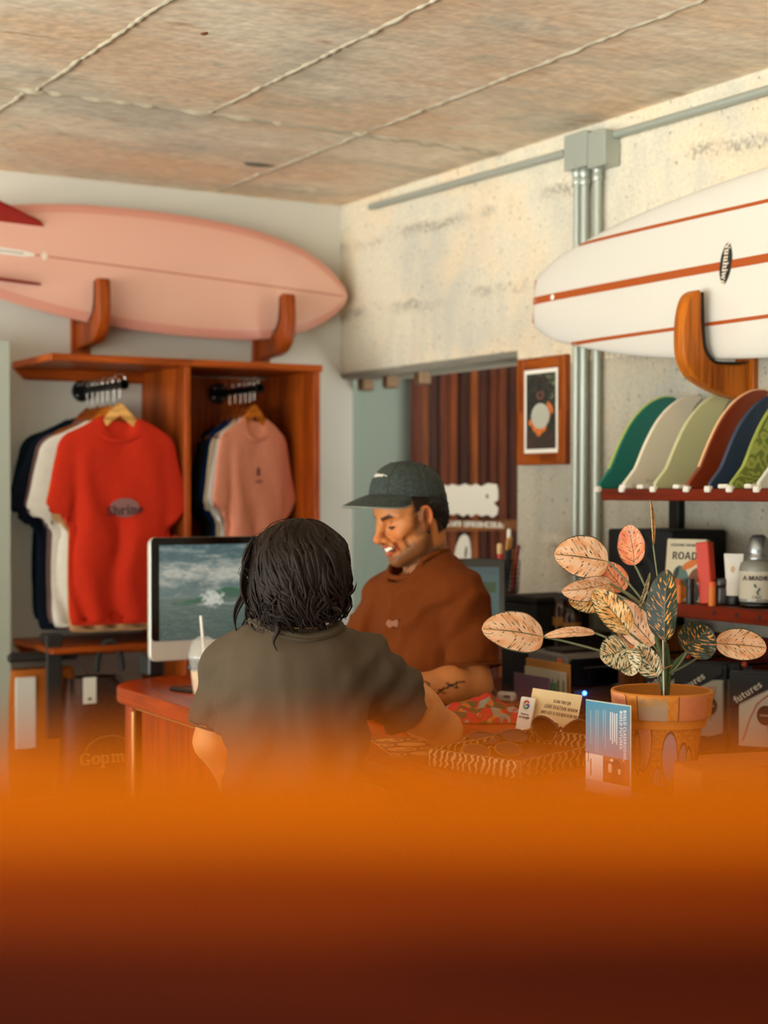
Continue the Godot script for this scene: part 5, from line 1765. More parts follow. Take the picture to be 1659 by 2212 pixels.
func tray_things() -> void:
	# zebra-edged tray
	var n := Vector3(-1.31, TOP, 3.035)
	var e1 := (Vector3(-1.345, TOP, 2.82) - n)
	var e2 := (Vector3(-0.985, TOP, 2.93) - n)
	var turn := -atan2(e2.z, e2.x)
	var c := n + e1 * 0.5 + e2 * 0.5
	var L := e2.length()
	var W := e1.length()
	var t := thing("display_tray", "shallow wooden tray with zebra-striped edges under the sunglasses", "tray", c, turn)
	part("bottom", MB.new().box(Vector3(0, 0.004, 0), Vector3(L, 0.007, W), 0.001), wood("tray_wood", c8(112, 44, 14), 0, 0.3), t)
	var st := noise(95, 0.02, 2)
	var zm := mat("zebra", Color.WHITE, 0.7)
	zm.albedo_texture = paint(256, 48, func(x, y): return c8(206, 160, 84) if sin(x * 0.36 + y * 0.05 + 2.5 * st.get_noise_2d(x, y * 2.0)) > 0.25 else c8(40, 20, 8))
	zm.uv1_scale = Vector3(1, 1, 1)
	for q in [[Vector3(0, 0.018, W / 2), 0.0, L], [Vector3(0, 0.018, -W / 2), PI, L], [Vector3(-L / 2, 0.018, 0), -PI / 2, W], [Vector3(L / 2, 0.018, 0), PI / 2, W]]:
		var o := part("rim", MB.new().box(Vector3.ZERO, Vector3(q[2], 0.036, 0.008), 0.0015), zm, t)
		o.position = q[0]
		o.rotation.y = q[1]
	var y := TOP + 0.009
	glasses("sunglasses", "brown tortoise cat-eye sunglasses standing in the middle of the tray", ony(1212, 1618, TOP) + Vector3(0, 0.010, 0), deg_to_rad(-66), 0)
	glasses("sunglasses", "brown tortoise sunglasses half hidden behind the blue card", ony(1252, 1592, TOP) + Vector3(0, 0.012, 0), deg_to_rad(-62), 0)
	glasses("sunglasses", "dark sunglasses lying folded flat at the back left of the tray", Vector3(-1.16, y + 0.012, 2.79), deg_to_rad(-8), 1, deg_to_rad(-62))
	glasses("sunglasses", "thin gold-rimmed round sunglasses nearest the left tray edge", Vector3(-1.255, y + 0.01, 2.90), deg_to_rad(-12), 2, deg_to_rad(-62))
	# printed sheet of cream ovals left of the tray
	var m := mat("sticker_print", Color.WHITE, 0.35)
	var ns := noise(97, 0.03, 2)
	m.albedo_texture = paint(256, 192, func(x, y):
		var k := c8(70, 36, 12)
		var cx := fposmod(x + (32.0 if int(y / 48.0) % 2 else 0.0), 64.0) - 32.0
		var cy := fposmod(y, 48.0) - 24.0
		var d := Vector2(cx / 29.0, cy / 21.0).length()
		if d < 1.0:
			k = c8(206, 162, 92)
		if d < 0.82 and int(x / 64.0 + y / 48.0) % 2:
			k = c8(110, 66, 26)
		if d < 0.6 and ns.get_noise_2d(x * 2.0, y * 2.0) > 0.0:
			k = c8(214, 176, 110)
		return k)
	m.texture_repeat = false
	var sx := ony(965, 1612, TOP)
	var sh := thing("sticker_sheet", "sheet of cream oval stickers on the counter under the woman's elbow", "sheet", Vector3(sx.x + 0.0, TOP + 0.0008, sx.z), deg_to_rad(-18))
	var mb := MB.new()
	mb.quad(Vector3(-0.14, 0.0012, 0.12), Vector3(0.14, 0.0012, 0.12), Vector3(0.14, 0.0012, -0.12), Vector3(-0.14, 0.0012, -0.12))
	part("print", mb, m, sh)
	part("backing", MB.new().box(Vector3(0, 0.0003, 0), Vector3(0.284, 0.0014, 0.244)), mat("sheet_edge", c8(206, 162, 92), 0.6), sh)


func review_stand() -> void:
	var p := ony(1128, 1590, TOP)
	var t := thing("review_stand", "cream card with a small white review plaque leaning on it", "sign", Vector3(-0.955, TOP + 0.002, p.z + 0.06), deg_to_rad(-90 + 6))
	var lean := Basis(Vector3.RIGHT, deg_to_rad(-14))
	var cream := mat("card_cream", c8(246, 218, 166), 0.7)
	var ink := mat("card_ink", c8(90, 66, 48), 0.8)
	var cd := part("card", MB.new().box(lean * Vector3(0.0, 0.051, 0), Vector3(0.158, 0.102, 0.0014), 0.0004, lean), cream, t)
	part("prop", MB.new().box(Vector3(0, 0.036, -0.03), Vector3(0.05, 0.076, 0.0014), 0.0, Basis(Vector3.RIGHT, deg_to_rad(22))), cream, t)
	var rows := ["SCAN THE QR", "LEAVE US A COOL REVIEW", "AND GET A STICKER FOR FREE"]
	for k in 3:
		lettering(rows[k], 0.0068, ink, cd, Transform3D(lean, lean * Vector3(0.022, 0.08 - 0.0135 * k, 0.0012)), false)
	var wh := mat("plaque_white", c8(240, 234, 224), 0.3)
	var x := -0.066
	var pl := part("plaque", MB.new().prism(smooth_rect(0.046, 0.082, 0.005, Vector2(x - 0.004, 0.042)), 0.004, 0.0008, Transform3D(lean, Vector3(0, 0, 0.016))), wh, t)
	# the ring-shaped letter logo in four colours
	var cols := [c8(214, 60, 40), c8(236, 176, 40), c8(60, 150, 80), c8(50, 100, 190)]
	var rg := [[0.6, 2.5], [2.5, 3.7], [3.7, 5.3], [5.3, 6.28]]
	for k in 4:
		var pts := []
		for j in 9:
			var a := lerpf(rg[k][0], rg[k][1], j / 8.0)
			pts.append(lean * Vector3(x - 0.004 + cos(a) * 0.0082, 0.062 + sin(a) * 0.0082, 0.0188) + Vector3(0, 0, 0.0))
		part("logo", MB.new().tube(pts, 0.0021, 6), mat("logo_%d" % k, cols[k], 0.5), pl)
	part("logo", MB.new().box(lean * Vector3(x, 0.062, 0.0188), Vector3(0.0088, 0.004, 0.003), 0.0, lean), mat("logo_3", cols[3], 0.5), pl)
	var gy := mat("plaque_ink", c8(120, 116, 110), 0.7)
	lettering("Review us", 0.0042, gy, pl, Transform3D(lean, lean * Vector3(x - 0.004, 0.041, 0.0187)), false)
	lettering("on Google", 0.0055, gy, pl, Transform3D(lean, lean * Vector3(x - 0.004, 0.034, 0.0187)), true)


func blue_card() -> void:
	var p := ony(1312, 1672, TOP)
	var t := thing("blue_card", "upright blue donation card in a clear holder beside the plant pot", "card", ony(1312, 1716, TOP), deg_to_rad(-90 + 8))
	var w := 0.106
	var h := 0.162
	var cl := mat("clear_edge", c8(196, 206, 196), 0.2)
	part("holder", MB.new().box(Vector3(0, h / 2, -0.002), Vector3(w + 0.004, h + 0.004, 0.003), 0.001).box(Vector3(0, 0.0015, -0.02), Vector3(w, 0.003, 0.05), 0.001), cl, t)
	var im := paint(104, 146, func(x, y):
		var k := c8(28, 132, 164).lerp(c8(128, 134, 150), clampf(y / 96.0 * 0.9 + (x / 104.0 - 0.4) * 0.15, 0, 1))
		if y > 97:
			if x < 42:
				k = c8(232, 222, 206)
			else:
				var d := Vector2((x - 72.0) / 15.0, (y - 124.0) / 24.0).length()
				k = c8(150, 92, 44) if x > 92 or y < 106 else c8(116, 66, 30)
				if d < 1.0:
					k = c8(44, 26, 16)
				if Vector2((x - 58.0) / 5.0, (y - 118.0) / 9.0).length() < 1.0 or Vector2((x - 80.0) / 4.0, (y - 122.0) / 6.0).length() < 1.0:
					k = c8(222, 190, 156)
				if Vector2((x - 62.0) / 4.0, (y - 103.0) / 3.0).length() < 1.0:
					k = c8(236, 226, 210)
		return k)
	var m := mat("blue_print", Color.WHITE, 0.3)
	m.albedo_texture = im
	m.texture_repeat = false
	var mb := MB.new()
	mb.quad(Vector3(-w / 2, 0.022, 0.0005), Vector3(w / 2, 0.022, 0.0005), Vector3(w / 2, h, 0.0005), Vector3(-w / 2, h, 0.0005))
	var o := part("print", mb, m, t)
	var white := mat("card_white_ink", c8(226, 232, 230), 0.6)
	var faint := mat("card_faint_ink", c8(130, 178, 190), 0.6)
	var dn := Basis(Vector3(0, 0, 1), -PI / 2)
	lettering("BUILD CLASSROOMS,", 0.0068, white, o, Transform3D(dn, Vector3(0.0425, 0.11, 0.001)), true)
	lettering("BUILD FUTURES.", 0.0068, white, o, Transform3D(dn, Vector3(0.0335, 0.118, 0.001)), true)
	# rows of small print, as unreadable here as in the photograph
	for q in [[0.023, 0.125, 0.055], [0.018, 0.124, 0.05], [0.013, 0.126, 0.056], [0.008, 0.126, 0.05], [-0.004, 0.128, 0.07], [-0.009, 0.128, 0.05], [-0.022, 0.126, 0.08], [-0.027, 0.126, 0.075], [-0.04, 0.124, 0.06]]:
		part("text_line", MB.new().box(Vector3(q[0], q[1] + 0.022 - q[2] / 2, 0.0008), Vector3(0.0022, q[2], 0.0004)), white if q[0] > 0 else faint, o)
	part("text_line", MB.new().box(Vector3(-0.04, 0.044, 0.0008), Vector3(0.002, 0.03, 0.0004)), mat("card_ink", c8(90, 66, 48), 0.8), o)
	part("text_line", MB.new().box(Vector3(-0.046, 0.062, 0.0008), Vector3(0.0014, 0.02, 0.0004)), mat("card_ink", c8(90, 66, 48), 0.8), o)


# ---------------------------------------------------------------- the back counter along the concrete wall
func back_counter_things() -> void:
	var wz := wood("back_counter_wood", c8(92, 32, 6), 2, 0.35)
	var blk := mat("black_plastic", c8(14, 16, 15), 0.4)
	var T0 := 1.0
	var zE := onx(1290, 1500, -0.42).z
	var t := thing("back_counter", "dark wooden back counter against the concrete wall, behind the man", "counter", Vector3(-0.24, 0, (1.26 + zE) / 2))
	part("top", MB.new().box(Vector3(0, T0 - 0.02, 0), Vector3(0.46, 0.04, zE - 1.26), 0.004), wz, t)
	part("side_panel", MB.new().box(Vector3(0, 0.49, (zE - 1.26) / 2 - 0.02), Vector3(0.44, 0.96, 0.03)), wood("back_counter_wood", c8(92, 32, 6), 1, 0.35), t)
	part("side_panel", MB.new().box(Vector3(0, 0.49, -(zE - 1.26) / 2 + 0.02), Vector3(0.44, 0.96, 0.03)), wood("back_counter_wood", c8(92, 32, 6), 1, 0.35), t)
	part("front_panel", MB.new().box(Vector3(-0.2, 0.49, 0), Vector3(0.025, 0.96, zE - 1.34)), wood("back_counter_wood", c8(92, 32, 6), 1, 0.35), t)
	part("divider", MB.new().box(Vector3(0.06, T0 + 0.11, (zE - 1.26) / 2 - 0.015), Vector3(0.3, 0.24, 0.024), 0.003), wood("divider_wood", c8(118, 66, 24), 1, 0.5), t)
	# tablet on a stand
	var a := onx(1062, 1215, -0.42)
	var b := onx(1085, 1396, -0.45)
	var tb := thing("tablet_till", "black tablet till with a teal screen, behind the man's shoulder", "tablet", Vector3(-0.47, T0, (a.z + b.z) / 2 - 0.075), deg_to_rad(-35))
	var back := Basis(Vector3.RIGHT, deg_to_rad(-9))
	var hh := 0.25
	var ww := 0.19
	var cen := back * Vector3(0, hh / 2, 0) + Vector3(0, 0.155, 0)
	var bz := part("bezel", MB.new().prism(smooth_rect(ww, hh, 0.014), 0.009, 0.002, Transform3D(back, cen)), mat("screen_black", c8(8, 8, 8), 0.12), tb)
	var sm := mat("till_screen", c8(10, 14, 14), 0.2)
	sm.emission_enabled = true
	sm.emission_operator = BaseMaterial3D.EMISSION_OP_MULTIPLY
	sm.emission = Color.WHITE
	sm.emission_energy_multiplier = 0.2
	sm.emission_texture = paint(64, 88, func(x, y):
		if y > 18 and y < 32 and x > 4 and x < 60:
			return c8(44, 120, 60)
		if y < 10:
			return c8(100, 150, 160)
		if y > 40 and y % 11 == 0:
			return c8(90, 140, 144)
		return c8(110, 168, 172))
	sm.texture_repeat = false
	var mb := MB.new()
	mb.quad(cen + back * Vector3(-0.078, -0.105, 0.0048), cen + back * Vector3(0.078, -0.105, 0.0048), cen + back * Vector3(0.078, 0.1, 0.0048), cen + back * Vector3(-0.078, 0.1, 0.0048))
	part("screen", mb, sm, tb)
	part("stand", MB.new().box(Vector3(0, 0.1, -0.035), Vector3(0.05, 0.2, 0.012), 0.003, Basis(Vector3.RIGHT, 0.25)).box(Vector3(0, 0.005, 0.0), Vector3(0.12, 0.009, 0.12), 0.003), blk, tb)
	# black box, pen cup on it
	a = onx(1082, 1283, -0.3)
	b = onx(1157, 1345, -0.3)
	var bx := thing("cash_box", "black box under the mesh pen cup on the back counter", "box", Vector3(-0.2, T0, (a.z + b.z) / 2))
	part("body", MB.new().box(Vector3(0, (a.y - T0) / 2 - 0.01, 0), Vector3(0.2, a.y - T0 - 0.02, b.z - a.z), 0.004), mat("speaker_black", c8(12, 11, 11), 0.6), bx)
	part("lid", MB.new().box(Vector3(0, a.y - T0 - 0.01, 0), Vector3(0.206, 0.018, b.z - a.z + 0.006), 0.004), mat("speaker_black", c8(12, 11, 11), 0.6), bx)
	var cu := onx(1096, 1284, -0.24)
	var cp := thing("pen_cup", "black wire mesh pen cup beside the tablet till", "pen cup", Vector3(-0.24, a.y, cu.z))
	var wire := mat("black_iron", c8(18, 19, 19), 0.45, 0.6)
	var ms := MB.new()
	for k in 20:
		var an := TAU * k / 20.0
		ms.tube([Vector3(cos(an) * 0.034, 0.002, sin(an) * 0.034), Vector3(cos(an) * 0.039, 0.098, sin(an) * 0.039)], 0.0011, 4, false)
	for k in 8:
		var ring := []
		for j in 25:
			ring.append(Vector3(cos(TAU * j / 24.0) * (0.034 + 0.005 * k / 7.0), 0.002 + 0.096 * k / 7.0, sin(TAU * j / 24.0) * (0.034 + 0.005 * k / 7.0)))
		ms.tube(ring, 0.0011, 4, false)
	var mesh_part := part("mesh_wall", ms, wire, cp)
	mesh_part.set_meta("kind", "stuff")
	part("base", MB.new().lathe([Vector2(0, 0.0), Vector2(0.035, 0.0), Vector2(0.035, 0.003), Vector2(0, 0.003)], 20), wire, cp)
	var pens := [["red marker with a pale cap standing in the pen cup", c8(206, 30, 20), c8(226, 190, 130), 0.008, -0.016, 0.012, -0.1, 0.145], ["white pen, tallest in the pen cup", c8(226, 220, 210), c8(240, 236, 226), 0.006, 0.006, 0.0, 0.03, 0.19], ["gold pencil leaning left in the pen cup", c8(190, 130, 50), c8(24, 22, 20), 0.004, 0.0, -0.012, 0.16, 0.165], ["black and gold pen leaning right in the pen cup", c8(24, 22, 20), c8(190, 130, 50), 0.0055, 0.012, 0.01, 0.22, 0.17], ["black pen with a gold band in the pen cup", c8(20, 18, 18), c8(196, 140, 60), 0.0055, 0.004, 0.018, 0.3, 0.165], ["dark red pen at the right of the pen cup", c8(150, 26, 16), c8(120, 20, 14), 0.006, 0.02, -0.006, 0.36, 0.145]]
	for q in pens:
		var pn := thing("pen", q[0], "pen", Vector3(-0.24 - q[5], a.y + 0.004, cu.z + q[4]))
		pn.rotation = Vector3(q[6] * 0.55, 0, 0)
		var r: float = q[3]
		part("barrel", MB.new().lathe([Vector2(0, 0), Vector2(r * 0.5, 0.0), Vector2(r, 0.012), Vector2(r, q[7] * 0.8)], 12), mat("pen_" + str(q[1].to_html()), q[1], 0.4), pn)
		part("cap", MB.new().lathe([Vector2(r * 1.1, q[7] * 0.78), Vector2(r * 1.1, q[7] * 0.96), Vector2(r * 0.7, q[7]), Vector2(0, q[7])], 12), mat("pen_" + str(q[2].to_html()), q[2], 0.4), pn)
	# dark glass jars
	var k := 0
	for px in [1180, 1213, 1236]:
		var p := onx(px, 1345, -0.22)
		var h: float = [0.075, 0.085, 0.06][k]
		var jr := thing("dark_jar", "%s of the dim brown glass jars at the foot of the pipes" % ["widest", "tallest", "smallest"][k], "jar", Vector3(-0.22, T0 + 0.19, p.z))
		part("glass_body", MB.new().lathe([Vector2(0, 0), Vector2(0.024, 0.0), Vector2(0.026, 0.004), Vector2(0.026, h * 0.8), Vector2(0.02, h)], 20), mat("brown_glass", c8(60, 36, 18), 0.15), jr)
		part("lid", MB.new().lathe([Vector2(0.021, h), Vector2(0.021, h + 0.012), Vector2(0, h + 0.012)], 20), blk, jr)
		if k > 0:
			part("label", MB.new().lathe([Vector2(0.0264, h * 0.2), Vector2(0.0264, h * 0.5)], 20), mat("label_ochre", c8(150, 100, 40), 0.7), jr)
		k += 1
	var jz0 := onx(1150, 1345, -0.22).z
	var jz1 := onx(1252, 1345, -0.22).z
	var sh := thing("riser_shelf", "small dark riser carrying the brown glass jars", "shelf", Vector3(-0.2, T0, (jz0 + jz1) / 2))
	part("top", MB.new().box(Vector3(0, 0.18, 0), Vector3(0.2, 0.018, jz1 - jz0), 0.003), mat("riser_dark", c8(30, 22, 16), 0.6), sh)
	part("leg", MB.new().box(Vector3(0, 0.086, (jz1 - jz0) / 2 - 0.012), Vector3(0.19, 0.17, 0.016)), mat("riser_dark", c8(30, 22, 16), 0.6), sh)
	part("leg", MB.new().box(Vector3(0, 0.086, -(jz1 - jz0) / 2 + 0.012), Vector3(0.19, 0.17, 0.016)), mat("riser_dark", c8(30, 22, 16), 0.6), sh)
	# label printer on a black box with a blue light
	var X := -0.45
	var p0 := onx(1140, 1395, X)
	var p1 := onx(1225, 1418, X)
	var p2 := onx(1222, 1487, X)
	var pr := thing("label_printer", "grey and black label printer with an orange badge", "printer", Vector3(X + 0.09, p2.y, (p0.z + p1.z) / 2))
	var ph := p1.y - p2.y
	var pl := p1.z - p0.z
	var gp := mat("printer_grey", c8(112, 106, 102), 0.5)
	var side := PackedVector2Array([Vector2(-pl / 2, 0), Vector2(pl / 2 - 0.012, 0), Vector2(pl / 2, 0.014), Vector2(pl / 2, ph - 0.016), Vector2(pl / 2 - 0.014, ph), Vector2(-pl / 2 + 0.01, ph + 0.004), Vector2(-pl / 2, ph - 0.006)])
	part("body", MB.new().prism(side, 0.18, 0.006, Transform3D(Basis(Vector3(0, 0, 1), Vector3(0, 1, 0), Vector3(-1, 0, 0)), Vector3.ZERO), false), gp, pr)
	part("front", MB.new().box(Vector3(0, ph * 0.47, pl / 2 + 0.002), Vector3(0.17, ph * 0.86, 0.012), 0.005), mat("screen_black", c8(8, 8, 8), 0.12), pr)
	part("slot", MB.new().box(Vector3(0.005, ph * 0.62, pl / 2 + 0.009), Vector3(0.09, 0.004, 0.002)), mat("slot_grey", c8(60, 56, 52), 0.5), pr)
	part("badge", MB.new().box(Vector3(-0.092, ph * 0.78, pl / 2 - 0.03), Vector3(0.003, 0.022, 0.022), 0.0012), mat("badge_orange", c8(216, 110, 30), 0.5), pr)
	part("window", MB.new().box(Vector3(0.0, ph + 0.006, -0.01), Vector3(0.12, 0.01, pl * 0.5), 0.003), mat("riser_dark", c8(30, 22, 16), 0.6), pr)
	var ub := thing("power_box", "black box with a small blue light under the label printer", "box", Vector3(X + 0.09, T0, (p0.z + p1.z) / 2 + 0.03))
	part("body", MB.new().box(Vector3(0, (p2.y - T0) / 2 - 0.001, 0), Vector3(0.17, p2.y - T0 - 0.003, pl * 0.9), 0.004), mat("speaker_black", c8(12, 11, 11), 0.6), ub)
	var led := onx(1243, 1494, X + 0.04)
	var lm := mat("led_blue", c8(120, 180, 255), 0.3)
	lm.emission_enabled = true
	lm.emission = Color(0.35, 0.62, 1.0)
	lm.emission_energy_multiplier = 5.0
	part("led", MB.new().ball(Vector3(led.x - X - 0.09, led.y - T0, pl * 0.45 + 0.003), Vector3(0.006, 0.006, 0.004), Basis(), 12, 8), lm, ub)
	var li := OmniLight3D.new()
	li.name = "led_light"
	add_child(li)
	li.position = ub.position + Vector3(led.x - X - 0.09, led.y - T0, pl * 0.45 + 0.012)
	li.light_color = Color(0.3, 0.55, 1.0)
	li.light_energy = 0.002
	li.light_size = 0.006
	li.shadow_enabled = true
	li.omni_range = 6.0
	li.omni_attenuation = 2.0
	# sorting file with pale tabs, purple folder, white charger, notebooks, cable
	var f0 := onx(1118, 1422, -0.5)
	var f1 := onx(1212, 1455, -0.5)
	var fl := thing("card_file", "tan card file with a row of pale printed tabs", "file", Vector3(-0.49, T0, (f0.z + f1.z) / 2))
	var fh := f0.y - T0
	var fw := f1.z - f0.z
	part("back_card", MB.new().box(Vector3(0.02, fh / 2, 0), Vector3(0.004, fh, fw), 0.001), mat("file_tan", c8(196, 132, 60), 0.7), fl)
	part("tray", MB.new().box(Vector3(0.0, 0.03, 0), Vector3(0.045, 0.06, fw), 0.002), mat("file_tan", c8(196, 132, 60), 0.7), fl)
	for j in 8:
		var zz := -fw / 2 + (j + 0.5) * fw / 8
		var tabp := part("tab_card", MB.new().box(Vector3(0.014 - 0.0008 * j, fh * 0.42 + 0.01, zz), Vector3(0.0015, fh * 0.72, fw / 8 * 0.94), 0.0005), mat("tab_pale", c8(206, 196, 170), 0.7), fl)
		part("print_mark", MB.new().box(Vector3(0.0128 - 0.0008 * j, fh * 0.55, zz), Vector3(0.001, fh * 0.28, fw / 8 * 0.22)), mat("tab_ink", c8(110, 112, 100), 0.8), tabp)
	var g0 := onx(1108, 1452, -0.53)
	var g1 := onx(1185, 1478, -0.53)
	var pf := thing("purple_folder", "dull purple folder standing before the card file", "folder", Vector3(-0.525, T0, (g0.z + g1.z) / 2))
	part("cover", MB.new().box(Vector3(0, (g0.y - T0) / 2, 0), Vector3(0.004, g0.y - T0, g1.z - g0.z), 0.001), mat("folder_purple", c8(128, 92, 112), 0.7), pf)
	part("sheet", MB.new().box(Vector3(0.006, (g0.y - T0) / 2 - 0.006, 0.02), Vector3(0.003, g0.y - T0 - 0.01, g1.z - g0.z), 0.001), mat("sheet_green", c8(84, 130, 96), 0.7), pf)
	var w0 := onx(1101, 1475, -0.55)
	var wb := thing("white_charger", "small white charger block in front of the purple folder", "charger", Vector3(-0.56, w0.y - 0.012, w0.z), deg_to_rad(-60))
	part("block", MB.new().box(Vector3(0, 0, 0), Vector3(0.05, 0.026, 0.03), 0.006), mat("plaque_white", c8(240, 234, 224), 0.3), wb)
	part("print_mark", MB.new().box(Vector3(0.008, 0.002, 0.0155), Vector3(0.02, 0.008, 0.001)), mat("plaque_ink", c8(120, 116, 110), 0.7), wb)
	var cable := []
	for j in 14:
		var u := j / 13.0
		cable.append(Vector3(-0.025 - 0.05 * u, 0.0 + 0.045 * sin(u * PI), 0.02 * sin(u * 4.0)))
	part("cable", MB.new().tube(cable, 0.003, 7), mat("cable_beige", c8(176, 120, 70), 0.6), wb)
	var nb := thing("notebook_stack", "two stacked brown notebooks under the white charger", "notebooks", Vector3(-0.53, T0, w0.z - 0.02), deg_to_rad(-8))
	part("notebook", MB.new().box(Vector3(0, 0.009, 0), Vector3(0.14, 0.018, 0.19), 0.002), mat("note_dark", c8(90, 40, 16), 0.7), nb)
	part("notebook", MB.new().box(Vector3(-0.004, 0.024, 0.006), Vector3(0.13, 0.012, 0.18), 0.002), mat("note_tan", c8(178, 96, 38), 0.7), nb)
	wb.position.y = T0 + 0.0305 + 0.013
	# papers pinned past the divider
	var q0 := onx(1322, 1490, -0.2)
	var pp := thing("price_papers", "white printed papers behind the plant pot", "papers", Vector3(-0.2, q0.y, q0.z), deg_to_rad(-60))
	part("sheet", MB.new().box(Vector3(0, 0.0, 0), Vector3(0.07, 0.14, 0.002)), mat("tag_white", c8(226, 218, 200), 0.7), pp)
	part("print_mark", MB.new().box(Vector3(0.008, 0.005, 0.0015), Vector3(0.018, 0.02, 0.001), 0.0004), mat("plaque_ink", c8(120, 116, 110), 0.7), pp)
	part("clip", MB.new().box(Vector3(0, 0.07, 0.0), Vector3(0.03, 0.012, 0.01), 0.002), blk, pp)


# ---------------------------------------------------------------- the varnished board right in front of the lens
func foreground_board() -> void:
	var fw := Vector3(0.5075, 0, -0.8616)
	var c := EYE + fw * 0.2075
	var t := thing("display_stand", "orange varnished wooden board close to the lens, out of focus", "stand", Vector3(c.x, 0, c.z), deg_to_rad(-30.5))
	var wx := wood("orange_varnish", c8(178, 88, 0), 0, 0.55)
	var mid := wood("orange_half_shade", c8(116, 42, 0), 0, 0.6)
	var dark := wood("orange_full_shade", c8(66, 17, 0), 0, 0.6)
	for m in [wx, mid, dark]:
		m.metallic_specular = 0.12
	# rounded orange rail on top; strip and panel below coloured darker to imitate shade
	var top := 1.5663
	var r := 0.0058
	var prof := PackedVector2Array()
	for k in 9:
		var a := PI * 1.5 - PI * k / 8.0
		prof.append(Vector2(-0.002 + cos(a) * r, top - r + sin(a) * r))
	for k in 9:
		var a := PI / 2 - PI * k / 8.0
		prof.append(Vector2(0.002 + cos(a) * r, top - r + sin(a) * r))
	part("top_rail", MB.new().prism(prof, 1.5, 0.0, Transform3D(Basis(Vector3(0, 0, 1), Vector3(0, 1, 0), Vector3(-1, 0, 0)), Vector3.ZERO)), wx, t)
	part("half_shade_strip", MB.new().box(Vector3(0, top - 0.0165, -0.001), Vector3(1.5, 0.0115, 0.0105), 0.002), mid, t)
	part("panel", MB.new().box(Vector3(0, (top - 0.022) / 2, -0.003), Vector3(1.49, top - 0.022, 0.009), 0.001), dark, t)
	for s in [-0.6, 0.6]:
		part("foot", MB.new().box(Vector3(s, 0.03, 0), Vector3(0.06, 0.06, 0.34), 0.006), mid, t)



# ---------------------------------------------------------------- the potted plant
func leaf_texture(kind: int) -> ImageTexture:
	var n := noise(110 + kind, 0.05, 3)
	var q := noise(120 + kind, 0.02, 2)
	var lite := [c8(255, 208, 168), c8(246, 156, 108), c8(240, 196, 136), c8(232, 216, 178), c8(230, 152, 60)][kind] as Color
	var rich := [c8(246, 172, 118), c8(228, 112, 62), c8(222, 150, 72), c8(236, 190, 138), c8(206, 116, 32)][kind] as Color
	var dark := [c8(46, 50, 38), c8(60, 40, 30), c8(52, 56, 32), c8(40, 60, 34), c8(30, 44, 24)][kind] as Color
	var cover := [0.45, 0.41, 0.25, 0.12, -0.28][kind] as float
	return paint(128, 224, func(x, y):
		var s: float = (x - 64.0) / 64.0
		var t: float = 1.0 - y / 224.0
		var a := absf(s)
		var v := t - 0.28 * a
		var k := lite.lerp(rich, clampf(0.2 + q.get_noise_2d(s * 60.0 + 200.0, v * 150.0) * 1.6 + a * 0.3, 0, 1))
		k = k.lerp(k.lightened(0.18), clampf(0.5 + 0.5 * sin(v * 52.0), 0, 1) * 0.4)
		var fleck := n.get_noise_2d(s * 34.0 + (400.0 if s > 0.0 else 0.0), v * 330.0)
		var th := cover - 0.16 * smoothstep(0.6, 1.0, a) - 0.1 * smoothstep(0.25, 0.0, a)
		k = k.lerp(dark, clampf((fleck - th) * 14.0, 0, 1))
		var vein := absf(fposmod(v * 7.0, 1.0) - 0.5)
		if vein < 0.03 and n.get_noise_2d(s * 26.0, v * 60.0 + 900.0) > 0.22:
			k = k.lerp(dark, 0.8)
		if a < 0.03:
			k = dark.lerp(c8(120, 120, 84), 0.4)
		if a > 0.945:
			k = k.lerp(dark, 0.85)
		return k)


func leaf_mesh(base: Vector3, tip: Vector3, wide: float, roll: float, bend: float, fold: float, curl := 0.0) -> MB:
	var ax := tip - base
	var L := ax.length()
	ax /= L
	var view := (EYE - base.lerp(tip, 0.5)).normalized()
	var side := ax.cross(view).normalized()
	var nrm := side.cross(ax).normalized()
	side = side.rotated(ax, roll)
	nrm = nrm.rotated(ax, roll)
	var w0 := wide * 0.58
	return MB.new().grid(22, 34, func(u: float, v: float) -> Vector3:
		var s := (u - 0.5) * 2.0
		var w := w0 * 1.0 * pow(maxf(v, 0.0), 0.46) * pow(maxf(1.0 - v, 0.0), 0.56) / 0.498
		var ang := s * curl
		var x := s * w if curl == 0.0 else sin(ang) / curl * w
		var z := fold * absf(s) * w + bend * L * sin(PI * v) + 0.035 * w * sin(v * 19.0 + s * 2.0) * absf(s)
		if curl != 0.0:
			z += (1.0 - cos(ang)) / curl * w
		return base + ax * (L * v) + side * x + nrm * z)


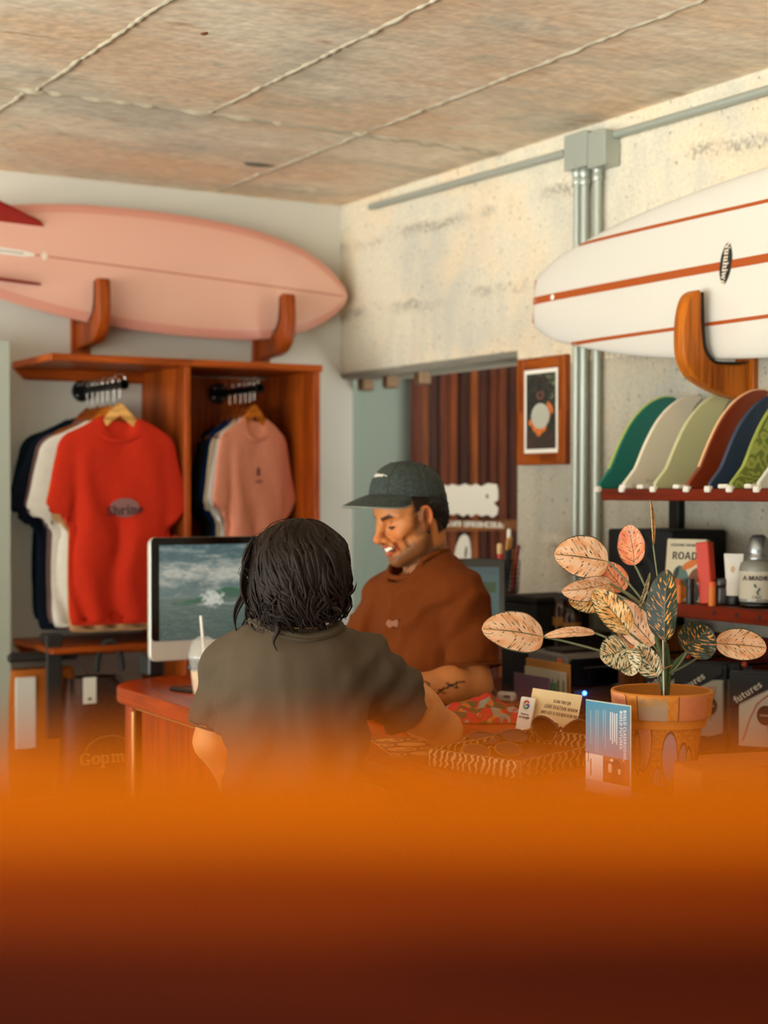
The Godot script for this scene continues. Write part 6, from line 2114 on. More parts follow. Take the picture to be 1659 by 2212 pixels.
func potted_plant() -> void:
	var c := Vector3(-1.109, TOP + 0.0005, 3.218)
	var t := thing("potted_plant", "variegated pink-leaved plant in a painted terracotta pot on the counter", "plant", c)
	# pot: profile of the wall, painted with blobs and patches
	var clay := c8(202, 122, 32)
	var gr := noise(130, 0.05, 4)
	var line := c8(84, 48, 20)
	var zoomed := func(x: float, R: float, mid: float) -> float:   # picture column to the column seen from the front
		var a := (x / 768.0 - 0.6375) * TAU
		return mid + R * sin(a) if absf(a) < 1.62 else -9999.0
	var body_im := paint(768, 256, func(x, y):
		var zx: float = zoomed.call(x, 345.0 - 60.0 * y / 256.0, 750.0)
		var zy: float = 745.0 + 640.0 * y / 256.0
		var k := clay * (1.0 + 0.16 * gr.get_noise_2d(x, y * 2.0))
		if gr.get_noise_2d(x * 3.0, y * 3.0 + 600) > 0.42:
			k = k.lerp(line, 0.35)
		var shapes := [[820.0, 950.0, 66.0, 128.0, 0.0, c8(150, 140, 150)], [690.0, 1090.0, 40.0, 90.0, 0.25, c8(146, 134, 140)], [937.0, 955.0, 33.0, 74.0, 0.0, c8(146, 128, 128)], [1000.0, 965.0, 22.0, 60.0, -0.25, c8(190, 130, 74)], [590.0, 890.0, 62.0, 128.0, 0.28, c8(226, 148, 108)], [525.0, 930.0, 24.0, 96.0, 0.15, c8(206, 130, 70)], [740.0, 1180.0, 70.0, 60.0, 0.0, c8(146, 134, 140)]]
		for q in shapes:
			var d := Vector2(zx - q[0], zy - q[1]).rotated(-q[4])
			var e := Vector2(d.x / q[2], d.y / q[3]).length() + 0.05 * gr.get_noise_2d(x * 0.8, y * 0.8)
			if e < 1.0:
				k = (q[5] as Color) * (1.0 + 0.12 * gr.get_noise_2d(x * 2.0, y * 4.0))
			elif e < 1.0 + 7.0 / float(q[2]):
				k = line
		return k)
	var rim_im := paint(768, 64, func(x, y):
		var zx: float = zoomed.call(x, 436.0, 752.0)
		var zy: float = 575.0 + 170.0 * y / 64.0
		var k := clay * (1.0 + 0.16 * gr.get_noise_2d(x, y * 2.0 + 300))
		var wipe := 0.3 * gr.get_noise_2d(x * 0.7, y * 5.0)
		if zx > 330 and zx < 440 + (zy - 575) * 0.2:
			k = k.lerp(c8(222, 142, 110), clampf(0.85 + wipe, 0, 1))
		if zx > 548 and zx < 800 and zy > 590:
			k = k.lerp(c8(150, 142, 128), clampf((zy - 610.0) / 60.0 + wipe, 0, 0.85))
		if zx > 895 and zx < 1135:
			k = k.lerp(c8(206, 120, 86), clampf(0.8 + wipe, 0, 1))
		for e in [440.0 + (zy - 575) * 0.2, 545.0, 892.0]:
			if absf(zx - e) < 5.0:
				k = k.lerp(line, 0.8)
		return k)
	var bm := mat("pot_painted", Color.WHITE, 0.75)
	bm.albedo_texture = body_im
	var rm := mat("pot_rim_painted", Color.WHITE, 0.75)
	rm.albedo_texture = rim_im
	var hb := 0.135
	part("pot_body", MB.new().lathe([Vector2(0.052, 0.0), Vector2(0.055, 0.02), Vector2(0.077, hb)], 64), bm, t)
	part("pot_rim", MB.new().lathe([Vector2(0.0865, hb - 0.004), Vector2(0.0885, hb - 0.001), Vector2(0.0925, hb + 0.037), Vector2(0.0925, hb + 0.04)], 64), rm, t)
	var cm := mat("clay", clay, 0.8)
	part("pot_inside", MB.new().lathe([Vector2(0.077, hb - 0.002), Vector2(0.0865, hb - 0.004)], 48).lathe([Vector2(0.0925, hb + 0.04), Vector2(0.091, hb + 0.0425), Vector2(0.087, hb + 0.0425), Vector2(0.085, hb + 0.04), Vector2(0.08, hb - 0.02)], 48), cm, t)
	var sn := noise(140, 30.0, 3)
	part("soil", MB.new().grid(40, 10, func(u: float, v: float) -> Vector3:
		var a := u * TAU
		return Vector3(cos(a) * 0.083 * v, hb + 0.006 + 0.006 * sn.get_noise_2d(cos(a) * v, sin(a) * v), -sin(a) * 0.083 * v), true), mat("soil", c8(58, 34, 18), 0.95), t)
	for k in 7:
		var a := k * 0.9 + 2.6
		part("bark_chip", MB.new().ball(Vector3(cos(a) * 0.055, hb + 0.014, sin(a) * 0.055), Vector3(0.009, 0.004, 0.005), Basis(Vector3.UP, a * 3.0), 8, 5), mat("bark_chip", c8(196, 130, 44), 0.8), t)
	# stem, stake and tie
	var green := mat("stem_green", c8(74, 92, 50), 0.5)
	var stalk := mat("stalk_grey_green", c8(112, 118, 84), 0.5)
	var root := Vector3(c.x + 0.006, TOP + hb + 0.01, c.z)
	var j0 := deep(1444, 1440, 2.86)
	var j1 := deep(1438, 1392, 2.86)
	var j2 := deep(1424, 1330, 2.88)
	part("stem", MB.new().tube([root - c, (root.lerp(j0, 0.6) - c), j0 - c, j1 - c], [0.0075, 0.0068, 0.006, 0.005], 12), green, t)
	part("stem", MB.new().tube([root - c + Vector3(-0.006, 0, 0.004), deep(1436, 1440, 2.85) - c, deep(1418, 1378, 2.85) - c, j2 - c], [0.0055, 0.005, 0.0042, 0.003], 10), green, t)
	part("stake", MB.new().tube([deep(1434, 1505, 2.83) - c, deep(1432, 1378, 2.83) - c], 0.0014, 6), mat("straw_white", c8(236, 228, 214), 0.4), t)
	part("tie", MB.new().tube([deep(1425, 1448, 2.83) - c, deep(1438, 1443, 2.825) - c, deep(1452, 1437, 2.84) - c], 0.0011, 6), mat("tie_tan", c8(190, 130, 80), 0.7), t)
	var kinds := []
	for k in 5:
		var m := mat("leaf_%d" % k, Color.WHITE, 0.42)
		m.albedo_texture = leaf_texture(k)
		m.texture_repeat = false
		m.backlight_enabled = true
		m.backlight = Color(0.5, 0.5, 0.5)
		kinds.append(m)
	# base, tip, width (pixels), depths, kind, roll, bend, fold, curl, petiole root
	var list := [
		[1314, 1213, 1197, 1197, 84, 2.93, 2.9, 0, 0.25, 0.05, 0.12, 0.0, 2],
		[1371, 1221, 1357, 1134, 56, 2.95, 2.97, 1, -0.35, -0.05, 0.25, 0.0, 2],
		[1411, 1178, 1405, 1079, 17, 2.9, 2.9, 2, 0.3, 0.04, 0.3, 2.4, 1],
		[1348, 1277, 1302, 1216, 50, 2.93, 2.95, 1, 0.2, 0.0, 0.2, 0.0, 2],
		[1318, 1260, 1213, 1277, 50, 2.88, 2.85, 0, -0.45, 0.06, 0.2, 0.0, 2],
		[1329, 1283, 1228, 1298, 62, 2.92, 2.9, 2, 0.1, -0.03, 0.1, 0.0, 2],
		[1360, 1368, 1283, 1274, 58, 2.82, 2.84, 2, 0.2, 0.06, 0.2, 0.0, 0],
		[1412, 1394, 1331, 1298, 66, 2.86, 2.88, 0, -0.2, 0.05, 0.15, 0.0, 0],
		[1436, 1384, 1443, 1230, 66, 2.82, 2.82, 4, -0.5, 0.05, 0.35, 0.0, 1],
		[1380, 1312, 1404, 1236, 15, 2.84, 2.84, 3, 0.3, 0.03, 0.3, 2.0, 2],
		[1174, 1376, 1040, 1358, 80, 2.84, 2.78, 0, 0.3, 0.06, 0.1, 0.0, 0],
		[1285, 1367, 1174, 1376, 23, 2.87, 2.84, 0, 0.5, 0.08, 0.3, 0.0, 0],
		[1360, 1402, 1297, 1422, 70, 2.79, 2.76, 3, 0.15, 0.02, 0.12, 0.0, 0],
		[1352, 1402, 1366, 1460, 50, 2.78, 2.77, 3, -0.1, 0.02, 0.15, 0.0, 0],
		[1421, 1460, 1374, 1390, 52, 2.8, 2.8, 3, -0.3, 0.03, 0.25, 0.0, 0],
		[1483, 1410, 1531, 1354, 80, 2.84, 2.84, 4, 0.15, -0.03, 0.12, 0.0, 0],
		[1545, 1390, 1656, 1399, 62, 2.9, 2.92, 0, -0.25, 0.05, 0.18, 0.0, 0],
		[1379, 1400, 1334, 1370, 34, 2.88, 2.89, 1, 0.2, 0.0, 0.2, 0.0, 0]]
	var roots := [deep(1443, 1455, 2.86), deep(1438, 1400, 2.855), deep(1426, 1350, 2.875)]
	for q in list:
		var b := deep(q[0], q[1], q[5])
		var e := deep(q[2], q[3], q[6])
		var w: float = q[4] / 3400.0 * (q[5] + q[6]) / 2.0
		var mb := leaf_mesh(b - c + c, e, w, q[8], q[9], q[10], q[11])
		for k in mb.v.size():
			mb.v[k] -= c
		part("leaf", mb, kinds[q[7]], t)
		if q[0] == 1352:
			continue
		var r: Vector3 = roots[q[12]]
		var pts := []
		for k in 11:
			var u := k / 10.0
			var mid := r.lerp(b, 0.5) + Vector3(0, 0.012, 0) + (r - b).normalized() * 0.0
			if q[0] == 1483 or q[0] == 1545:
				mid = r.lerp(b, 0.45) + Vector3(0, -0.012, 0)
			elif q[0] == 1174:
				mid = deep(1270, 1392, 2.85)
			elif q[0] == 1421:
				mid = deep(1428, 1480, 2.83)
			var p := r.lerp(mid, u).lerp(mid.lerp(b, u), u)
			if q[0] == 1421:
				p = root.lerp(mid, u).lerp(mid.lerp(b, u), u)
			pts.append(p - c)
		part("petiole", MB.new().tube(pts, 0.0021 if q[11] == 0.0 else 0.0015, 7), stalk, t)
	# the far right leaf hangs on behind the dark one
	part("petiole", MB.new().tube([deep(1445, 1450, 2.86) - c, deep(1463, 1428, 2.86) - c, deep(1486, 1408, 2.86) - c, deep(1520, 1396, 2.88) - c, deep(1548, 1390, 2.9) - c], [0.0055, 0.005, 0.004, 0.0025, 0.002], 9), green, t)



# ---------------------------------------------------------------- the two people
func lin(r: int, g: int, b: int) -> Color:
	return Color8(r, g, b).srgb_to_linear()


func skin_mat() -> StandardMaterial3D:
	if M.has("skin"):
		return M["skin"]
	var m := mat("skin", Color.WHITE, 0.5)
	m.vertex_color_use_as_albedo = true
	m.subsurf_scatter_enabled = true
	m.subsurf_scatter_strength = 0.12
	m.metallic_specular = 0.4
	return m


func seg(p: Vector3, a: Vector3, b: Vector3) -> float:
	var ab := b - a
	return (p - a - ab * clampf((p - a).dot(ab) / maxf(ab.length_squared(), 1e-9), 0, 1)).length()


func settle(f: Field, p: Vector3) -> Vector3:   # lowered onto the cloth
	for k in 80:
		var d := Field.ev(f.prims, p)
		if d < 0.001:
			break
		p.y -= maxf(d * 0.6, 0.0006)
	return p


func hand(mb: MB, wrist: Vector3, along: Vector3, palm: Vector3, thumb_side: float, tint: Color) -> void:   # a relaxed hand, slightly curled
	var y := along.normalized()
	var z := (palm - y * palm.dot(y)).normalized()
	var x := y.cross(z)
	var f := Field.new()
	f.cap(Vector3(0, -0.02, 0), Vector3(0, 0.01, 0), 0.025, 0.024, 0.02)
	f.egg(Vector3(0, 0.045, 0.002), Vector3(0.04, 0.05, 0.015), 0.015)
	for k in 4:
		var fx := (-0.03 + 0.02 * k) * thumb_side * -1.0
		var l := [0.062, 0.07, 0.064, 0.05][3 - k] as float
		var p0 := Vector3(fx, 0.078, 0.002)
		var p1 := p0 + Vector3(fx * 0.1, l * 0.45, 0.006)
		var p2 := p1 + Vector3(0, l * 0.3, 0.012)
		var p3 := p2 + Vector3(0, l * 0.2, 0.015)
		f.cap(p0 - Vector3(0, 0.02, 0), p1, 0.0095, 0.0088, 0.006)
		f.cap(p1, p2, 0.0088, 0.0082, 0.004)
		f.cap(p2, p3, 0.0082, 0.0072, 0.004)
	var t0 := Vector3(0.024 * thumb_side, 0.02, 0.004)
	var t1 := Vector3(0.05 * thumb_side, 0.05, 0.014)
	f.cap(t0, t1, 0.013, 0.0105, 0.01)
	f.cap(t1, t1 + Vector3(0.006 * thumb_side, 0.03, 0.008), 0.0105, 0.0085, 0.005)
	f.skin(Vector3(-0.075, -0.05, -0.03), Vector3(0.075, 0.165, 0.06), 0.0042, mb, func(_p: Vector3) -> Color: return tint, Transform3D(Basis(x, y, z), wrist))


func legs(t: Node3D, hips: Vector3, side: Vector3, fwd: Vector3, trousers: Material, shoes: Material) -> void:
	var f := Field.new()
	f.egg(hips + Vector3(0, 0.0, 0), Vector3(0.165, 0.13, 0.125), 0.03, 0, Basis(side, Vector3.UP, fwd))
	var s := MB.new()
	for k in [-1.0, 1.0]:
		var h: Vector3 = hips + side * 0.085 * k + Vector3(0, -0.05, 0)
		var kn: Vector3 = Vector3(h.x, 0.48, h.z) + fwd * 0.03 + side * 0.01 * k
		var an: Vector3 = Vector3(h.x, 0.1, h.z) + side * 0.02 * k
		f.cap(h, kn, 0.09, 0.068, 0.05)
		f.cap(kn, an, 0.068, 0.056, 0.03)
		s.ball(Vector3(an.x, 0.045, an.z) + fwd * 0.06, Vector3(0.048, 0.043, 0.135), Basis(side, Vector3.UP, fwd))
	part("trousers", f.skin(hips - Vector3(0.28, hips.y - 0.06, 0.28), hips + Vector3(0.28, 0.14, 0.28), 0.017, MB.new()), trousers, t)
	part("shoes", s, shoes, t)


func man() -> void:
	var t := thing("person", "smiling man in grey cap and rust t-shirt behind the counter, looking down", "person", Vector3.ZERO)
	var rt := Vector3(0.8616, 0, 0.5075)
	var tv := Vector3(-0.5075, 0, 0.8616)
	var lsh := deep(1006, 1290, 4.02)
	var rsh := deep(822, 1306, 4.28)
	var chest := deep(925, 1370, 4.17)
	var hips := Vector3(chest.x + 0.06, 0.92, chest.z)
	var neck := deep(922, 1238, 4.19)
	var lel := deep(1026, 1480, 3.98)
	var lwr := deep(868, 1484, 3.86)
	var rel := deep(766, 1420, 4.3)
	var rwr := deep(800, 1500, 4.06)
	var left := (lsh - rsh)
	left.y = 0
	left = left.normalized()
	var fwd := left.cross(Vector3.UP).normalized()
	var tb := Basis(left, Vector3.UP, fwd)
	var skin := lin(208, 132, 74)
	# --- body: torso, arms (fine), hands, head (fine), one surface
	var mb := MB.new()
	var f := Field.new()
	var torso := func(g: Field, e: float) -> void:
		g.egg(chest + Vector3(0, 0.02, 0), Vector3(0.155 + e, 0.2 + e, 0.108 + e), 0.05, 0, tb)
		g.egg(chest + Vector3(0, -0.17, 0), Vector3(0.15 + e, 0.2 + e, 0.11 + e), 0.06, 0, tb)
		g.egg(hips, Vector3(0.155 + e, 0.14, 0.115 + e), 0.06, 0, tb)
		g.cap(lsh - left * 0.02, rsh + left * 0.02, 0.05 + e * 0.6, 0.05 + e * 0.6, 0.07)
		g.cap(neck + Vector3(0, -0.06, 0) - fwd * 0.018, lsh.lerp(neck, 0.25) + Vector3(0, 0.0, 0), 0.05 + e * 0.5, 0.044 + e * 0.5, 0.05)
		g.cap(neck + Vector3(0, -0.06, 0) - fwd * 0.018, rsh.lerp(neck, 0.25) + Vector3(0, 0.0, 0), 0.052 + e * 0.5, 0.046 + e * 0.5, 0.05)
	torso.call(f, -0.022)
	f.cap(lsh, lel, 0.042, 0.039, 0.03)
	f.cap(rsh, rel, 0.042, 0.039, 0.03)
	f.cap(rel, rwr, 0.039, 0.027, 0.02)
	var lo := chest - Vector3(0.45, 0.5, 0.5)
	f.skin(lo, chest + Vector3(0.5, 0.27, 0.45), 0.0125, mb, func(_p: Vector3) -> Color: return skin)
	# left forearm with tattoo
	var g := Field.new()
	var mid := lel.lerp(lwr, 0.35)
	g.cap(lel.lerp(lsh, 0.5), lel, 0.045, 0.041, 0.02)
	g.cap(lel, mid, 0.042, 0.044, 0.02)
	g.cap(mid, lwr, 0.044, 0.028, 0.03)
	var inked := lin(70, 42, 22)
	var wob := noise(200, 60.0, 2)
	var strokes := []
	for q in [[[948, 1492], [968, 1484], [985, 1476], [1003, 1472]], [[938, 1502], [952, 1494], [962, 1498]], [[975, 1482], [992, 1488], [1012, 1490]], [[985, 1482], [1000, 1496], [1012, 1499]], [[966, 1476], [978, 1482]], [[925, 1468], [905, 1478], [892, 1470], [884, 1458]], [[900, 1470], [912, 1456]], [[890, 1480], [905, 1492], [922, 1490], [928, 1480], [918, 1470]], [[884, 1492], [905, 1500], [918, 1508]], [[905, 1480], [918, 1484]]]:
		for k in q.size() - 1:
			strokes.append([deep(q[k][0], q[k][1], 3.88), deep(q[k + 1][0], q[k + 1][1], 3.88)])
	var view := ray(960, 1480).normalized()
	var ink_paint := func(p: Vector3) -> Color:
		var o: Vector3 = p - EYE
		var pr: Vector3 = EYE + o * (3.88 * ray(960, 1480).length() / o.length())
		if (p - lel.lerp(lwr, 0.5)).dot(view) < 0.02:
			for s in strokes:
				if seg(pr, s[0], s[1]) < 0.0026:
					return inked
		return skin * (1.0 + 0.08 * wob.get_noise_3d(p.x, p.y, p.z))
	var a0 := Vector3(minf(lel.x, lwr.x), minf(lel.y, lwr.y), minf(lel.z, lwr.z)) - Vector3(0.06, 0.06, 0.06)
	var a1 := Vector3(maxf(lel.x, lwr.x), maxf(lel.y, lwr.y), maxf(lel.z, lwr.z)) + Vector3(0.06, 0.1, 0.06)
	g.skin(a0, a1, 0.0042, mb, ink_paint)
	hand(mb, lwr, (lwr - lel), Vector3(0, -1, 0), -1.0, skin)
	hand(mb, rwr, (rwr - rel), Vector3(0, -1, 0), 1.0, skin)
	# head, in its own axes: x to his left, y up, z out of the face
	var yaw := deg_to_rad(57.0)
	var hb := Basis(Vector3.UP, -yaw)   # turned from the viewer towards the left of the picture
	var view_basis := Basis(rt, Vector3.UP, tv)
	var head := Transform3D(view_basis * hb * Basis(Vector3.RIGHT, deg_to_rad(16.0)), deep(886, 1116, 4.15))
	var h := Field.new()
	h.egg(Vector3(0, 0.045, -0.012), Vector3(0.075, 0.083, 0.096), 0.03)
	h.egg(Vector3(0, 0.022, 0.032), Vector3(0.064, 0.066, 0.056), 0.03)
	h.egg(Vector3(0, -0.038, 0.04), Vector3(0.052, 0.06, 0.048), 0.03)
	for s in [-1.0, 1.0]:
		h.cap(Vector3(0.052 * s, -0.035, 0.002), Vector3(0.044 * s, -0.07, 0.025), 0.02, 0.019, 0.03)
		h.cap(Vector3(0.044 * s, -0.07, 0.025), Vector3(0.012 * s, -0.095, 0.066), 0.019, 0.017, 0.03)
		h.egg(Vector3(0.04 * s, -0.02, 0.066), Vector3(0.023, 0.019, 0.019), 0.018)
		h.cap(Vector3(0.05 * s, 0.024, 0.066), Vector3(0.012 * s, 0.024, 0.083), 0.008, 0.009, 0.014)
		h.egg(Vector3(0.05 * s, -0.004, 0.05), Vector3(0.02, 0.014, 0.016), 0.02)
	h.egg(Vector3(0, -0.096, 0.072), Vector3(0.02, 0.016, 0.015), 0.014)
	for s in [-1.0, 1.0]:
		h.egg(Vector3(0.031 * s, 0.004, 0.092), Vector3(0.017, 0.012, 0.017), 0.014, 1)
		h.egg(Vector3(0.031 * s, 0.0025, 0.0705), Vector3(0.0155, 0.0125, 0.0135), 0.004)
		h.cap(Vector3(0.017 * s, -0.006, 0.079), Vector3(0.046 * s, -0.002, 0.068), 0.004, 0.0035, 0.008)
	h.cap(Vector3(0, 0.026, 0.083), Vector3(0, 0.0, 0.095), 0.0075, 0.008, 0.012)
	h.cap(Vector3(0, 0.002, 0.094), Vector3(0, -0.026, 0.113), 0.008, 0.0105, 0.01)
	h.egg(Vector3(0, -0.031, 0.1125), Vector3(0.0125, 0.0105, 0.0115), 0.008)
	for s in [-1.0, 1.0]:
		h.egg(Vector3(0.0135 * s, -0.034, 0.099), Vector3(0.0085, 0.008, 0.0125), 0.006)
		h.egg(Vector3(0.006 * s, -0.0425, 0.106), Vector3(0.0035, 0.004, 0.006), 0.003, 1)
	# smile: upper and lower lip, opening, cheek folds
	h.cap(Vector3(-0.02, -0.05, 0.083), Vector3(0.02, -0.05, 0.083), 0.012, 0.012, 0.02)
	for s in [-1.0, 1.0]:
		h.cap(Vector3(0, -0.053, 0.0965), Vector3(0.031 * s, -0.05, 0.0765), 0.0056, 0.004, 0.006)
		h.cap(Vector3(0, -0.0765, 0.0925), Vector3(0.028 * s, -0.061, 0.0775), 0.0066, 0.004, 0.006)
		h.cap(Vector3(0, -0.0645, 0.102), Vector3(0.0285 * s, -0.0555, 0.0835), 0.0076, 0.0026, 0.003, 1)
		h.cap(Vector3(0.019 * s, -0.026, 0.094), Vector3(0.035 * s, -0.05, 0.079), 0.0022, 0.003, 0.012, 1)
		h.cap(Vector3(0.035 * s, -0.05, 0.079), Vector3(0.036 * s, -0.07, 0.068), 0.003, 0.002, 0.012, 1)
		h.cap(Vector3(0.05 * s, -0.032, 0.062), Vector3(0.046 * s, -0.062, 0.055), 0.002, 0.002, 0.012, 1)
	h.cap(Vector3(-0.014, -0.087, 0.092), Vector3(0.014, -0.087, 0.092), 0.003, 0.003, 0.012, 1)
	# ears
	for s in [-1.0, 1.0]:
		var eb := Basis(Vector3.UP, -0.35 * s) * Basis(Vector3.RIGHT, -0.2)
		h.egg(Vector3(0.081 * s, 0.002, 0.004), Vector3(0.0105, 0.031, 0.0185), 0.006, 0, eb)
		h.egg(Vector3(0.077 * s, -0.026, 0.010), Vector3(0.006, 0.01, 0.009), 0.008)
		h.egg(Vector3(0.0945 * s, 0.003, 0.004), Vector3(0.014, 0.022, 0.0115), 0.003, 1, eb)
		h.egg(Vector3(0.078 * s, -0.002, 0.018), Vector3(0.0055, 0.007, 0.006), 0.005)
		h.cap(Vector3(0.0845 * s, 0.016, 0.003), Vector3(0.084 * s, -0.01, -0.001), 0.0026, 0.0026, 0.004)
	# neck
	var nb := head.affine_inverse() * (neck + Vector3(0, -0.05, 0))
	h.cap(Vector3(0, -0.03, -0.035), nb, 0.056, 0.062, 0.03)
	h.cap(Vector3(0.04, -0.04, -0.03), nb + Vector3(0.02, 0.01, 0.05), 0.016, 0.012, 0.03)
	var stub := noise(210, 420.0, 2)
	var hairc := lin(34, 20, 12)
	var fine := noise(211, 160.0, 3)
	var face := func(p: Vector3) -> Color:
		var k := skin
		var ax := absf(p.x)
		# warmer cheeks, nose and ear
		k = k.lerp(lin(212, 124, 66), clampf(1.0 - (Vector3(ax, p.y, p.z) - Vector3(0.038, -0.018, 0.08)).length() / 0.03, 0, 0.6))
		k = k.lerp(lin(208, 114, 58), clampf(1.0 - (p - Vector3(0, -0.03, 0.118)).length() / 0.022, 0, 0.6))
		if ax > 0.074 and absf(p.y) < 0.045:
			k = k.lerp(lin(208, 98, 48), 0.5)
		k = k * (1.0 + 0.07 * fine.get_noise_3d(p.x, p.y, p.z))
		# stubble on jaw, chin, upper lip
		var jaw := smoothstep(-0.036, -0.07, p.y - 0.55 * maxf(0.0, 0.035 - p.z) * 1.2)
		jaw *= smoothstep(-0.02, 0.0, p.z) * smoothstep(-0.135, -0.112, p.y)
		var mouth := Vector2(p.x / 0.036, (p.y + 0.06) / 0.022).length()
		jaw *= clampf((mouth - 0.85) * 2.2, 0, 1)
		jaw *= 1.0 - 0.75 * clampf(1.0 - Vector2((ax - 0.034) / 0.02, (p.y + 0.045) / 0.024).length(), 0, 1)
		var lip := clampf(1.0 - Vector2(p.x / 0.03, (p.y + 0.0455) / 0.006).length(), 0, 1) * smoothstep(0.07, 0.08, p.z)
		var side := smoothstep(0.05, 0.062, ax) * smoothstep(-0.06, -0.035, p.y) * smoothstep(0.035, 0.02, p.y) * smoothstep(-0.002, 0.006, p.z) * smoothstep(0.05, 0.03, p.z)
		var beard := clampf(maxf(jaw * 0.95, maxf(lip * 1.3, side * 0.85)) + 0.25 * stub.get_noise_3d(p.x, p.y, p.z) * signf(jaw + lip + side), 0, 0.86)
		if jaw + lip + side > 0.03:
			k = k.lerp(lin(56, 33, 16), beard * 0.82)
		# scalp hair under the cap
		var hl := smoothstep(0.014, 0.026, p.y + 0.3 * minf(0.0, p.z - 0.01)) * smoothstep(0.042, 0.02, p.z)
		if p.z < -0.028 and p.y > -0.06:
			hl = maxf(hl, smoothstep(-0.028, -0.036, p.z) * smoothstep(-0.062, -0.045, p.y))
		if ax < 0.078 or p.z < -0.03:
			k = k.lerp(hairc, clampf(hl * 1.2 + 0.1 * stub.get_noise_3d(p.x, p.y, p.z) * hl, 0, 1))
		# brows, lashes
		for s in [-1.0, 1.0]:
			var d1 := seg(p, Vector3(0.014 * s, 0.0205, 0.094), Vector3(0.034 * s, 0.0265, 0.084))
			var d2 := seg(p, Vector3(0.034 * s, 0.0265, 0.084), Vector3(0.053 * s, 0.020, 0.067))
			k = k.lerp(hairc, clampf((0.0068 - minf(d1, d2)) * 420.0, 0, 0.9))
			var l1 := seg(p, Vector3(0.018 * s, -0.0055, 0.082), Vector3(0.032 * s, -0.0065, 0.084))
			var l2 := seg(p, Vector3(0.032 * s, -0.0065, 0.084), Vector3(0.047 * s, -0.001, 0.071))
			k = k.lerp(lin(24, 14, 10), clampf((0.0042 - minf(l1, l2)) * 800.0, 0, 0.95))
			k = k.lerp(lin(150, 78, 42), clampf(1.0 - (p - Vector3(0.031 * s, 0.012, 0.079)).length() / 0.012, 0, 0.6))
		# lips and the dark of the mouth
		var up := minf(seg(p, Vector3(0, -0.053, 0.102), Vector3(0.032, -0.051, 0.079)), seg(p, Vector3(0, -0.053, 0.102), Vector3(-0.032, -0.051, 0.079)))
		var dn := minf(seg(p, Vector3(0, -0.0765, 0.099), Vector3(0.029, -0.061, 0.079)), seg(p, Vector3(0, -0.0765, 0.099), Vector3(-0.029, -0.061, 0.079)))
		k = k.lerp(lin(176, 72, 48), clampf((0.0068 - minf(up, dn)) * 420.0, 0, 0.85))
		if mouth < 0.8 and absf(p.y + 0.062) < 0.009 and p.z < 0.0935 and p.z > 0.06:
			k = k.lerp(lin(70, 22, 16), 0.8)
		if (p - Vector3(0, -0.043, 0.106)).length() < 0.008 and p.y < -0.0405:
			k = k.lerp(lin(80, 34, 18), 0.7)
		# neck tattoo: nested chevrons on the left side of the neck
		if p.y < -0.078 and p.z < 0.05:
			var w := Vector2(p.z * 0.8 + p.x * 0.6, p.y)
			var m := fposmod((absf(w.x - 0.012) * 1.3 - w.y) * 95.0 + 0.4, 1.0)
			var area := smoothstep(0.05, 0.03, absf(w.x - 0.012)) * smoothstep(-0.078, -0.088, p.y)
			if m < 0.42:
				k = k.lerp(lin(66, 58, 48), 0.8 * area)
			else:
				k = k.lerp(lin(168, 124, 98), 0.5 * area)
			var leaf := Vector2((p.z + 0.02) / 0.022, (p.y + 0.105) / 0.013).length()
			if leaf < 1.0 and p.x > 0.0:
				k = k.lerp(lin(70, 64, 44), 0.8)
		return k
	h.skin(Vector3(-0.1, -0.2, -0.125), Vector3(0.105, 0.135, 0.135), 0.0031, mb, face, head)
	part("body", mb, skin_mat(), t)
	var hx := func(called: String, b: MB, m: Material, label := "") -> MeshInstance3D:
		var o := part(called, b, m, t, label)
		o.transform = head
		return o
	# teeth, eyes below the lids, ear stud, back hair
	var teeth := MB.new()
	teeth.grid(20, 4, func(u: float, v: float) -> Vector3:
		var x: float = (u - 0.5) * 0.052
		var q := absf(x) / 0.03
		var row := -0.0645 + 0.009 * absf(x) / 0.0285
		var hh := 0.0070 * (1.0 - q * q) + 0.0006
		var gap := 0.0004 * absf(sin(x * 420.0))
		return Vector3(x, row + hh - v * hh * 1.45, 0.0962 - 19.0 * x * x - gap))
	hx.call("teeth", teeth, mat("teeth", c8(246, 234, 214), 0.25), "white upper teeth")
	var studs := MB.new().ball(Vector3(0.0845, -0.036, 0.010), Vector3(0.0035, 0.0045, 0.0045), Basis(), 12, 8)
	hx.call("ear_stud", studs, mat("black_gloss", c8(10, 8, 7), 0.12), "black ear stud")
	var hair := Field.new()
	hair.egg(Vector3(0, 0.03, -0.032), Vector3(0.077, 0.07, 0.079), 0.02)
	hair.egg(Vector3(0, -0.02, -0.06), Vector3(0.058, 0.05, 0.045), 0.03)
	hair.egg(Vector3(0, -0.03, 0.095), Vector3(0.2, 0.3, 0.1), 0.01, 1)
	hair.egg(Vector3(0.08, -0.012, 0.004), Vector3(0.03, 0.05, 0.022), 0.008, 1)
	hair.egg(Vector3(-0.08, -0.012, -0.01), Vector3(0.03, 0.05, 0.022), 0.008, 1)
	hair.disp = func(p: Vector3) -> float: return 0.006 * stub.get_noise_3d(p.x * 0.5, p.y * 0.16, p.z * 0.5)
	hx.call("hair", hair.skin(Vector3(-0.1, -0.09, -0.13), Vector3(0.1, 0.11, 0.02), 0.0042, MB.new()), mat("hair_black", c8(26, 16, 10), 0.6), "short dark hair below the cap")
	# the cap
	var cap_m := mat("cap_cloth", c8(64, 73, 68), 0.9)
	var cn := noise(220, 0.03, 4)
	cap_m.albedo_texture = paint(256, 256, func(x, y):
		var k := 0.86 + 0.3 * cn.get_noise_2d(x, y) + (0.03 if (x + y) % 2 else -0.03)
		return Color(k, k, k))
	cap_m.uv1_triplanar = true
	cap_m.uv1_scale = Vector3(9, 9, 9)
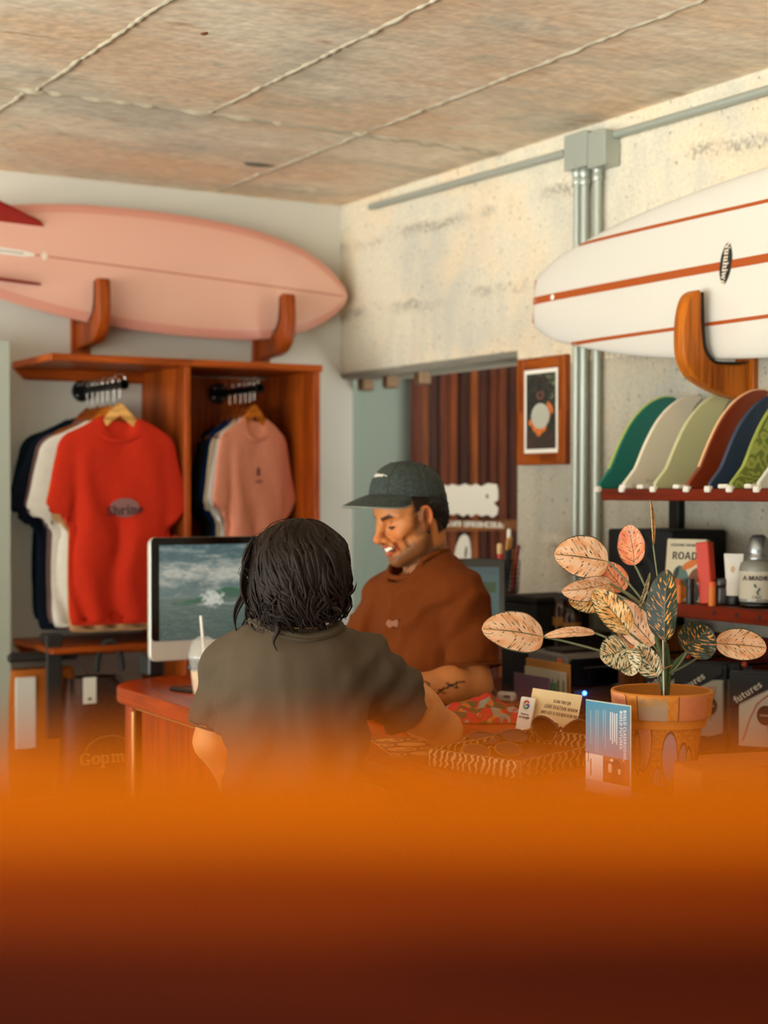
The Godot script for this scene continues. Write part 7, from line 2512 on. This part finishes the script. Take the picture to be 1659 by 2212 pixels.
	var cc := Vector3(0, 0.056, -0.008)
	var tilt := Basis(Vector3.RIGHT, deg_to_rad(-18.0))
	var dome := func(a: float, b: float) -> Vector3:   # a round the head (0 = front), b from rim to top
		var c := cos(b * PI / 2.0)
		var q := pow(c, 0.92)
		var fr := maxf(0.0, cos(a))
		return cc + tilt * Vector3(sin(a) * 0.0845 * q, 0.088 * pow(sin(b * PI / 2.0), 0.95) + 0.004 * fr * sin(b * PI), cos(a) * (0.1045 + 0.003 * fr) * q)
	var crown := MB.new()
	crown.grid(48, 22, func(u: float, v: float) -> Vector3: return dome.call(u * TAU, v), true)
	crown.grid(48, 3, func(u: float, v: float) -> Vector3:
		var p: Vector3 = dome.call(u * TAU, 0.0)
		return cc + (p - cc) * (1.0 - 0.03 * v) + tilt * Vector3(0, -0.004 * sin(v * PI), 0), true, true)
	hx.call("cap_crown", crown, cap_m, "washed charcoal cap crown")
	var brim := func(u: float, v: float, lift: float) -> Vector3:
		var a := (u - 0.5) * 2.0
		var p: Vector3 = dome.call(a * 1.18, 0.0)
		var out := 0.083 * pow(maxf(0.0, 1.0 - a * a), 0.45)
		var d := Vector3(sin(a * 0.62), -0.3, cos(a * 0.62)).normalized()
		return p + tilt * (d * out * v + Vector3(0, -0.012 * a * a * v - 0.010 * v * v - 0.003 * a * a + lift, 0))
	var bm := MB.new()
	bm.grid(36, 12, func(u: float, v: float) -> Vector3: return brim.call(u, v, 0.0), false, true)
	bm.grid(36, 12, func(u: float, v: float) -> Vector3: return brim.call(u, v, -0.0035))
	bm.grid(36, 2, func(u: float, v: float) -> Vector3: return brim.call(u, 1.0, -0.0035 * (1.0 - v)) + tilt * Vector3(0, 0, 0.0012 * sin(v * PI)))
	hx.call("cap_brim", bm, cap_m, "curved cap brim")
	var edge := []
	for k in 37:
		edge.append(brim.call(k / 36.0, 1.0, -0.0016))
	hx.call("brim_edge", MB.new().tube(edge, 0.0022, 6), mat("cap_edge", c8(134, 138, 126), 0.9), "paler brim edge")  # brim edge drawn in a paler tone than the cap cloth
	hx.call("cap_button", MB.new().ball(dome.call(0.0, 1.0) + Vector3(0, 0.001, 0), Vector3(0.0085, 0.0045, 0.0085), tilt), cap_m)
	for k in 6:
		var line := []
		for j in 16:
			var p: Vector3 = dome.call(k * PI / 3.0 + PI / 6.0 * 0.0 + (PI / 6.0), j / 15.0)
			line.append(cc + (p - cc) * 1.004)
		hx.call("seam", MB.new().tube(line, 0.0013, 5), mat("cap_seam", c8(62, 66, 60), 0.95))
		var ep: Vector3 = dome.call(k * PI / 3.0, 0.68)
		hx.call("eyelet", MB.new().ball(cc + (ep - cc) * 1.004, Vector3(0.0034, 0.0034, 0.0034), Basis(), 10, 6), mat("cap_dark", c8(26, 28, 26), 0.95))
	var script := []
	for k in 64:
		var u := k / 63.0
		var a := lerpf(-0.28, 0.42, u)
		var w := 0.0 if u > 0.8 else 1.0
		var p: Vector3 = dome.call(a + 0.012 * cos(k * 1.1) * w, 0.33 + 0.045 * sin(k * 1.55) * w * (1.0 - 0.5 * u) + 0.01 * sin(k * 0.5))
		script.append(cc + (p - cc) * 1.008)
	hx.call("embroidery", MB.new().tube(script, 0.0011, 5), mat("thread_white", c8(226, 222, 206), 0.8), "white stitched script")
	# --- the t-shirt
	var rust := cloth("rust_tee", c8(116, 54, 14))
	var s := Field.new()
	torso.call(s, 0.014)
	var lcut := lsh.lerp(lel, 0.8)
	var rcut := rsh.lerp(rel, 0.8)
	s.cap(lsh - left * 0.004, lel, 0.06, 0.07, 0.014)
	s.cap(rsh, rel, 0.06, 0.068, 0.018)
	for q in [[lcut, lel, lsh], [rcut, rel, rsh]]:
		var d: Vector3 = (q[1] - q[2]).normalized()
		s.cyl(q[0], q[0] + d * 0.2, 0.12, 0.003)
		s.cyl(q[0] - d * 0.03, q[0] + d * 0.01, 0.046, 0.004)
	s.cyl(Vector3(hips.x, 0.84, hips.z), Vector3(hips.x, 0.5, hips.z), 0.5)
	var nk := neck + Vector3(0, -0.012, 0) + fwd * 0.012
	s.egg(nk + Vector3(0, 0.03, 0) + fwd * 0.024, Vector3(0.074, 0.082, 0.076), 0.006, 1, tb * Basis(Vector3.RIGHT, 0.3))
	var fo := noise(230, 1.0, 2)
	s.slack0 = 0.02
	s.disp = func(p: Vector3) -> float:
		var q: Vector3 = p - chest
		var u := q.dot(left)
		var e := 0.006 * fo.get_noise_3d(p.x * 14.0, p.y * 5.0, p.z * 14.0)
		# soft pulls from the collar to the arm, and creases into the waist
		e += 0.0075 * sin((q.y * 0.8 - u * 0.9) * 62.0 + 4.0 * fo.get_noise_3d(p.x * 6.0, p.y * 6.0, p.z * 6.0)) * exp(-pow((q.y - 0.06) / 0.1, 2.0))
		e += 0.006 * sin(u * 60.0 + q.y * 14.0) * smoothstep(0.0, -0.2, q.y)
		return e
	part("t_shirt", s.skin(chest - Vector3(0.42, 0.42, 0.45), chest + Vector3(0.45, 0.24, 0.42), 0.0082, MB.new()), rust, t, "rust brown t-shirt")
	var col := []
	for k in 33:
		var a := TAU * k / 32.0
		col.append(settle(s, nk + left * cos(a) * 0.079 + fwd * (sin(a) * 0.078 + 0.016) + Vector3(0, 0.12, 0)))
	part("collar", MB.new().tube(col, 0.0075, 10, false), rust, t)
	for q in [[lsh, lel], [rsh, rel]]:
		var d: Vector3 = (q[1] - q[0]).normalized()
		var e1 := d.cross(fwd).normalized()
		var e2 := d.cross(e1)
		for hgt in [0.795, 0.745]:
			var ring := []
			for k in 29:
				var a := TAU * k / 28.0
				ring.append((q[0] as Vector3).lerp(q[1], hgt) + (e1 * cos(a) + e2 * sin(a)) * (0.0725 if q[0] == lsh else 0.0665))
			part("sleeve_hem", MB.new().tube(ring, 0.0028 if hgt > 0.77 else 0.0009, 6, false), rust, t)
	var pc := deep(830, 1341, 3.9)
	var pn := (EYE - pc)
	pn.y = 0
	# small pale cloud print on the chest, laid on the cloth
	var cloud := smooth_poly(PackedVector2Array([Vector2(-0.024, -0.002), Vector2(-0.014, 0.01), Vector2(0.0, 0.006), Vector2(0.014, 0.011), Vector2(0.024, 0.009), Vector2(0.022, -0.008), Vector2(0.004, -0.007), Vector2(-0.01, -0.012)]), 3)
	var on_chest := chest + fwd * 0.0 + Vector3(0, 0.035, 0)
	var fdir := fwd
	var hit := on_chest + fdir * 0.2
	for k in 60:
		var dd := Field.ev(s.prims, hit)
		if dd < 0.0015:
			break
		hit -= fdir * dd * 0.7
	part("print", MB.new().prism(cloud, 0.006, 0.001, Transform3D(tb, hit)), mat("print_pale", c8(148, 92, 66), 0.9), t, "pale cloud-shaped chest print")
	legs(t, hips, left, fwd, cloth("dark_trousers", c8(40, 36, 34)), mat("shoe_dark", c8(40, 34, 30), 0.7))


func woman() -> void:
	var t := thing("person", "woman with wavy dark bob and faded grey t-shirt, seen from behind, leaning on the counter", "person", Vector3.ZERO)
	var rt := Vector3(0.8616, 0, 0.5075)
	var tv := Vector3(-0.5075, 0, 0.8616)
	var lsh := deep(492, 1437, 3.03)
	var rsh := deep(792, 1437, 3.08)
	var chest := deep(630, 1530, 3.0)
	var neck := deep(640, 1396, 3.0)
	var hips := Vector3(chest.x, 0.9, chest.z) + tv * 0.05
	var rel := deep(957, 1577, 3.33)
	var rwr := deep(862, 1543, 3.62)
	var lel := deep(512, 1690, 3.1)
	var lwr := deep(600, 1745, 3.24)
	var lsl := deep(457, 1602, 3.04)
	var left := lsh - rsh
	left.y = 0
	left = left.normalized()
	var fwd := left.cross(Vector3.UP).normalized()
	var tb := Basis(left, Vector3.UP, fwd)
	var skin := lin(226, 152, 88)
	var wob := noise(240, 40.0, 2)
	var pt := func(p: Vector3) -> Color: return skin * (1.0 + 0.06 * wob.get_noise_3d(p.x, p.y, p.z))
	var mb := MB.new()
	var torso := func(g: Field, e: float) -> void:
		g.egg(chest + Vector3(0, 0.03, 0), Vector3(0.136 + e, 0.15 + e, 0.098 + e), 0.05, 0, tb)
		g.egg(chest + Vector3(0, -0.12, 0), Vector3(0.134 + e, 0.18 + e, 0.095 + e), 0.05, 0, tb)
		g.egg(hips, Vector3(0.15 + e, 0.13, 0.11 + e), 0.06, 0, tb)
		g.cap(lsh - left * 0.02, rsh + left * 0.02, 0.038 + e * 0.6, 0.038 + e * 0.6, 0.06)
		g.cap(neck + Vector3(0, -0.02, 0), lsh.lerp(neck, 0.2) + Vector3(0, 0.004, 0), 0.042 + e * 0.4, 0.034 + e * 0.4, 0.04)
		g.cap(neck + Vector3(0, -0.02, 0), rsh.lerp(neck, 0.2) + Vector3(0, 0.004, 0), 0.042 + e * 0.4, 0.034 + e * 0.4, 0.04)
	var f := Field.new()
	torso.call(f, -0.012)
	f.cap(lsh, lsl, 0.034, 0.033, 0.02)
	f.cap(lsl, lel, 0.033, 0.031, 0.02)
	f.cap(lel, lwr, 0.033, 0.023, 0.02)
	f.cap(rsh, rel, 0.043, 0.039, 0.02)
	var ru := rsh.lerp(rel, 0.62)
	f.egg(ru + Vector3(0, -0.004, 0), Vector3(0.047, 0.047, 0.07), 0.03, 0, Basis.looking_at(rel - rsh, Vector3.UP))
	f.cap(rel, rel.lerp(rwr, 0.4), 0.038, 0.038, 0.02)
	f.cap(rel.lerp(rwr, 0.4), rwr, 0.038, 0.024, 0.02)
	f.cap(neck + Vector3(0, -0.04, 0), neck + Vector3(0, 0.1, 0) + fwd * 0.02, 0.05, 0.048, 0.03)
	f.skin(chest - Vector3(0.5, 0.55, 0.45), chest + Vector3(0.58, 0.26, 0.4), 0.0105, mb, pt)
	hand(mb, rwr, rwr - rel, Vector3(0, -1, 0), -1.0, skin)
	hand(mb, lwr, lwr - lel, Vector3(0, -1, 0), 1.0, skin)
	# head: turned away and to the left
	var face_dir := (-tv * 0.80 - rt * 0.60).normalized()
	var hl := Vector3.UP.cross(face_dir).normalized()
	var head := Transform3D(Basis(hl, Vector3.UP, face_dir) * Basis(Vector3.RIGHT, deg_to_rad(8.0)), deep(640, 1252, 2.985)).scaled_local(Vector3.ONE * 0.93)
	var h := Field.new()
	h.egg(Vector3(0, 0.035, -0.01), Vector3(0.072, 0.075, 0.088), 0.03)
	h.egg(Vector3(0, -0.005, 0.036), Vector3(0.06, 0.075, 0.05), 0.03)
	h.egg(Vector3(0, -0.05, 0.036), Vector3(0.046, 0.05, 0.045), 0.03)
	h.egg(Vector3(0, -0.09, 0.062), Vector3(0.018, 0.016, 0.016), 0.016)
	for s in [-1.0, 1.0]:
		h.egg(Vector3(0.038 * s, -0.02, 0.062), Vector3(0.02, 0.018, 0.018), 0.016)
		h.egg(Vector3(0.03 * s, 0.012, 0.088), Vector3(0.015, 0.009, 0.014), 0.012, 1)
		h.egg(Vector3(0.03 * s, 0.012, 0.069), Vector3(0.013, 0.0115, 0.0125), 0.003)
		h.egg(Vector3(0.073 * s, 0.0, -0.008), Vector3(0.007, 0.028, 0.017), 0.006, 0, Basis(Vector3.UP, -0.3 * s))
		h.egg(Vector3(0.011 * s, -0.026, 0.093), Vector3(0.007, 0.007, 0.01), 0.006)
	h.cap(Vector3(0, 0.024, 0.082), Vector3(0, -0.018, 0.103), 0.0065, 0.0095, 0.01)
	h.cap(Vector3(-0.019, -0.052, 0.083), Vector3(0.019, -0.052, 0.083), 0.0055, 0.0055, 0.008)
	h.cap(Vector3(-0.016, -0.063, 0.081), Vector3(0.016, -0.063, 0.081), 0.006, 0.006, 0.006)
	h.cap(Vector3(-0.018, -0.0575, 0.09), Vector3(0.018, -0.0575, 0.09), 0.0012, 0.0012, 0.002, 1)
	h.cap(Vector3(0, -0.04, -0.02), head.affine_inverse() * (neck + Vector3(0, 0.02, 0)), 0.048, 0.05, 0.03)
	var fp := func(p: Vector3) -> Color:
		var k: Color = pt.call(p)
		if absf(p.y + 0.0575) < 0.011 and absf(p.x) < 0.024 and p.z > 0.078:
			k = k.lerp(lin(176, 84, 66), 0.7)
		for s in [-1.0, 1.0]:
			if seg(p, Vector3(0.014 * s, 0.03, 0.088), Vector3(0.048 * s, 0.034, 0.07)) < 0.006:
				k = k.lerp(lin(40, 24, 14), 0.8)
			if seg(p, Vector3(0.019 * s, 0.008, 0.08), Vector3(0.042 * s, 0.009, 0.072)) < 0.003:
				k = k.lerp(lin(26, 16, 10), 0.9)
		return k
	h.skin(Vector3(-0.09, -0.15, -0.11), Vector3(0.09, 0.12, 0.12), 0.0042, mb, fp, head)
	part("body", mb, skin_mat(), t)
	# --- hair: a dark mass and some hundreds of wavy locks in it, one part
	var hm := mat("hair_brown", c8(30, 16, 7), 0.55)
	hm.metallic_specular = 0.35
	var v := Transform3D(Basis(rt, Vector3.UP, tv), deep(642, 1240, 2.97))   # x right in view, z to the viewer
	var mass := Field.new()
	mass.egg(Vector3(0.003, 0.006, 0.0), Vector3(0.083, 0.085, 0.086), 0.03)
	mass.egg(Vector3(0.008, -0.05, -0.002), Vector3(0.07, 0.056, 0.066), 0.03)
	mass.egg(Vector3(-0.085, -0.03, -0.09), Vector3(0.05, 0.09, 0.07), 0.01, 1)
	var hair := mass.skin(Vector3(-0.13, -0.14, -0.12), Vector3(0.13, 0.12, 0.12), 0.0065, MB.new(), null, v)
	var r := RandomNumberGenerator.new()
	r.seed = 31
	for k in 950:
		var phi := r.randf_range(-PI, PI)       # round the head; 0 faces the viewer, positive to the right
		if absf(phi) > 2.3 and r.randf() < 0.7:
			continue
		var full := r.randf()
		var start := r.randf_range(0.0, 0.3) if k < 560 else r.randf_range(0.15, 0.8)
		var R := 0.079 + 0.011 * full
		var low := r.randf_range(-0.108, -0.065) + (0.012 if phi > 0.6 else 0.0)
		if phi < -0.9 and phi > -2.0:
			low = r.randf_range(-0.125, -0.03)
		var waves := 2.1 + 0.4 * sin(floor((phi + PI) / 0.4) * 1.3) + r.randf_range(-0.08, 0.08)
		var cl := int(floor((phi + PI) / 0.4))
		var ph := phi * 2.6 + 1.3 * sin(cl * 1.9) + r.randf_range(-0.3, 0.3)
		var amp := 0.012 + 0.004 * sin(cl * 2.3) + r.randf_range(-0.002, 0.004)
		var flip := r.randf_range(-0.01, 0.012)
		var wid := r.randf_range(0.003, 0.0078)
		var pts := []
		var rad := []
		var n := 17
		for j in n:
			var u := float(j) / (n - 1)
			var w := lerpf(start, 1.0, u)
			var th := minf(w * 1.35, 1.0) * PI / 2.0
			var drop := maxf(0.0, w - 0.62) / 0.38
			var ring := R * sin(th) * (1.0 + 0.02 * drop) - 0.012 * drop * drop + flip * pow(drop, 3.0)
			var y := 0.016 + R * 0.98 * cos(th) + (low - 0.016) * pow(drop, 0.9) + maxf(0.0, flip) * 0.8 * pow(maxf(0.0, drop - 0.7) / 0.3, 2.0)
			var aa := phi + (amp / 0.09) * sin(u * waves * TAU + ph) * (0.3 + u) + 0.25 * (1.0 - u)
			var rr := ring + amp * 0.45 * cos(u * waves * TAU + ph) * (0.2 + u)
			pts.append(v * Vector3(sin(aa) * rr * 1.03 + 0.006, y, cos(aa) * rr * 0.95))
			rad.append(wid * (0.35 + 0.65 * sin(PI * minf(u * 0.9 + 0.12, 1.0))) * (1.0 - 0.7 * pow(u, 4.0)))
		hair.tube(pts, rad, 5, false, 0.6)
	# fly-aways and the flicks at right and left
	for k in 46:
		var phi := r.randf_range(-1.7, 1.7)
		var th := r.randf_range(0.2, 1.5)
		var d := Vector3(sin(phi) * sin(th), cos(th), cos(phi) * sin(th))
		var side := d.cross(Vector3(r.randf_range(-1, 1), r.randf_range(-1, 1), r.randf_range(-1, 1))).normalized()
		var pts := []
		for j in 7:
			var u := j / 6.0
			pts.append(v * (d * (0.096 + 0.016 * sin(u * PI)) + side * 0.07 * (u - 0.5) + Vector3(0, -0.01 * u, 0)))
		hair.tube(pts, 0.00045, 3, false)
	for q in [[[722, 1205], [734, 1245], [742, 1274], [753, 1284], [765, 1275], [771, 1257]], [[716, 1255], [728, 1298], [738, 1316], [748, 1318], [754, 1306], [751, 1291]], [[700, 1300], [710, 1330], [718, 1340], [725, 1338], [728, 1326]], [[728, 1190], [742, 1228], [750, 1250], [756, 1262]], [[690, 1320], [700, 1352], [709, 1366], [716, 1364]], [[548, 1190], [532, 1230], [526, 1270], [532, 1300], [546, 1322]], [[556, 1160], [536, 1196], [529, 1222], [538, 1240]]]:
		for b in 6:
			var run := PackedVector2Array()
			for w in q:
				run.append(Vector2((w[0] - 642.0) / 1145.0, (1240.0 - w[1]) / 1145.0))
			var pts := []
			var rad := []
			var sm := smooth_line(run, 5)
			for j in sm.size():
				var u := float(j) / (sm.size() - 1)
				var sp := 0.0045 * (1.0 - u)
				pts.append(v * Vector3(sm[j].x + sp * cos(b * 2.1) - 0.003 * (1.0 - u), sm[j].y + sp * sin(b * 2.1), 0.012 + 0.014 * sin(b * 1.7) * (1.0 - u)))
				rad.append(0.0042 * (1.04 - pow(u, 1.5)) * (0.15 + 0.85 * smoothstep(0.0, 0.3, u)))
			hair.tube(pts, rad, 6, false)
	for k in 9:   # thin strands hanging before the left shoulder
		var x0 := -0.088 - 0.0035 * k + 0.01
		var pts := []
		for j in 12:
			var u := j / 11.0
			pts.append(v * Vector3(x0 - 0.018 * u + 0.007 * sin(u * 7.0 + k), 0.0 - 0.125 * u - 0.01 * (k % 3), -0.02 + 0.01 * sin(k)))
		hair.tube(pts, [0.002, 0.0024, 0.0026, 0.0026, 0.0024, 0.0022, 0.002, 0.0018, 0.0016, 0.0013, 0.001, 0.0005], 5, false)
	var curl := []
	for j in 10:   # one lock falling over the collar
		var u := j / 9.0
		curl.append(deep(596 + 5 * sin(u * 7.0), 1345 + 62 * u, 2.90))
	hair.tube(curl, [0.006, 0.006, 0.0055, 0.005, 0.0045, 0.0036, 0.0026, 0.0018, 0.0014, 0.0008], 6, false)
	part("hair", hair, hm, t, "wavy dark brown chin-length hair")
	# --- the faded t-shirt
	var gm := cloth("faded_tee", c8(94, 80, 64))
	var s := Field.new()
	torso.call(s, 0.010)
	s.cap(lsh, lsl, 0.05, 0.05, 0.025)
	s.cap(rsh, rsh.lerp(rel, 0.5), 0.055, 0.054, 0.04)
	s.cap(rsh.lerp(chest, 0.2), rsh.lerp(rel, 0.42) + Vector3(0, -0.03, 0), 0.05, 0.044, 0.05)
	var dl := (lsl - lsh).normalized()
	var lc := lsh.lerp(lsl, 0.8)
	s.cyl(lc, lc + dl * 0.2, 0.1, 0.003)
	s.cyl(lc - dl * 0.025, lc + dl * 0.01, 0.036, 0.003)
	var dr := (rel - rsh).normalized()
	var rc := rsh.lerp(rel, 0.46)
	var cut := (dr + Vector3(0, 0.25, 0)).normalized()
	s.cyl(rc, rc + cut * 0.2, 0.12, 0.003)
	s.cyl(rc - cut * 0.025, rc + cut * 0.01, 0.043, 0.003)
	s.cyl(Vector3(hips.x, 0.84, hips.z), Vector3(hips.x, 0.5, hips.z), 0.5)
	s.egg(neck + Vector3(0, 0.055, 0) + fwd * 0.02, Vector3(0.085, 0.062, 0.085), 0.006, 1, tb * Basis(Vector3.RIGHT, 0.25))
	var fo := noise(250, 1.0, 2)
	s.slack0 = 0.02
	s.disp = func(p: Vector3) -> float:
		var q: Vector3 = p - chest
		var u := q.dot(left)
		var e := 0.005 * fo.get_noise_3d(p.x * 16.0, p.y * 4.0, p.z * 16.0)
		e += 0.007 * sin(u * 62.0 + q.y * 9.0 + 3.0 * fo.get_noise_3d(p.x * 5.0, p.y * 5.0, p.z * 5.0)) * smoothstep(0.04, -0.12, q.y)
		e += 0.004 * sin((u * 0.8 + q.y) * 80.0) * smoothstep(0.06, 0.13, absf(u))
		return e
	part("t_shirt", s.skin(chest - Vector3(0.38, 0.42, 0.36), chest + Vector3(0.4, 0.2, 0.36), 0.0078, MB.new()), gm, t, "faded grey-brown t-shirt")
	var col := []
	var col2 := []
	for k in 41:
		var a := TAU * k / 40.0
		var p := settle(s, neck + left * cos(a) * 0.084 + fwd * (sin(a) * 0.084 + 0.006) + Vector3(0, 0.12, 0))
		col.append(p)
		col2.append(p + (p - neck).normalized() * 0.013 + Vector3(0, -0.006, 0))
	part("collar", MB.new().tube(col, 0.0095, 10, false), gm, t)
	part("collar_seam", MB.new().tube(col2, 0.0013, 6, false), gm, t)
	for q in [[lc, dl, 0.0505], [rc, cut, 0.05]]:
		var d: Vector3 = q[1]
		var e1 := d.cross(fwd).normalized()
		var e2 := d.cross(e1)
		var ring := []
		for k in 29:
			var a := TAU * k / 28.0
			ring.append(q[0] - d * 0.003 + (e1 * cos(a) + e2 * sin(a)) * q[2])
		part("sleeve_hem", MB.new().tube(ring, 0.0026, 7, false), gm, t)
	legs(t, hips, left, fwd, cloth("blue_trousers", c8(60, 66, 80)), mat("shoe_dark", c8(40, 34, 30), 0.7))
